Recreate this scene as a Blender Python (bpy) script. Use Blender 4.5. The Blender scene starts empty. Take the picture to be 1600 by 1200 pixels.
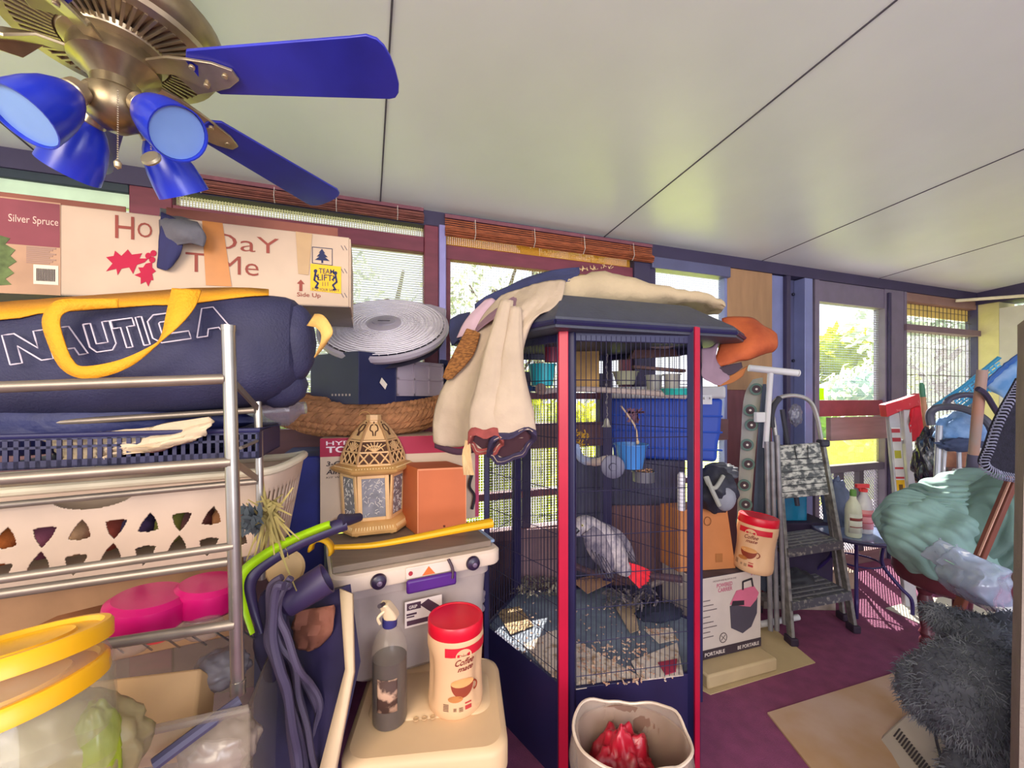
import bpy, bmesh, math, random
from mathutils import Vector, Matrix
from mathutils.noise import noise as pnoise
random.seed(7)
V = Vector
# ---------------- camera, sky, sun, exposure ----------------
H = 1.4                 # camera height
F = 640.0               # focal length in pixels of the 1600 px frame
HOR = 620.0             # pixel row of the horizon
C = bpy.context.scene.collection
sc = bpy.context.scene
cam_d = bpy.data.cameras.new('camera')
cam = bpy.data.objects.new('camera', cam_d)
C.objects.link(cam)
cam.location = (0, 0, H)
cam.rotation_euler = (math.pi / 2, 0, 0)
cam_d.sensor_width = 36.0
cam_d.lens = 36.0 * F / 1600.0
cam_d.shift_y = (HOR - 600.0) / 1600.0
cam_d.clip_start = 0.02
sc.camera = cam
sc.view_settings.view_transform = 'Standard'
sc.view_settings.look = 'None'
sc.view_settings.gamma = 1.0
sc.view_settings.use_curve_mapping = False
sc.view_settings.exposure = 0.40

world = bpy.data.worlds.new('sky')
sc.world = world
world.use_nodes = True
wn_ = world.node_tree.nodes
wl_ = world.node_tree.links
wn_.clear()
w_out = wn_.new('ShaderNodeOutputWorld')
w_bg = wn_.new('ShaderNodeBackground')
w_tc = wn_.new('ShaderNodeTexCoord')
w_sep = wn_.new('ShaderNodeSeparateXYZ')
w_ramp = wn_.new('ShaderNodeValToRGB')
w_ramp.color_ramp.elements[0].position = 0.0
w_ramp.color_ramp.elements[0].color = (0.92, 0.93, 1.0, 1)
w_ramp.color_ramp.elements[1].position = 0.9
w_ramp.color_ramp.elements[1].color = (0.62, 0.74, 1.0, 1)
w_bg.inputs['Strength'].default_value = 1.25
wl_.new(w_tc.outputs['Generated'], w_sep.inputs[0])
wl_.new(w_sep.outputs['Z'], w_ramp.inputs['Fac'])
wl_.new(w_ramp.outputs['Color'], w_bg.inputs['Color'])
wl_.new(w_bg.outputs[0], w_out.inputs['Surface'])

def light(name, kind, loc, target, energy, color, size=None, size_y=None):
    d = bpy.data.lights.new(name, kind)
    d.energy = energy
    d.color = color
    o = bpy.data.objects.new(name, d)
    C.objects.link(o)
    o.location = loc
    o.rotation_euler = (V(target) - V(loc)).to_track_quat('-Z', 'Y').to_euler()
    if kind == 'AREA':
        d.shape = 'RECTANGLE'
        d.size = size
        d.size_y = size_y or size
    return o
sun = light('sun', 'SUN', (3.1, 9.5, 7.8), (0, 0, 0), 17.0, (1.0, 0.93, 0.84))
sun.data.angle = 0.009
# two unseen fill lights added behind the camera to brighten the room
light('warm_fill_light', 'AREA', (-0.9, -1.6, 2.0), (0.0, 2.0, 1.1), 58, (1.0, 0.86, 0.70), 1.6, 1.0)
light('cool_fill_light', 'AREA', (1.6, -1.8, 1.5), (0.8, 2.2, 1.0), 52, (0.90, 0.90, 1.0), 1.6, 1.6)

# ---------------- materials ----------------
def lin(c):
    if isinstance(c, str):
        c = [int(c[i:i + 2], 16) / 255 for i in (0, 2, 4)]
    return [x / 12.92 if x <= 0.04045 else ((x + 0.055) / 1.055) ** 2.4 for x in c]
MATS = {}
def mat(col, rough=0.6, metal=0.0, var=0.10, scale=9.0, bump=0.0, alpha=1.0, col2=None, bscale=None, emit=0, spec=0.5,
        sub=0.0, kind='noise', thr=(0.42, 0.60), stretch=(1, 1, 1)):
    key = (col, rough, metal, var, scale, bump, alpha, col2, bscale, emit, spec, sub, kind, thr, stretch)
    if key in MATS:
        return MATS[key]
    m = bpy.data.materials.new('mat_' + str(len(MATS)))
    m.use_nodes = True
    nt = m.node_tree
    b = nt.nodes['Principled BSDF']
    c = lin(col)
    tc = nt.nodes.new('ShaderNodeTexCoord')
    mp = nt.nodes.new('ShaderNodeMapping')
    mp.inputs['Scale'].default_value = stretch
    nt.links.new(tc.outputs['Object'], mp.inputs[0])
    if kind == 'noise':
        n = nt.nodes.new('ShaderNodeTexNoise')
        n.inputs['Scale'].default_value = scale
        n.inputs['Detail'].default_value = 5
        fac = n.outputs[0]
    elif kind == 'voronoi':
        n = nt.nodes.new('ShaderNodeTexVoronoi')
        n.inputs['Scale'].default_value = scale
        fac = n.outputs['Distance']
    elif kind == 'wave':
        n = nt.nodes.new('ShaderNodeTexWave')
        n.inputs['Scale'].default_value = scale
        n.inputs['Distortion'].default_value = 4
        n.inputs['Detail'].default_value = 3
        fac = n.outputs['Fac']
    nt.links.new(mp.outputs[0], n.inputs['Vector'])
    r = nt.nodes.new('ShaderNodeValToRGB')
    if col2 is None:
        r.color_ramp.elements[0].position = 0.3
        r.color_ramp.elements[1].position = 0.7
        r.color_ramp.elements[0].color = [x * (1 - var) for x in c] + [1]
        r.color_ramp.elements[1].color = [min(1, x * (1 + var)) for x in c] + [1]
    else:
        r.color_ramp.elements[0].position = thr[0]
        r.color_ramp.elements[1].position = thr[1]
        r.color_ramp.elements[0].color = c + [1]
        r.color_ramp.elements[1].color = lin(col2) + [1]
    nt.links.new(fac, r.inputs[0])
    nt.links.new(r.outputs[0], b.inputs['Base Color'])
    b.inputs['Roughness'].default_value = rough
    b.inputs['Metallic'].default_value = metal
    b.inputs['Alpha'].default_value = alpha
    b.inputs['Specular IOR Level'].default_value = spec
    if emit:
        nt.links.new(r.outputs[0], b.inputs['Emission Color'])
        b.inputs['Emission Strength'].default_value = emit
    if sub:
        tr = nt.nodes.new('ShaderNodeBsdfTranslucent')
        mx = nt.nodes.new('ShaderNodeMixShader')
        mx.inputs[0].default_value = sub
        nt.links.new(r.outputs[0], tr.inputs['Color'])
        nt.links.new(b.outputs[0], mx.inputs[1])
        nt.links.new(tr.outputs[0], mx.inputs[2])
        nt.links.new(mx.outputs[0], nt.nodes['Material Output'].inputs['Surface'])
    if bump:
        n2 = nt.nodes.new('ShaderNodeTexNoise')
        n2.inputs['Scale'].default_value = bscale or scale * 6
        n2.inputs['Detail'].default_value = 4
        nt.links.new(mp.outputs[0], n2.inputs['Vector'])
        bp = nt.nodes.new('ShaderNodeBump')
        bp.inputs['Strength'].default_value = min(1, bump)
        bp.inputs['Distance'].default_value = 0.01
        nt.links.new(n2.outputs[0], bp.inputs['Height'])
        nt.links.new(bp.outputs[0], b.inputs['Normal'])
    MATS[key] = m
    return m
def screen_mat(col, cell, open_frac, glow=0.6, horiz=True, wire='8f8f98'):
    """woven insect screen / slatted shade: opaque strands, open holes, strands let light through"""
    m = bpy.data.materials.new('screen_' + str(len(bpy.data.materials)))
    m.use_nodes = True
    nt = m.node_tree
    b = nt.nodes['Principled BSDF']
    b.inputs['Base Color'].default_value = lin(col) + [1]
    b.inputs['Roughness'].default_value = 0.8
    tc = nt.nodes.new('ShaderNodeTexCoord')
    sp = nt.nodes.new('ShaderNodeSeparateXYZ')
    nt.links.new(tc.outputs['Object'], sp.inputs[0])
    outs = []
    for ax, cs in (('X', cell[0]), ('Z', cell[1])):
        if cs == 0:
            continue
        d = nt.nodes.new('ShaderNodeMath'); d.operation = 'DIVIDE'; d.inputs[1].default_value = cs
        f = nt.nodes.new('ShaderNodeMath'); f.operation = 'FRACT'
        g = nt.nodes.new('ShaderNodeMath'); g.operation = 'LESS_THAN'; g.inputs[1].default_value = open_frac
        nt.links.new(sp.outputs[ax], d.inputs[0]); nt.links.new(d.outputs[0], f.inputs[0]); nt.links.new(f.outputs[0], g.inputs[0])
        outs.append(g)
    if len(outs) == 2:
        mu = nt.nodes.new('ShaderNodeMath'); mu.operation = 'MULTIPLY'
        nt.links.new(outs[0].outputs[0], mu.inputs[0]); nt.links.new(outs[1].outputs[0], mu.inputs[1])
        fac = mu
    else:
        fac = outs[0]
    tl = nt.nodes.new('ShaderNodeBsdfTranslucent'); tl.inputs['Color'].default_value = lin(col) + [1]
    tr = nt.nodes.new('ShaderNodeBsdfTransparent')
    m1 = nt.nodes.new('ShaderNodeMixShader'); m1.inputs[0].default_value = glow
    m2 = nt.nodes.new('ShaderNodeMixShader')
    nt.links.new(b.outputs[0], m1.inputs[1]); nt.links.new(tl.outputs[0], m1.inputs[2])
    nt.links.new(fac.outputs[0], m2.inputs[0])
    nt.links.new(m1.outputs[0], m2.inputs[1]); nt.links.new(tr.outputs[0], m2.inputs[2])
    nt.links.new(m2.outputs[0], nt.nodes['Material Output'].inputs['Surface'])
    return m

# ---------------- geometry helpers ----------------
def P(x, y, d):
    """point seen at pixel (x, y) at depth d"""
    return V(((x - 800) / F * d, d, H - (y - HOR) / F * d))
def G(x, y, z=0.0):
    """point on the horizontal plane z seen at pixel (x, y)"""
    d = (H - z) * F / (y - HOR)
    return P(x, y, d)
ANG = math.atan2(0.334, 0.943)
WD = V((math.cos(ANG), math.sin(ANG), 0))
WN = V((-math.sin(ANG), math.cos(ANG), 0))
WDIST = 2.29
MW = Matrix(((WD.x, WN.x, 0, WN.x * WDIST), (WD.y, WN.y, 0, WN.y * WDIST), (0, 0, 1, 0), (0, 0, 0, 1)))
def WT(x, off=0.0):
    k = (x - 800) / F
    return (WDIST + off) / (k * WN.x + WN.y)
def SX(x, off=0.0):
    t = WT(x, off)
    return ((x - 800) / F * t) * WD.x + t * WD.y
def ZX(x, y, off=0.0):
    return H - (y - HOR) / F * WT(x, off)
def WP(x, y, off=0.0):
    return P(x, y, WT(x, off))
def rotz(a): return Matrix.Rotation(a, 4, 'Z')
def frame(o, ax, up=None):
    """4x4 with z axis = ax"""
    z = V(ax).normalized()
    u = V(up) if up else (V((0, 0, 1)) if abs(z.z) < .9 else V((0, 1, 0)))
    x = u.cross(z).normalized()
    y = z.cross(x)
    return Matrix(((x.x, y.x, z.x, o[0]), (x.y, y.y, z.y, o[1]), (x.z, y.z, z.z, o[2]), (0, 0, 0, 1)))
def cr(pts, n):
    """Catmull-Rom resample of a list of points, n steps per span"""
    pts = [V(p) for p in pts]
    out = []
    for i in range(len(pts) - 1):
        p0 = pts[max(i - 1, 0)]; p1 = pts[i]; p2 = pts[i + 1]; p3 = pts[min(i + 2, len(pts) - 1)]
        for j in range(n):
            t = j / n
            out.append(0.5 * ((2 * p1) + (p2 - p0) * t + (2 * p0 - 5 * p1 + 4 * p2 - p3) * t * t + (3 * p1 - p0 - 3 * p2 + p3) * t ** 3))
    out.append(pts[-1])
    return out
class MB:
    def __init__(s):
        s.v = []; s.f = []
    def add(s, vs, fs):
        n = len(s.v)
        s.v += [V(p) for p in vs]
        s.f += [tuple(i + n for i in f) for f in fs]
        return s
    def obox(s, o, a, b, c):
        o, a, b, c = V(o), V(a), V(b), V(c)
        if a.cross(b).dot(c) < 0:
            a, b = b, a
        return s.add([o, o + a, o + a + b, o + b, o + c, o + a + c, o + a + b + c, o + b + c],
                     [(0, 3, 2, 1), (4, 5, 6, 7), (0, 1, 5, 4), (1, 2, 6, 5), (2, 3, 7, 6), (3, 0, 4, 7)])
    def box(s, c, sz, M=None):
        x, y, z = sz
        o = V(c) - V(sz) / 2
        n = len(s.v)
        s.obox(o, (x, 0, 0), (0, y, 0), (0, 0, z))
        if M is not None:
            for i in range(n, len(s.v)):
                s.v[i] = M @ s.v[i]
        return s
    def bb(s, x0, x1, y0, y1, z0, z1):
        return s.box(((x0 + x1) / 2, (y0 + y1) / 2, (z0 + z1) / 2), (abs(x1 - x0), abs(y1 - y0), abs(z1 - z0)))
    def beam(s, a, b, w, h, up=(0, 0, 1)):
        a, b = V(a), V(b)
        z = (b - a)
        x = V(up).cross(z)
        if x.length < 1e-6: x = V((1, 0, 0)).cross(z)
        x.normalize(); y = z.normalized().cross(x)
        return s.obox(a - x * w / 2 - y * h / 2, x * w, y * h, z)
    def tube(s, pts, r, n=8, closed=False, caps=True, flat=1.0):
        pts = [V(p) for p in pts]
        m = len(pts)
        rr = r if isinstance(r, (list, tuple)) else [r] * m
        base = len(s.v)
        prev = None
        for i, p in enumerate(pts):
            if closed:
                t = pts[(i + 1) % m] - pts[i - 1]
            else:
                t = pts[min(i + 1, m - 1)] - pts[max(i - 1, 0)]
            if t.length < 1e-9: t = V((0, 0, 1))
            t.normalize()
            if prev is None:
                u = V((0, 0, 1)) if abs(t.z) < 0.9 else V((1, 0, 0))
                x = u.cross(t).normalized()
            else:
                x = (prev - t * prev.dot(t)).normalized()
            prev = x
            y = t.cross(x)
            for k in range(n):
                a = 2 * math.pi * k / n
                s.v.append(p + x * math.cos(a) * rr[i] + y * math.sin(a) * rr[i] * flat)
        for i in range(m if closed else m - 1):
            for k in range(n):
                a = base + i * n + k; b = base + i * n + (k + 1) % n
                c = base + ((i + 1) % m) * n + (k + 1) % n; d = base + ((i + 1) % m) * n + k
                s.f.append((a, b, c, d))
        if caps and not closed:
            s.f.append(tuple(base + k for k in range(n))[::-1])
            s.f.append(tuple(base + (m - 1) * n + k for k in range(n)))
        return s
    def lathe(s, prof, M=None, n=32, a0=0.0, a1=2 * math.pi, sx=1.0, sy=1.0):
        M = M or Matrix.Identity(4)
        full = abs(a1 - a0 - 2 * math.pi) < 1e-6
        base = len(s.v)
        cols = n if full else n + 1
        for (r, z) in prof:
            for k in range(cols):
                a = a0 + (a1 - a0) * k / n
                s.v.append(M @ V((r * math.cos(a) * sx, r * math.sin(a) * sy, z)))
        for i in range(len(prof) - 1):
            for k in range(n):
                k2 = (k + 1) % cols if full else k + 1
                s.f.append((base + i * cols + k, base + i * cols + k2, base + (i + 1) * cols + k2, base + (i + 1) * cols + k))
        if full:
            if prof[0][0] > 1e-6: s.f.append(tuple(base + k for k in range(n))[::-1])
            if prof[-1][0] > 1e-6: s.f.append(tuple(base + (len(prof) - 1) * cols + k for k in range(n)))
        return s
    def prism(s, poly, vec):
        n = len(poly); vec = V(vec)
        a = [V(p) for p in poly]
        nr = V((0, 0, 0))
        for i in range(n):
            nr += (a[i] - a[0]).cross(a[(i + 1) % n] - a[0])
        if nr.dot(vec) > 0: a.reverse()
        return s.add(a + [p + vec for p in a], [tuple(range(n)), tuple(range(n, 2 * n))[::-1]] +
                     [(i + n, (i + 1) % n + n, (i + 1) % n, i) for i in range(n)])
    def ell(s, c, r, M=None, nu=20, nv=12, fn=None):
        c = V(c); R = M or Matrix.Identity(4)
        base = len(s.v)
        for j in range(nv + 1):
            ph = math.pi * j / nv
            for i in range(nu):
                a = 2 * math.pi * i / nu
                d = V((math.sin(ph) * math.cos(a), math.sin(ph) * math.sin(a), math.cos(ph)))
                k = fn(d) if fn else 1
                s.v.append(c + R @ V((d.x * r[0] * k, d.y * r[1] * k, d.z * r[2] * k)))
        for j in range(nv):
            for i in range(nu):
                s.f.append((base + j * nu + i, base + (j + 1) * nu + i, base + (j + 1) * nu + (i + 1) % nu, base + j * nu + (i + 1) % nu))
        return s
    def grid(s, rows, closed=False):
        base = len(s.v); w = len(rows[0])
        for r in rows:
            s.v += [V(p) for p in r]
        for j in range(len(rows) - 1):
            for i in range(w if closed else w - 1):
                s.f.append((base + j * w + i, base + j * w + (i + 1) % w, base + (j + 1) * w + (i + 1) % w, base + (j + 1) * w + i))
        return s
    def loft(s, rings, caps=True):
        base = len(s.v); w = len(rings[0])
        s.grid(rings, closed=True)
        if caps:
            s.f.append(tuple(base + k for k in range(w))[::-1])
            s.f.append(tuple(base + (len(rings) - 1) * w + k for k in range(w)))
        return s
    def xf(s, M):
        s.v = [M @ p for p in s.v]
        return s
    def join(s, o):
        return s.add(o.v, o.f)
    def bounds(s):
        lo = V([min(p[i] for p in s.v) for i in range(3)]); hi = V([max(p[i] for p in s.v) for i in range(3)])
        return lo, hi
def patch(ctrl, nu=4, nv=4, fn=None):
    """smooth surface through a grid of control points -> rows"""
    rows = [cr(r, nu) for r in ctrl]
    cols = list(zip(*rows))
    cols = [cr(c, nv) for c in cols]
    rows = [list(r) for r in zip(*cols)]
    if fn:
        nj = len(rows) - 1; ni = len(rows[0]) - 1
        rows = [[p + fn(i / ni, j / nj) for i, p in enumerate(r)] for j, r in enumerate(rows)]
    return rows
ORG = {}
def build(name, mb, m, org, parent=None, bevel=0, solid=0, smooth=35, subsurf=0, seg=2):
    me = bpy.data.meshes.new(name)
    me.from_pydata([tuple(p - org) for p in mb.v], [], mb.f)
    me.validate()
    ms = m if isinstance(m, list) else [m]
    for x in ms: me.materials.append(x)
    if smooth:
        for p in me.polygons: p.use_smooth = True
        me.set_sharp_from_angle(angle=math.radians(smooth))
    o = bpy.data.objects.new(name, me)
    C.objects.link(o)
    if parent is not None:
        o.parent = parent
    if solid:
        md = o.modifiers.new('solid', 'SOLIDIFY'); md.thickness = solid; md.offset = 0
    if bevel:
        md = o.modifiers.new('bevel', 'BEVEL'); md.width = bevel; md.segments = seg; md.limit_method = 'ANGLE'; md.angle_limit = math.radians(40)
    if subsurf:
        md = o.modifiers.new('sub', 'SUBSURF'); md.levels = subsurf; md.render_levels = subsurf
    return o
def tag(o, label, cat, group=None, kind=None):
    if label: o['label'] = label
    if cat: o['category'] = cat
    if group: o['group'] = group
    if kind: o['kind'] = kind
    return o
def base_of(mb):
    lo, hi = mb.bounds()
    return V(((lo.x + hi.x) / 2, (lo.y + hi.y) / 2, lo.z))
def top(name, mb, m, label, cat, group=None, kind=None, **k):
    """a thing that is one mesh"""
    org = base_of(mb)
    o = build(name, mb, m, org, None, **k)
    o.location = org
    ORG[o.name] = org
    return tag(o, label, cat, group, kind)
def thing(name, label, cat, loc, group=None):
    o = bpy.data.objects.new(name, None)
    o.empty_display_size = 0.05
    C.objects.link(o); o.location = loc
    ORG[o.name] = V(loc)
    return tag(o, label, cat, group)
def part(name, mb, m, parent, label=None, kind=None, **k):
    org = ORG[parent.name]
    o = build(name, mb, m, org, parent, **k)
    ORG[o.name] = org
    if label: o['label'] = label
    if kind: o['kind'] = kind
    return o
def struct(name, mb, m, wall=True, **k):
    if wall:
        o = build(name, mb, m, V((0, 0, 0)), None, **k)
        o.matrix_world = MW
    else:
        o = build(name, mb, m, V((0, 0, 0)), None, **k)
    ORG[o.name] = V((0, 0, 0))
    o['kind'] = 'structure'
    return o
# printed marks on flat faces -------------------------------------------------
def textmb(s, size=1.0, ext=0.0, outline=0.0, offset=0.0):
    cu = bpy.data.curves.new('lettering', 'FONT')
    cu.body = s; cu.size = size; cu.extrude = ext; cu.align_x = 'LEFT'
    cu.resolution_u = 3
    cu.offset = offset
    if outline:
        cu.fill_mode = 'NONE'; cu.bevel_depth = outline; cu.bevel_resolution = 0
    o = bpy.data.objects.new('lettering_tmp', cu)
    C.objects.link(o)
    dg = bpy.context.evaluated_depsgraph_get()
    me = bpy.data.meshes.new_from_object(o.evaluated_get(dg))
    mb = MB()
    mb.add([v.co.copy() for v in me.vertices], [tuple(p.vertices) for p in me.polygons])
    bpy.data.objects.remove(o); bpy.data.curves.remove(cu); bpy.data.meshes.remove(me)
    return mb
class Face:
    """a flat face: origin at lower-left, ex / ey are its edges; u, v run 0..1"""
    def __init__(s, o, ex, ey, off=0.0008, thick=0.0008):
        s.o, s.ex, s.ey = V(o), V(ex), V(ey)
        s.n = s.ex.cross(s.ey).normalized(); s.off = off; s.th = thick
    def p(s, u, v, k=0.0):
        return s.o + s.ex * u + s.ey * v + s.n * (s.off + k)
    def rect(s, mb, u0, v0, u1, v1, k=0.0):
        return mb.prism([s.p(u0, v0, k), s.p(u1, v0, k), s.p(u1, v1, k), s.p(u0, v1, k)], s.n * s.th)
    def poly(s, mb, pts, k=0.0):
        return mb.prism([s.p(u, v, k) for u, v in pts], s.n * s.th)
    def text(s, mb, t, u, v, hgt, width=None, k=0.0, outline=0.0, bold=0.0, slant=0.0):
        """hgt and width as fractions of ey and ex"""
        tm = textmb(t, 1.0, outline=outline, offset=bold)
        if not tm.v: return mb
        lo, hi = tm.bounds()
        H_ = 0.72
        sx = (width / (hi.x - lo.x)) if width else hgt * s.ey.length / s.ex.length / H_
        sy = hgt / H_
        tm.v = [s.p(u + (p.x - lo.x) * sx + slant * p.y * sx, v + p.y * sy, k + s.th + p.z * 0.3 * s.ey.length * hgt) for p in tm.v]
        return mb.join(tm)
    def strip(s, mb, pts, w, k=0.0):
        """stroke along pts (u,v) of width w metres"""
        q = [s.p(u, v, k) for u, v in pts]
        for a, b in zip(q[:-1], q[1:]):
            d = (b - a).normalized(); x = s.n.cross(d) * w / 2
            a2 = a - d * w * .2; b2 = b + d * w * .2
            mb.prism([a2 - x, b2 - x, b2 + x, a2 + x], s.n * s.th)
        return mb
class Bar:  # printed lines of small type, kept as thin blocks
    pass
# ---------------- the room shell ----------------
ZT = 2.415                       # ceiling height at the window wall
def ceil_z(dist): return ZT + 0.0737 * (WDIST - dist)
m_ceil = mat('d8dfd8', 0.34, var=0.03, scale=3, bump=0.04, bscale=30)
m_seam = mat('4a4750', 0.8)
mb = MB()
SL, SR = -4.2, 5.95
for (o0, o1) in ((-6.5, 0.02),):
    z0 = ceil_z(WDIST + o0); z1 = ceil_z(WDIST + o1)
    mb.add([(SL, o0, z0), (SR, o0, z0), (SR, o1, z1), (SL, o1, z1), (SL, o0, z0 + .06), (SR, o0, z0 + .06), (SR, o1, z1 + .06), (SL, o1, z1 + .06)],
           [(0, 3, 2, 1), (4, 5, 6, 7), (0, 1, 5, 4), (1, 2, 6, 5), (2, 3, 7, 6), (3, 0, 4, 7)])
struct('ceiling', mb, m_ceil)
for i, s0 in enumerate((-2.654, -1.294, 0.066, 1.42, 2.78, 4.14)):
    mb = MB()
    za = ceil_z(WDIST - 5.5) - .001; zb = ceil_z(WDIST) - .001
    mb.obox((s0 - .003, -5.5, za - .002), (.006, 0, 0), (0, 5.5, zb - za), (0, 0, .003))
    struct('trim_%d' % (i + 20), mb, m_seam)
m_carpet = mat('803e62', 0.85, var=0.16, scale=14, bump=0.5, bscale=260)
mb = MB(); mb.bb(SL, SR, -6.5, 0.03, -0.05, 0.0)
struct('floor', mb, m_carpet)

m_dark = mat('37304c', 0.6, var=.1)
m_red = mat('71303f', 0.55, var=.22, scale=5, stretch=(1, 1, 4))
m_red2 = mat('7a4650', 0.6, var=.2, scale=5, stretch=(4, 1, 1))
m_tan = mat('8a6a55', 0.7, var=.15, scale=6)
m_ply = mat('a07c58', 0.7, var=.2, scale=3, stretch=(3, 1, .6))
m_steel = mat('7f86b4', 0.4, 0.3, var=.12, scale=4, bump=.05)
m_steel2 = mat('5d5f80', 0.45, 0.3, var=.12, scale=4)
m_frame = mat('6d6475', 0.5, var=.1)
m_brownw = mat('7c5a5c', 0.7, var=.18, scale=4, stretch=(.6, 1, 5))
tn = [0]
def wbox(x0, x1, z0, z1, o0=-.02, o1=.05, m=m_red, name=None, px=True, **k):
    s0, s1 = (SX(x0), SX(x1)) if px else (x0, x1)
    mb = MB(); mb.bb(s0, s1, o0, o1, z0, z1)
    if name is None:
        tn[0] += 1; name = 'trim_%d' % tn[0]
    return struct(name, mb, m, bevel=.004, **k)
# wall strip above the windows
mb = MB(); mb.bb(SL, SR, -.03, .07, 2.335, 2.43)
struct('wall_back', mb, m_dark)
wbox(-600, 205, 2.30, 2.345, -.02, .05, mat('22303a', .6))
# posts
wbox(205, 272, 0.0, 2.345, -.02, .06, m_red)
wbox(662, 684, 0.0, 2.345, -.03, .06, m_red)
wbox(684, 695, 0.0, 2.345, -.045, .06, mat('8d86b8', .4, .3))
wbox(987, 1012, 0.0, 2.345, -.03, .06, m_dark)
# lower walls and rails of the screened bays, seen under the sills
m_low = mat('6b4a4c', 0.7, var=.15)
for (x0, x1) in ((-600, 205), (272, 662), (695, 987), (1012, 1133)):
    s0, s1 = SX(x0), SX(x1)
    wbox(s0, s1, 0.0, 0.56, -.01, .05, m_low, px=False)
    wbox(s0, s1, 0.56, 0.62, -.03, .05, m_brownw, px=False)
    wbox(s0, s1, 1.09, 1.24, -.03, .03, m_brownw, px=False)
    wbox(s0, s1, 0.80, 0.84, -.02, .03, m_red2, px=False)
wbox(935, 955, 0.0, 1.55, -.02, .04, m_dark)
wbox(814, 828, 0.6, 1.55, -.02, .03, m_dark)
# bay 2: transom screen, rail, main screen
s0, s1 = SX(272), SX(662)
wbox(s0, s1, 2.19, 2.275, -.02, .04, m_red, px=False)
wbox(s0, s1, 1.38, 1.42, -.02, .04, m_red2, px=False)
m_scr = screen_mat('dcdce6', (0.0, 0.0125), 0.42, 0.75)
m_scr2 = screen_mat('d9d2c4', (0.012, 0.009), 0.55, 0.6)
m_scr_fine = screen_mat('c8c8d8', (0.016, 0.016), 0.90, 0.6)
def scr(n, s0, s1, z0, z1, m, off=.02):
    mb = MB(); mb.bb(s0, s1, off, off + .002, z0, z1)
    return struct('window_%d' % n, mb, m, smooth=0)
scr(2, s0, s1, 2.27, 2.345, m_scr2)
scr(3, s0, s1, 1.42, 2.19, m_scr)
scr(4, s0, s1, .62, 1.38, m_scr_fine)
# far left bay
s0, s1 = SX(-600), SX(205)
wbox(s0, s1, 2.24, 2.305, .0, .04, mat('c9e4c4', .5), px=False)
scr(1, s0, s1, .62, 2.24, m_scr)
# bay 3
s0, s1 = SX(695), SX(987)
wbox(s0, s1, 2.17, 2.25, -.015, .04, m_red, px=False)
wbox(s0, s0 + .03, 0.6, 2.2, -.01, .04, m_red, px=False)
wbox(s1 - .08, s1, 0.6, 2.2, -.01, .04, m_red, px=False)
wbox(s0, s1, 1.385, 1.425, -.02, .04, m_red2, px=False)
scr(5, s0, s1, .62, 2.17, m_scr_fine)
scr(6, s0, s1, 2.25, 2.345, screen_mat('d8a850', (0.012, 0.009), 0.35, 0.7))  # yellow strand colour stands for daylight glowing through the gaps
# bay 4
s0, s1 = SX(1012), SX(1133)
wbox(s0, s1, 2.255, 2.33, -.05, .04, m_steel2, px=False)
wbox(s0, s0 + .05, .6, 2.26, -.02, .04, m_dark, px=False)
wbox(s1 - .025, s1, .6, 2.26, -.02, .04, m_steel, px=False)
scr(7, s0, s1, .62, 2.26, m_scr_fine)
# plywood infill and steel studs
wbox(1133, 1203, 1.45, 2.335, -.02, .03, m_ply)
wbox(1133, 1203, 0.0, 1.45, -.02, .03, mat('6d3f45', .7, var=.25, scale=4, stretch=(3, 1, .6)))
wbox(1203, 1268, 0.0, 2.335, .05, .07, m_steel2)
wbox(1203, 1222, 0.0, 2.33, -.01, .05, m_steel)
wbox(1222, 1228, 0.0, 2.33, -.04, .05, m_dark)
wbox(1250, 1262, 0.0, 2.33, -.04, .05, m_steel)
wbox(1203, 1250, 0.0, 1.0, .04, .05, mat('5a3548', .7))
mb = MB()
for (x, y) in ((1230, 466), (1248, 458), (1230, 563), (1248, 563), (1212, 560), (1230, 660), (1248, 660)):
    mb.lathe([(.012, 0), (.012, .012), (.006, .016), (0, .016)], frame((SX(x), .05, ZX(x, y)), (0, -1, 0)), 10)
struct('trim_60', mb, mat('26263a', .4, .5))
# bay 5: the door-like bay with a view of the hedge
s0, s1 = SX(1268), SX(1406)
sa, sb = SX(1273), SX(1377)
wbox(s0, s0 + .05, 0, 2.335, -.03, .06, m_frame, px=False)
wbox(sb, s1, 0, 2.335, -.03, .06, m_frame, px=False)
wbox(sb + .02, sb + .05, 0, 2.3, -.05, -.03, m_dark, px=False)
wbox(s0, s1, 2.165, 2.335, -.02, .05, m_frame, px=False)
wbox(sa, sb, 1.24, 1.372, -.01, .04, mat('8a3f4c', .6, var=.2), px=False)
wbox(SX(1280), SX(1386), 1.05, 1.235, -.09, -.05, mat('8d7272', .6, var=.2, scale=4, stretch=(.5, 1, 5)), px=False)
wbox(sa, sb, .775, .835, -.02, .04, mat('5a5560', .5), px=False)
wbox(sa, sb, .0, .10, -.03, .05, m_brownw, px=False)
wbox(1308, 1316, .1, .78, -.015, .03, mat('4a4250', .5))
wbox(1340, 1347, .1, .78, -.015, .03, mat('4a4250', .5))
scr(8, sa, sb, 1.37, 2.165, screen_mat('b8c4dc', (.02, .02), .96, .6))
scr(9, sa, sb, .83, 1.06, screen_mat('d8d870', (.012, .012), .86, .6))
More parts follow.
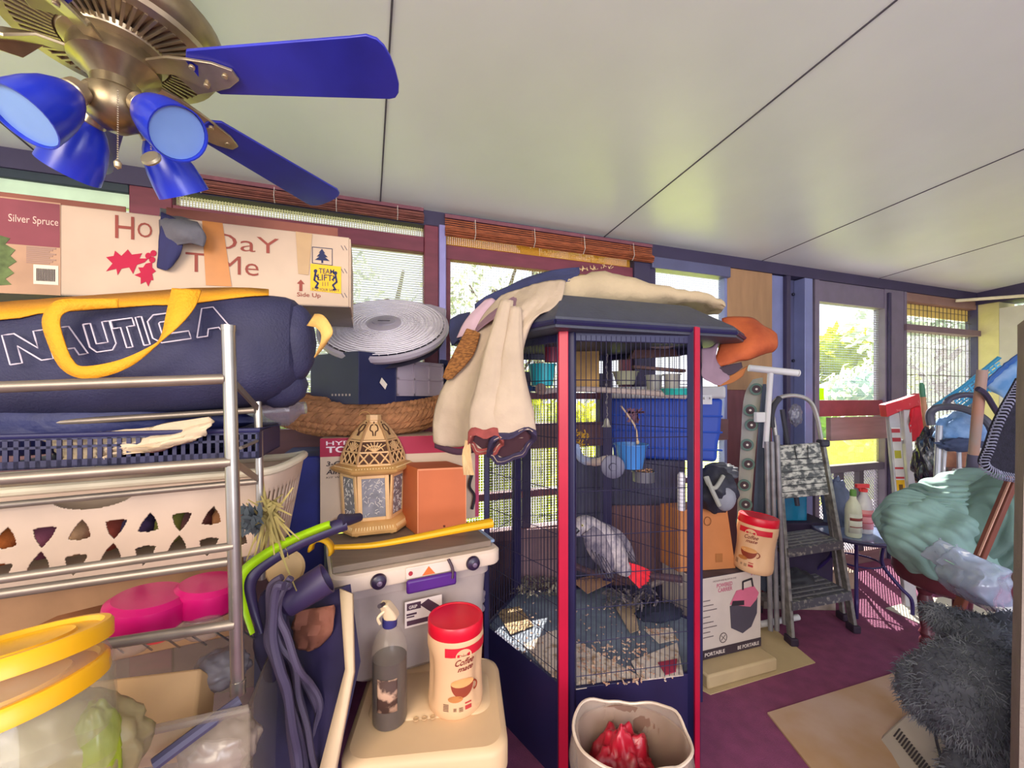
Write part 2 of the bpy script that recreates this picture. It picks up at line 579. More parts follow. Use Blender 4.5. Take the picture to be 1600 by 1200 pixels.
def lattice(s0, s1, z0, z1, pitch, w, off, name, m):
    mb = MB()
    L = (z1 - z0)
    for sg in (1, -1):
        s = s0 - L
        while s < s1 + L:
            a = (s, z0) if sg > 0 else (s, z1)
            b = (s + L, z1) if sg > 0 else (s + L, z0)
            # clip to s0..s1
            def cl(p, q, lim, hi):
                if (p[0] > lim) == (q[0] > lim): return p
                t = (lim - p[0]) / (q[0] - p[0])
                return (lim, p[1] + (q[1] - p[1]) * t)
            if b[0] > s0 and a[0] < s1:
                if a[0] < s0: a = cl(a, b, s0, 0)
                if b[0] > s1: b = cl(b, a, s1, 1)
                if abs(a[0] - b[0]) > .004:
                    mb.beam((a[0], off + .003 * sg, a[1]), (b[0], off + .003 * sg, b[1]), .003, w, (0, 1, 0))
            s += pitch
    return struct(name, mb, m, smooth=0)
m_lat = mat('8f8a98', .5, .2)
lattice(sa, sb, .10, .78, .028, .007, .03, 'window_10', m_lat)
yl = MB(); yl.bb(SX(1274), SX(1290), .012, .015, 1.375, 1.47)
struct('window_11', yl, mat('b8f000', .7, sub=.5))
# bay 6: wired transom and lower wired pane
s0, s1 = SX(1407), SX(1535)
sa, sb = SX(1411), SX(1521)
wbox(s0, sa, 0, 2.335, -.03, .06, m_frame, px=False)
wbox(sb, s1 + .02, 0, 2.335, -.03, .06, mat('4b4a68', .5, .2), px=False)
wbox(s0, s1, 2.255, 2.335, -.02, .05, mat('8a6a5e', .6), px=False)
wbox(s0, s1, 1.99, 2.045, -.05, .05, mat('77606a', .5), px=False)
wbox(s0, s1, 0, .78, -.01, .04, m_low, px=False)
wbox(sa, sb, 2.15, 2.255, .04, .06, mat('c9b878', .7, sub=.3), px=False)
mb = MB()
s = sa + .02
while s < sb:
    mb.beam((s, .015, .8), (s, .015, 2.25), .004, .004)
    s += .062
for z in (2.2, 2.12, 1.85, 1.6, 1.35, 1.1):
    mb.beam((sa, .015, z), (sb, .015, z), .004, .004)
struct('window_12', mb, mat('5a5250', .5, .3))
scr(13, sa, sb, .8, 1.99, m_scr_fine)
# right wall beyond
mb = MB(); mb.bb(SR - .30, SR - .02, -.17, -.0, 0, 2.3)
struct('wall_right', mb, mat('cbc488', .8, var=.15, scale=5, bump=.2))
mb = MB(); mb.bb(SR - .30, SR - .12, -3.2, -.172, 0, 2.24)
struct('wall_right_panel', mb, mat('bfbcae', .8, var=.05))
mb = MB(); mb.bb(SR - .32, SR - .02, -3.4, -.0, 2.30, 2.46)
struct('trim_61', mb, m_dark)
mb = MB(); mb.tube([(SR - .75, -.06, 2.30), (SR - .36, -.6, 2.28), (SR - .36, -3.0, 2.32)], .014)
struct('trim_62', mb, mat('d8d0ac', .5))
# near door post at the right edge of the frame
mb = MB()
A = P(1589, 620, 1.14); A.z = 0
rows = []
for i in range(17):
    z = i * 0.1
    w = .004 * pnoise(V((0, 0, z * 3))) - .004 * (z < 1.5)
    lx = A.x + w - .022 * max(0, 1 - z / 1.3)
    rows.append([V((lx, A.y, z)), V((lx - .10, A.y - .10, z)), V((A.x + .20, A.y - .14, z)), V((A.x + .22, A.y + .02, z))])
mb.loft(rows)
struct('wall_right_near', mb, mat('8d7f72', .85, var=.12, scale=12, bump=.4, bscale=90), wall=False, smooth=30)

# ---------------- rolled bamboo shades ----------------
def shade(name, x0, x1, z0, z1, label, hang, m1, n):
    s0, s1 = SX(x0), SX(x1)
    org = MW @ V(((s0 + s1) / 2, -.05, z0))
    t = thing(name, label, 'window shade', org)
    mb = MB()
    k = 0
    zz = z0
    # loosely rolled slat bundle: a spiral of thin slats
    cx, cz, R = -.052, z0 + .022, .024
    for i in range(int(n)):
        a = i * .62; r = R * (0.35 + .65 * i / n)
        mb.beam((s0, cx + r * math.cos(a), cz + r * math.sin(a)), (s1, cx + r * math.cos(a + .05), cz + r * math.sin(a)), .006, .004)
    mb.xf(MW); part('rolled_slats', mb, m1, t)
    mb = MB()
    z = z0 + .045
    while z < z1:
        mb.beam((s0, -.045, z), (s1, -.045, z), .002, .0075); z += .0115
    mb.xf(MW); part('slats', mb, m1, t)
    mb = MB(); mb.bb(s0, s1, -.05, -.032, z1, z1 + .02); mb.xf(MW); part('head_rail', mb, m_red2, t)
    mb = MB()
    for f in (.12, .38, .62, .88):
        s = s0 + (s1 - s0) * f
        mb.tube([(s, -.07, z1), (s, -.082, z0 + .02), (s, -.06, z0 - .006), (s, -.03, z0 + .01), (s, -.04, z1)], .0016, 5)
    mb.xf(MW); part('cord', mb, mat('d8d2c4', .8), t)
shade('bamboo_shade', 693, 1012, 2.285, 2.385, 'reddish brown bamboo shade rolled up above the window behind the bird cage', 0, mat('b0603a', .6, var=.5, scale=30, stretch=(.5, 1, 8), sub=.35), 34)
shade('bamboo_shade', 266, 660, 2.335, 2.40, 'narrow rolled shade above the window behind the long cardboard tree box', 0, mat('93564a', .6, var=.4, scale=30, stretch=(.5, 1, 8), sub=.3), 26)

# ---------------- the garden outside ----------------
mb = MB(); mb.bb(-40, 60, 0.6, 90, -.35, -.25)
mb.xf(MW)
struct('floor_lawn', mb, mat('d2e414', .95, var=.2, scale=1.2, bump=.6, bscale=30), wall=False)
mb = MB(); mb.bb(-4, 9, 0.08, 1.5, -.24, -.06)
mb.xf(MW)
struct('floor_patio', mb, mat('cfc8c8', .9, var=.08), wall=False)
def foliage(mb, c, r, n, size, rnd, flat=1.0):
    for _ in range(n):
        d = V((rnd.gauss(0, 1), rnd.gauss(0, 1), rnd.gauss(0, 1))).normalized()
        rad = rnd.uniform(.75, 1.05)
        p = V(c) + V((d.x * r[0] * rad, d.y * r[1] * rad, d.z * r[2] * rad))
        a = V((rnd.gauss(0, 1), rnd.gauss(0, 1), rnd.gauss(0, 1))).normalized()
        b = a.cross(d + V((.1, .2, .3))).normalized()
        s = size * rnd.uniform(.6, 1.3)
        mb.add([p - a * s, p + b * s * .5, p + a * s, p - b * s * .5], [(0, 1, 2, 3)])
def tree(name, x, y_base, d, hgt, wid, col, label, n=3500, size=.13, seed=1, lumps=9, sub=.45, trunk=True, cat='tree', z0=-.25):
    rnd = random.Random(seed)
    base = V(((x - 800) / F * d, d, z0))
    t = thing(name, label, cat, base)
    tk = .45 if name == 'sun_block_tree' else 1
    if trunk:
        mb = MB()
        mb.tube([base, base + V((.1, 0, hgt * .3)), base + V((-.1, .1, hgt * .75))], [wid * .05 * tk, wid * .04 * tk, wid * .02 * tk], 8)
        for k in range(5):
            a = k * 1.3
            q = base + V((0, 0, hgt * (.3 + .08 * k)))
            mb.tube([q, q + V((math.cos(a) * wid * .25, math.sin(a) * wid * .2, hgt * .2))], [wid * .02, wid * .008], 6)
        part('trunk', mb, mat('6a584c', .9), t)
    mb = MB()
    for k in range(lumps):
        a = rnd.uniform(0, 6.28); q = rnd.uniform(0, .5)
        c = base + V((math.cos(a) * wid * q, math.sin(a) * wid * q * .6, hgt * (rnd.uniform(.74, 1.02) if name == 'sun_block_tree' else rnd.uniform(.28 if trunk else .15, .85))))
        rr = wid * (rnd.uniform(.16, .24) if name == 'sun_block_tree' else rnd.uniform(.13, .18) if name == 'hedge' else rnd.uniform(.22, .36))
        foliage(mb, c, (rr, rr, rr * .8), n // lumps, size, rnd)
        if not trunk or sub < .46:
            mb.ell(c, (rr * .8, rr * .8, rr * .62), nu=10, nv=7)
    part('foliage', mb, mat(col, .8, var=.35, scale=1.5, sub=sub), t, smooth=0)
    return t
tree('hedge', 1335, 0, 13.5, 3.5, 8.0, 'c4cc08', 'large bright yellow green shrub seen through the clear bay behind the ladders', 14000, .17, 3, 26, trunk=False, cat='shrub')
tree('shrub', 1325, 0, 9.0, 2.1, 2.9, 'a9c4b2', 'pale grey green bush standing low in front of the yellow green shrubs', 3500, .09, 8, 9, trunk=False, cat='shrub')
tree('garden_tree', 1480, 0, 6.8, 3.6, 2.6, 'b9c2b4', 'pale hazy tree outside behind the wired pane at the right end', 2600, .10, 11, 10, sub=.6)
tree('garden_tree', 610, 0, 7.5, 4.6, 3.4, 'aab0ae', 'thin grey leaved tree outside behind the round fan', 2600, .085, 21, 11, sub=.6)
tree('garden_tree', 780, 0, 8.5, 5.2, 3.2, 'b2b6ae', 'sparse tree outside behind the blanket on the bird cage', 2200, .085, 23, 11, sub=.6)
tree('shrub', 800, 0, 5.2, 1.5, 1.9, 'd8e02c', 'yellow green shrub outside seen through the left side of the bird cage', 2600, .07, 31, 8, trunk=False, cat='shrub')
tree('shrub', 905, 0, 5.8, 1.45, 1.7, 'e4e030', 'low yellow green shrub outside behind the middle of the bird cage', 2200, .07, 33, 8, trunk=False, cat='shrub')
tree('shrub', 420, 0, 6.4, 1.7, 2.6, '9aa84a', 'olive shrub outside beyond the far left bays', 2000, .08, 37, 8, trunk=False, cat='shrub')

tree('sun_block_tree', 835, 0, 8.4, 9.6, 6.0, '93a08c', 'tall broad grey green tree added outside to keep sun off the bird cage', 11000, .22, 51, 34, sub=.3, z0=-.25)  # added tree: its crown sits above view and blocks the sun
tree('sun_block_tree', -60, 0, 9.4, 9.6, 8.0, '8c9a80', 'tall grey green tree added outside the left hand bays to block sun', 6000, .20, 53, 15, sub=.3, z0=-.25)  # second added sun blocker, crown out of view on the left
# ---------------- ceiling fan ----------------
m_nick = mat('8f7f62', 0.33, .75, var=.25, scale=20)
m_nickL = mat('b9a98a', 0.3, .7, var=.15, scale=20)
m_blue = mat('2034b8', 0.28, var=.25, scale=5, spec=.6)
m_blue2 = mat('2a2fa6', 0.3, var=.3, scale=4, spec=.6)
m_ltblue = mat('7fa6e6', 0.35, var=.06)
FX, FY, FZ = -.925, .957, 2.15
fan = thing('ceiling_fan', 'brass and nickel ceiling fan with blue blades and blue lamp shades', 'ceiling fan', (FX, FY, FZ))
cz = ceil_z((V((FX, FY, 0))).dot(WN))
mb = MB()
MF = Matrix.Translation((FX, FY, 0))
mb.lathe([(.001, cz + .005), (.075, cz + .005), (.08, cz - .02), (.05, cz - .06), (.02, cz - .07)], MF, 28)
part('canopy', mb, m_nick, fan)
mb = MB(); mb.lathe([(.014, cz - .07), (.014, 2.34)], MF, 16); part('downrod', mb, m_nick, fan)
mb = MB()
mb.lathe([(.03, 2.36), (.10, 2.355), (.17, 2.33), (.205, 2.29), (.21, 2.255), (.20, 2.235), (.188, 2.225)], MF, 48)
hous = part('motor_housing', mb, m_nick, fan)
mb = MB()
mb.lathe([(.195, 2.228), (.190, 2.218), (.168, 2.216), (.165, 2.222)], MF, 48)
mb.lathe([(.10, 2.216), (.095, 2.205), (.075, 2.20), (.072, 2.21), (.10, 2.216)], MF, 40)
part('vent_ring', mb, m_nickL, hous)
mb = MB()
for k in range(60):
    a = k * math.pi / 30
    c, s = math.cos(a), math.sin(a)
    mb.beam((FX + .10 * c, FY + .10 * s, 2.212), (FX + .168 * c, FY + .168 * s, 2.219), .0055, .010)
part('vent_fins', mb, m_nickL, hous)
mb = MB(); mb.lathe([(.185, 2.236), (0.0, 2.236)], MF, 40); part('vent_plate', mb, mat('35302c', .7), hous)
mb = MB()
mb.lathe([(.072, 2.215), (.082, 2.19), (.082, 2.165), (.06, 2.15), (.045, 2.13), (.045, 2.11), (.058, 2.10), (.062, 2.075), (.05, 2.045), (.025, 2.025), (.0, 2.02)], MF, 36)
part('switch_housing', mb, m_nick, fan)
for k in range(5):
    a = math.radians(-1.5 + 71.5 * k)
    M0 = MF @ Matrix.Translation((0, 0, FZ)) @ rotz(a) @ Matrix.Rotation(math.radians(-11), 4, 'X')
    # blade outline
    pr = []
    hw = lambda r: .052 + .024 * (r - .2) / .456
    up = [(r, hw(r)) for r in (.21, .3, .4, .5, .58, .62)] + [(.636, .071), (.648, .058), (.655, .036), (.657, .0)]
    lo = [(.655, -.03), (.649, -.052), (.638, -.067), (.618, -.075)] + [(r, -hw(r)) for r in (.58, .5, .4, .3, .21)]
    poly = [(.190, .03)] + up + lo + [(.190, -.03)]
    mb = MB(); mb.prism([M0 @ V((x, y, 0.0)) for x, y in poly], (M0.to_3x3() @ V((0, 0, .007))))
    bl = part('blade', mb, m_blue2, fan, bevel=.0015)
    mb = MB()
    iron = [(.075, .016), (.12, .02), (.16, .045), (.20, .040), (.25, .030), (.285, .012), (.285, -.012), (.25, -.030), (.20, -.040), (.16, -.045), (.12, -.02), (.075, -.016)]
    mb.prism([M0 @ V((x, y, -.008 + (.03 if x < .13 else 0))) for x, y in iron], M0.to_3x3() @ V((0, 0, .007)))
    for (x, y) in ((.2, .022), (.2, -.022), (.26, 0)):
        mb.lathe([(.006, -.004), (.006, -.011), (0, -.012)], M0 @ Matrix.Translation((x, y, 0)), 10)
    part('blade_iron', mb, m_nickL, bl, bevel=.001)
for k in range(4):
    a = math.radians(-14 + 90 * k)
    d = V((math.cos(a), math.sin(a), 0))
    c0 = V((FX, FY, 2.085)) + d * .055; ax = (d * .80 - V((0, 0, .60))).normalized() if k == 0 else (d * .60 - V((0, 0, .80))).normalized()
    MS = frame(c0 + ax * .02, ax)
    mb = MB(); mb.tube([V((FX, FY, 2.085)) + d * .03, c0, c0 + ax * .03], .012, 10)
    mb.lathe([(.024, .0), (.026, .02), (.02, .03)], MS, 20)
    arm = part('lamp_socket', mb, m_nickL, fan)
    mb = MB()
    # flared cup: narrow neck, round belly, oblique mouth
    prof = [(.022, .02), (.034, .036), (.046, .060), (.054, .09), (.058, .12), (.060, .150)]
    mb.lathe(prof + [(r - .003, z) for r, z in prof][::-1], MS, 32)
    sh = part('lamp_shade', mb, m_blue, fan)
    mb = MB(); mb.lathe([(.0, .137), (.030, .139), (.0558, .143)], MS, 32)
    part('frosted_glass', mb, m_ltblue, sh)
def chain(px, py, z1, z0, kind):
    mb = MB(); z = z1
    while z > z0:
        mb.ell((px, py, z), (.0018, .0018, .0018), nu=5, nv=4); z -= .0048
    ch = part('pull_chain', mb, m_nickL, fan)
    mb = MB()
    if kind: mb.lathe([(0, -.006), (.018, -.005), (.021, 0), (.018, .005), (0, .006)], Matrix.Translation((px, py, z0 - .018)) @ Matrix.Rotation(math.radians(65), 4, 'X'), 24)
    else: mb.lathe([(0, -.02), (.006, -.015), (.007, -.006), (.003, 0)], Matrix.Translation((px, py, z0)), 12)
    part('chain_pull', mb, mat('9a9078', .4, .6) if kind else m_nickL, ch)
q = P(184, 175, .87); chain(q.x, q.y, 2.05, P(184, 250, .87).z, 0)
q = P(236, 175, .90); chain(q.x, q.y, 2.05, P(236, 235, .90).z, 1)

# ---------------- long cardboard tree box on top of the bag ----------------
m_card = mat('c2aa92', .8, var=.13, scale=4)
m_cardb = mat('b98a5c', .8, var=.1, scale=6)
TL, TR, BL = P(-1, 308, 1.05), P(546, 371, 1.44), P(-1, 457, 1.05)
ex = TR - TL; ey = TL - BL
ex = ex * 1.0
e1 = V((ex.x, ex.y, ex.z))
# extend the box to the left beyond the frame
ext = .42
o = BL - e1 * ext
E = e1 * (1 + ext)
ey = V((0, 0, ey.length))
dn = WN * .43
box = thing('cardboard_box', 'long cardboard artificial tree box with holly print, lying on the navy bag', 'box', (o + E * .5 + dn * .5))
mb = MB(); mb.obox(o, E, dn, ey)
body = part('carton', mb, m_card, box, bevel=.004)
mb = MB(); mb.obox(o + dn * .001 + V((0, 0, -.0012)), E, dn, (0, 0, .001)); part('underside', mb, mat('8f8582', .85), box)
fc = Face(o, E, ey)          # u over the whole box; photo u=0 is ext/(1+ext)
U = lambda u: (ext + u) / (1 + ext)
def pu(x): # photo pixel x on the front face to u
    a, b = TL, TR
    k = (x - 800) / F
    # solve (a.x+t dx) = k (a.y + t dy)
    t = (k * a.y - a.x) / ((b.x - a.x) - k * (b.y - a.y))
    return U(t)
def pv(x, y):
    u = pu(x); p = o + E * u
    z = H - (y - HOR) / F * p.y
    return (z - p.z) / ey.z
def uv(x, y): return (pu(x), pv(x, y))
m_print = mat('8f4438', .8); m_holly = mat('b0123a', .8); m_navyp = mat('232a50', .8)
mb = MB()
def ptext(fc, mb, s, x0, y0, x1, hpx, **k):
    u0, v0 = uv(x0, y0); u1 = pu(x1)
    v1 = pv(x0, y0 - hpx)
    return fc.text(mb, s, u0, v0, v1 - v0, u1 - u0, **k)
ptext(fc, mb, 'H', 180, 372, 210, 38)
ptext(fc, mb, 'O', 215, 370, 238, 24)
ptext(fc, mb, 'DaY', 330, 388, 436, 27, bold=-.005)
ptext(fc, mb, 'TiMe', 290, 424, 404, 32, bold=-.005)
part('holiday_time_lettering', mb, m_print, body, smooth=0)
mb = MB()
def holly(mb, pts): fc.poly(mb, [uv(x, y) for x, y in pts])
holly(mb, [(166, 402), (178, 400), (180, 392), (190, 400), (200, 390), (206, 398), (222, 396), (218, 404), (232, 404), (226, 410), (214, 414), (208, 428), (202, 418), (190, 420), (184, 430), (182, 420), (166, 424), (176, 412)])
holly(mb, [(238, 410), (228, 412), (224, 418), (216, 418), (220, 426), (210, 430), (220, 434), (220, 444), (228, 440), (232, 448), (236, 438), (240, 438), (238, 428), (244, 424), (238, 418)])
for (x, y) in ((232, 400), (240, 396), (238, 406)):
    fc.poly(mb, [uv(x + 5 * math.cos(a * .628), y + 5 * math.sin(a * .628)) for a in range(10)], .0003)
part('holly_print', mb, m_holly, body, smooth=0)
# photo panel at the left end
mb = MB(); fc.rect(mb, pu(-120), pv(0, 458), pu(95), pv(95, 318)); pan = part('picture_panel', mb, mat('b58f72', .8, var=.15, scale=8), body, smooth=0)
mb = MB(); fc.rect(mb, pu(-120), pv(0, 380), pu(94), pv(94, 320), .0006); part('red_banner', mb, mat('84424a', .8, var=.15), pan, smooth=0)
mb = MB(); ptext(fc, mb, 'Silver Spruce', 14, 346, 92, 12, k=.0012); part('banner_lettering', mb, mat('d8b8a8', .8), pan, smooth=0)
mb = MB()
rt = [(-60, 450)]
for i in range(9): rt += [(34 - i * 1.0 + (i % 2) * -12 - abs(i - 5) * 3, 445 - i * 9)]
fc.poly(mb, [uv(x, y) for x, y in rt + [(-60, 350)]], .0012)
part('printed_tree', mb, mat('5a6a3c', .8, var=.4, scale=40), pan, smooth=0)
mb = MB(); fc.rect(mb, pu(53), pv(53, 444), pu(92), pv(92, 416), .0012); bc = part('barcode_label', mb, mat('e0d0bc', .8), pan, smooth=0)
mb = MB()
for i in range(12): fc.rect(mb, pu(58 + i * 2.5), pv(58, 439), pu(59.4 + i * 2.5), pv(80, 421), .0022)
part('barcode_lines', mb, mat('2a2024', .8), bc, smooth=0)
mb = MB(); 
for i in range(9): fc.rect(mb, pu(42), pv(42, 388 + i * 3.0 - 1.2), pu(88 - (i % 3) * 5), pv(88, 388 + i * 3.0), .0012)
part('small_print', mb, mat('a08070', .8), pan, smooth=0)
# packing tape
mb = MB()
fc.poly(mb, [uv(316, 345), uv(348, 349), uv(362, 448), uv(322, 446)], .0010)
part('packing_tape', mb, mat('c07a38', .35, var=.15), body, smooth=0, label='shiny orange brown packing tape')
mb = MB(); fc.poly(mb, [uv(462, 362), uv(488, 366), uv(482, 430), uv(466, 428)], .0010)
part('packing_tape', mb, mat('b8966a', .35, var=.1), body, smooth=0)
# tree symbol
mb = MB()
fc.strip(mb, [uv(488, 386), uv(519, 389), uv(519, 415), uv(488, 411), uv(488, 386)], .002)
fc.poly(mb, [uv(503, 389), uv(508, 396), uv(506, 396), uv(512, 402), uv(508, 402), uv(515, 408), uv(505, 407), uv(505, 411), uv(502, 411), uv(502, 407), uv(492, 406), uv(499, 401), uv(495, 401), uv(500, 395), uv(498, 395)])
part('tree_symbol', mb, m_navyp, body, smooth=0)
mb = MB(); fc.poly(mb, [uv(485, 412), uv(533, 417), uv(533, 459), uv(485, 454)], .0006)
tl = part('team_lift_label', mb, mat('e3b322', .7), body, smooth=0, label='yellow team lift label')
mb = MB()
ptext(fc, mb, 'TEAM', 498, 427, 522, 8, k=.0014, bold=.01)
ptext(fc, mb, 'LIFT!', 496, 438, 522, 10, k=.0014, bold=.01)
ptext(fc, mb, 'FOR YOUR SAFETY', 488, 454, 530, 4.5, k=.0014)
for (x, sg) in ((493, 1), (524, -1)):
    y0 = 417 + (x - 485) * .1
    fc.poly(mb, [uv(x + 3 * math.cos(a * .785), y0 + 6 + 3 * math.sin(a * .785)) for a in range(8)], .0014)
    fc.strip(mb, [uv(x, y0 + 9), uv(x - 2 * sg, y0 + 20), uv(x + 4 * sg, y0 + 25), uv(x, y0 + 32), uv(x + 4 * sg, y0 + 32)], .006, .0014)
    fc.strip(mb, [uv(x, y0 + 12), uv(x + 5 * sg, y0 + 17)], .005, .0014)
for x in (504, 508, 512): fc.strip(mb, [uv(x, 441), uv(x, 447)], .0015, .0014)
part('team_lift_print', mb, m_navyp, tl, smooth=0)
mb = MB()
fc.poly(mb, [uv(470, 437), uv(476, 444), uv(472.5, 444), uv(472.5, 455), uv(467.5, 455), uv(467.5, 444), uv(464, 443)])
ptext(fc, mb, 'Side Up', 464, 463, 501, 6.5, bold=.01)
part('this_side_up_print', mb, m_print, body, smooth=0)
mb = MB()
for y in (384, 420, 458):
    for dx in (0, 5): fc.strip(mb, [uv(533 + dx, y), uv(537 + dx, y + 7)], .0014)
part('edge_ticks', mb, m_navyp, body, smooth=0)
# torn top flaps
mb = MB()
t0 = o + ey
mb.obox(t0 + E * pu(252) + V((0, 0, .001)) + WN * .03, E * (pu(527) - pu(252)), WN * .004, V((0, 0, .038)))
mb.obox(t0 + E * .05 + WN * .02, E * (pu(190) - .05), WN * .004, V((0, 0, .022)))
part('top_flap', mb, mat('8a5344', .85, var=.15), box, bevel=.001)
mb = MB(); mb.obox(o + E + WN * .002, WD * .004, WN * .2, ey * .98); part('end_flap', mb, m_card, box)

# cloth scrap hanging over the box edge
def cloth(ctrl, nu=5, nv=5, amp=.004, fr=4, th=.003, seed=0):
    def fn(u, v): return V((0, -1, .3)) * amp * pnoise(V((u * fr + seed, v * fr, seed)))
    mb = MB(); mb.grid(patch(ctrl, nu, nv, fn)); return mb
mb = cloth([[P(250, 326, 1.34), P(275, 330, 1.34), P(300, 336, 1.36)], [P(250, 340, 1.21), P(278, 345, 1.19), P(312, 352, 1.21)], [P(252, 372, 1.20), P(285, 366, 1.17), P(322, 370, 1.21)], [P(276, 384, 1.19), P(296, 380, 1.19), P(318, 386, 1.21)]])
t = thing('fabric_scrap', 'grey and navy fabric scrap draped over the top edge of the long cardboard box', 'cloth', P(285, 420, 1.2))
part('grey_flap', mb, mat('66646a', .85, var=.2, bump=.3), t, solid=.003)
mb = cloth([[P(252, 332, 1.205), P(264, 336, 1.205), P(280, 345, 1.205)], [P(250, 370, 1.19), P(268, 375, 1.185), P(286, 378, 1.195)], [P(246, 412, 1.19), P(264, 416, 1.19), P(280, 400, 1.2)], [P(246, 418, 1.195), P(258, 421, 1.195), P(266, 418, 1.2)]])
part('navy_flap', mb, mat('2c2c58', .85, var=.15), t, solid=.003)

# ---------------- navy sports bag ----------------
m_navy = mat('2b2b4a', .7, var=.25, scale=6, bump=.3, bscale=200)
m_yel = mat('e39a12', .75, var=.1, bump=.35, bscale=160)
bag = thing('sports_bag', 'long navy canvas bag with yellow straps and outlined lettering, on the wire rack', 'bag', P(200, 660, 1.1))
# sections along the bag: (px, top y, bottom y, depth of front)
secs = [(-330, 502, 690, .80), (-120, 492, 680, .85), (0, 478, 668, .88), (90, 470, 660, .905), (200, 462, 652, .935), (300, 455, 646, .965), (380, 452, 640, .99), (440, 455, 630, 1.02), (470, 462, 612, 1.05), (486, 486, 590, 1.09)]
rings = []
for i, (x, yt, yb, d) in enumerate(secs):
    ring = []
    N = 28
    top_ = P(x, yt, d + .05); bot = P(x, yb, d + .05)
    cx_ = (top_ + bot) / 2; hh = (top_.z - bot.z) / 2
    dep = .17 if i < 8 else (.13 if i == 8 else .07)
    if i == 0: dep = .1
    for k in range(N):
        a = 2 * math.pi * k / N
        ca, sa = math.cos(a), math.sin(a)
        sq = lambda c: math.copysign(abs(c) ** .62, c)
        off = WN * (dep * .95 - dep * sq(ca)) + V((0, 0, hh * sq(sa)))
        wr = .006 * pnoise(V((x * .02, ca * 2, sa * 2)))
        ring.append(V((cx_.x, cx_.y - .05, cx_.z)) + off + V((0, -1, 0)) * wr)
    rings.append(ring)
mb = MB(); mb.loft(rings)
bb_ = part('bag_body', mb, m_navy, bag, subsurf=1)
# yellow top band
def ribbon(pts, wv, n=6):
    """ribbon rows from points and width vectors"""
    a = cr([V(p) - V(w) / 2 for p, w in zip(pts, wv)], n); b = cr([V(p) + V(w) / 2 for p, w in zip(pts, wv)], n)
    m_ = [(x + y) / 2 for x, y in zip(a, b)]
    mb = MB(); mb.grid([a, m_, b]); return mb
# front panel lettering: outline letters set on the bag front
def bagface(x, y, off=.012):
    # depth of the front at x
    for (x0, t0_, b0_, d0), (x1, t1_, b1_, d1) in zip(secs[:-1], secs[1:]):
        if x0 <= x <= x1:
            f = (x - x0) / (x1 - x0); d = d0 + (d1 - d0) * f
            yt = t0_ + (t1_ - t0_) * f; yb = b0_ + (b1_ - b0_) * f
            w = (y - yt) / (yb - yt) * 2 - 1
            cur = 1 - (1 - abs(w) ** 3.2) ** (1 / 3.2) if abs(w) < 1 else 1
            return P(x, y, d - off + .16 * cur * 1.0)
    return P(x, y, .95)
def letters(mb, strokes, w=.0022):
    for s in strokes:
        pts = [bagface(x, y) for x, y in s]
        q = []
        for a, b in zip(pts[:-1], pts[1:]): q += [a.lerp(b, .0), a.lerp(b, .5)]
        mb.tube(q + [pts[-1]], w, 5)
LET = {
 'N': [(0, 0), (0, 1), (.28, 1), (.72, .42), (.72, 1), (1, 1), (1, 0), (.72, 0), (.28, .58), (.28, 0), (0, 0)],
 'A': [(0, 0), (.36, 1), (.66, 1), (1, 0), (.72, 0), (.64, .25), (.36, .25), (.28, 0), (0, 0)],
 'U': [(0, 1), (0, .2), (.2, 0), (.8, 0), (1, .2), (1, 1), (.72, 1), (.72, .28), (.28, .28), (.28, 1), (0, 1)],
 'T': [(0, 1), (1, 1), (1, .72), (.64, .72), (.64, 0), (.36, 0), (.36, .72), (0, .72), (0, 1)],
 'I': [(.2, 0), (.2, 1), (.8, 1), (.8, 0), (.2, 0)],
 'C': [(1, 1), (.2, 1), (0, .8), (0, .2), (.2, 0), (1, 0), (1, .28), (.32, .28), (.28, .32), (.28, .68), (.32, .72), (1, .72), (1, 1)]}
mb = MB()
bl0, br0, tl0, tr0 = (8, 568), (372, 492), (2, 530), (366, 470)
bl0, br0, tl0, tr0 = (16, 570), (374, 518), (3, 524), (360, 476)
adv = [('N', 0, .19), ('A', .20, .34), ('U', .355, .47), ('T', .475, .57), ('I', .575, .62), ('C', .63, .79), ('A', .815, .98)]
for ch, a, b in adv:
    pts = []
    for (u, v) in LET[ch]:
        uu = a + (b - a) * u
        x = (bl0[0] + (br0[0] - bl0[0]) * uu) * (1 - v) + (tl0[0] + (tr0[0] - tl0[0]) * uu) * v
        y = (bl0[1] + (br0[1] - bl0[1]) * uu) * (1 - v) + (tl0[1] + (tr0[1] - tl0[1]) * uu) * v
        pts.append((x, y))
    letters(mb, [pts], .0016)
part('outlined_lettering', mb, mat('cfc3cf', .7), bag)
mb = MB()
rows = [[], [], []]
for x in range(-300, 440, 30):
    yt = 0
    for (x0, t0_, b0_, d0), (x1, t1_, b1_, d1) in zip(secs[:-1], secs[1:]):
        if x0 <= x < x1: yt = t0_ + (t1_ - t0_) * (x - x0) / (x1 - x0)
    hgt = 18 if x < 60 else (14 if x < 250 else 16 - max(0, x - 300) * .1)
    for j, f in enumerate((-.25, .4, 1.0)):
        rows[j].append(bagface(x, yt + hgt * f + 3, .014) + V((0, 0, .006 * (j == 0))))
mb.grid(rows); part('top_band', mb, m_yel, bag, solid=.003)
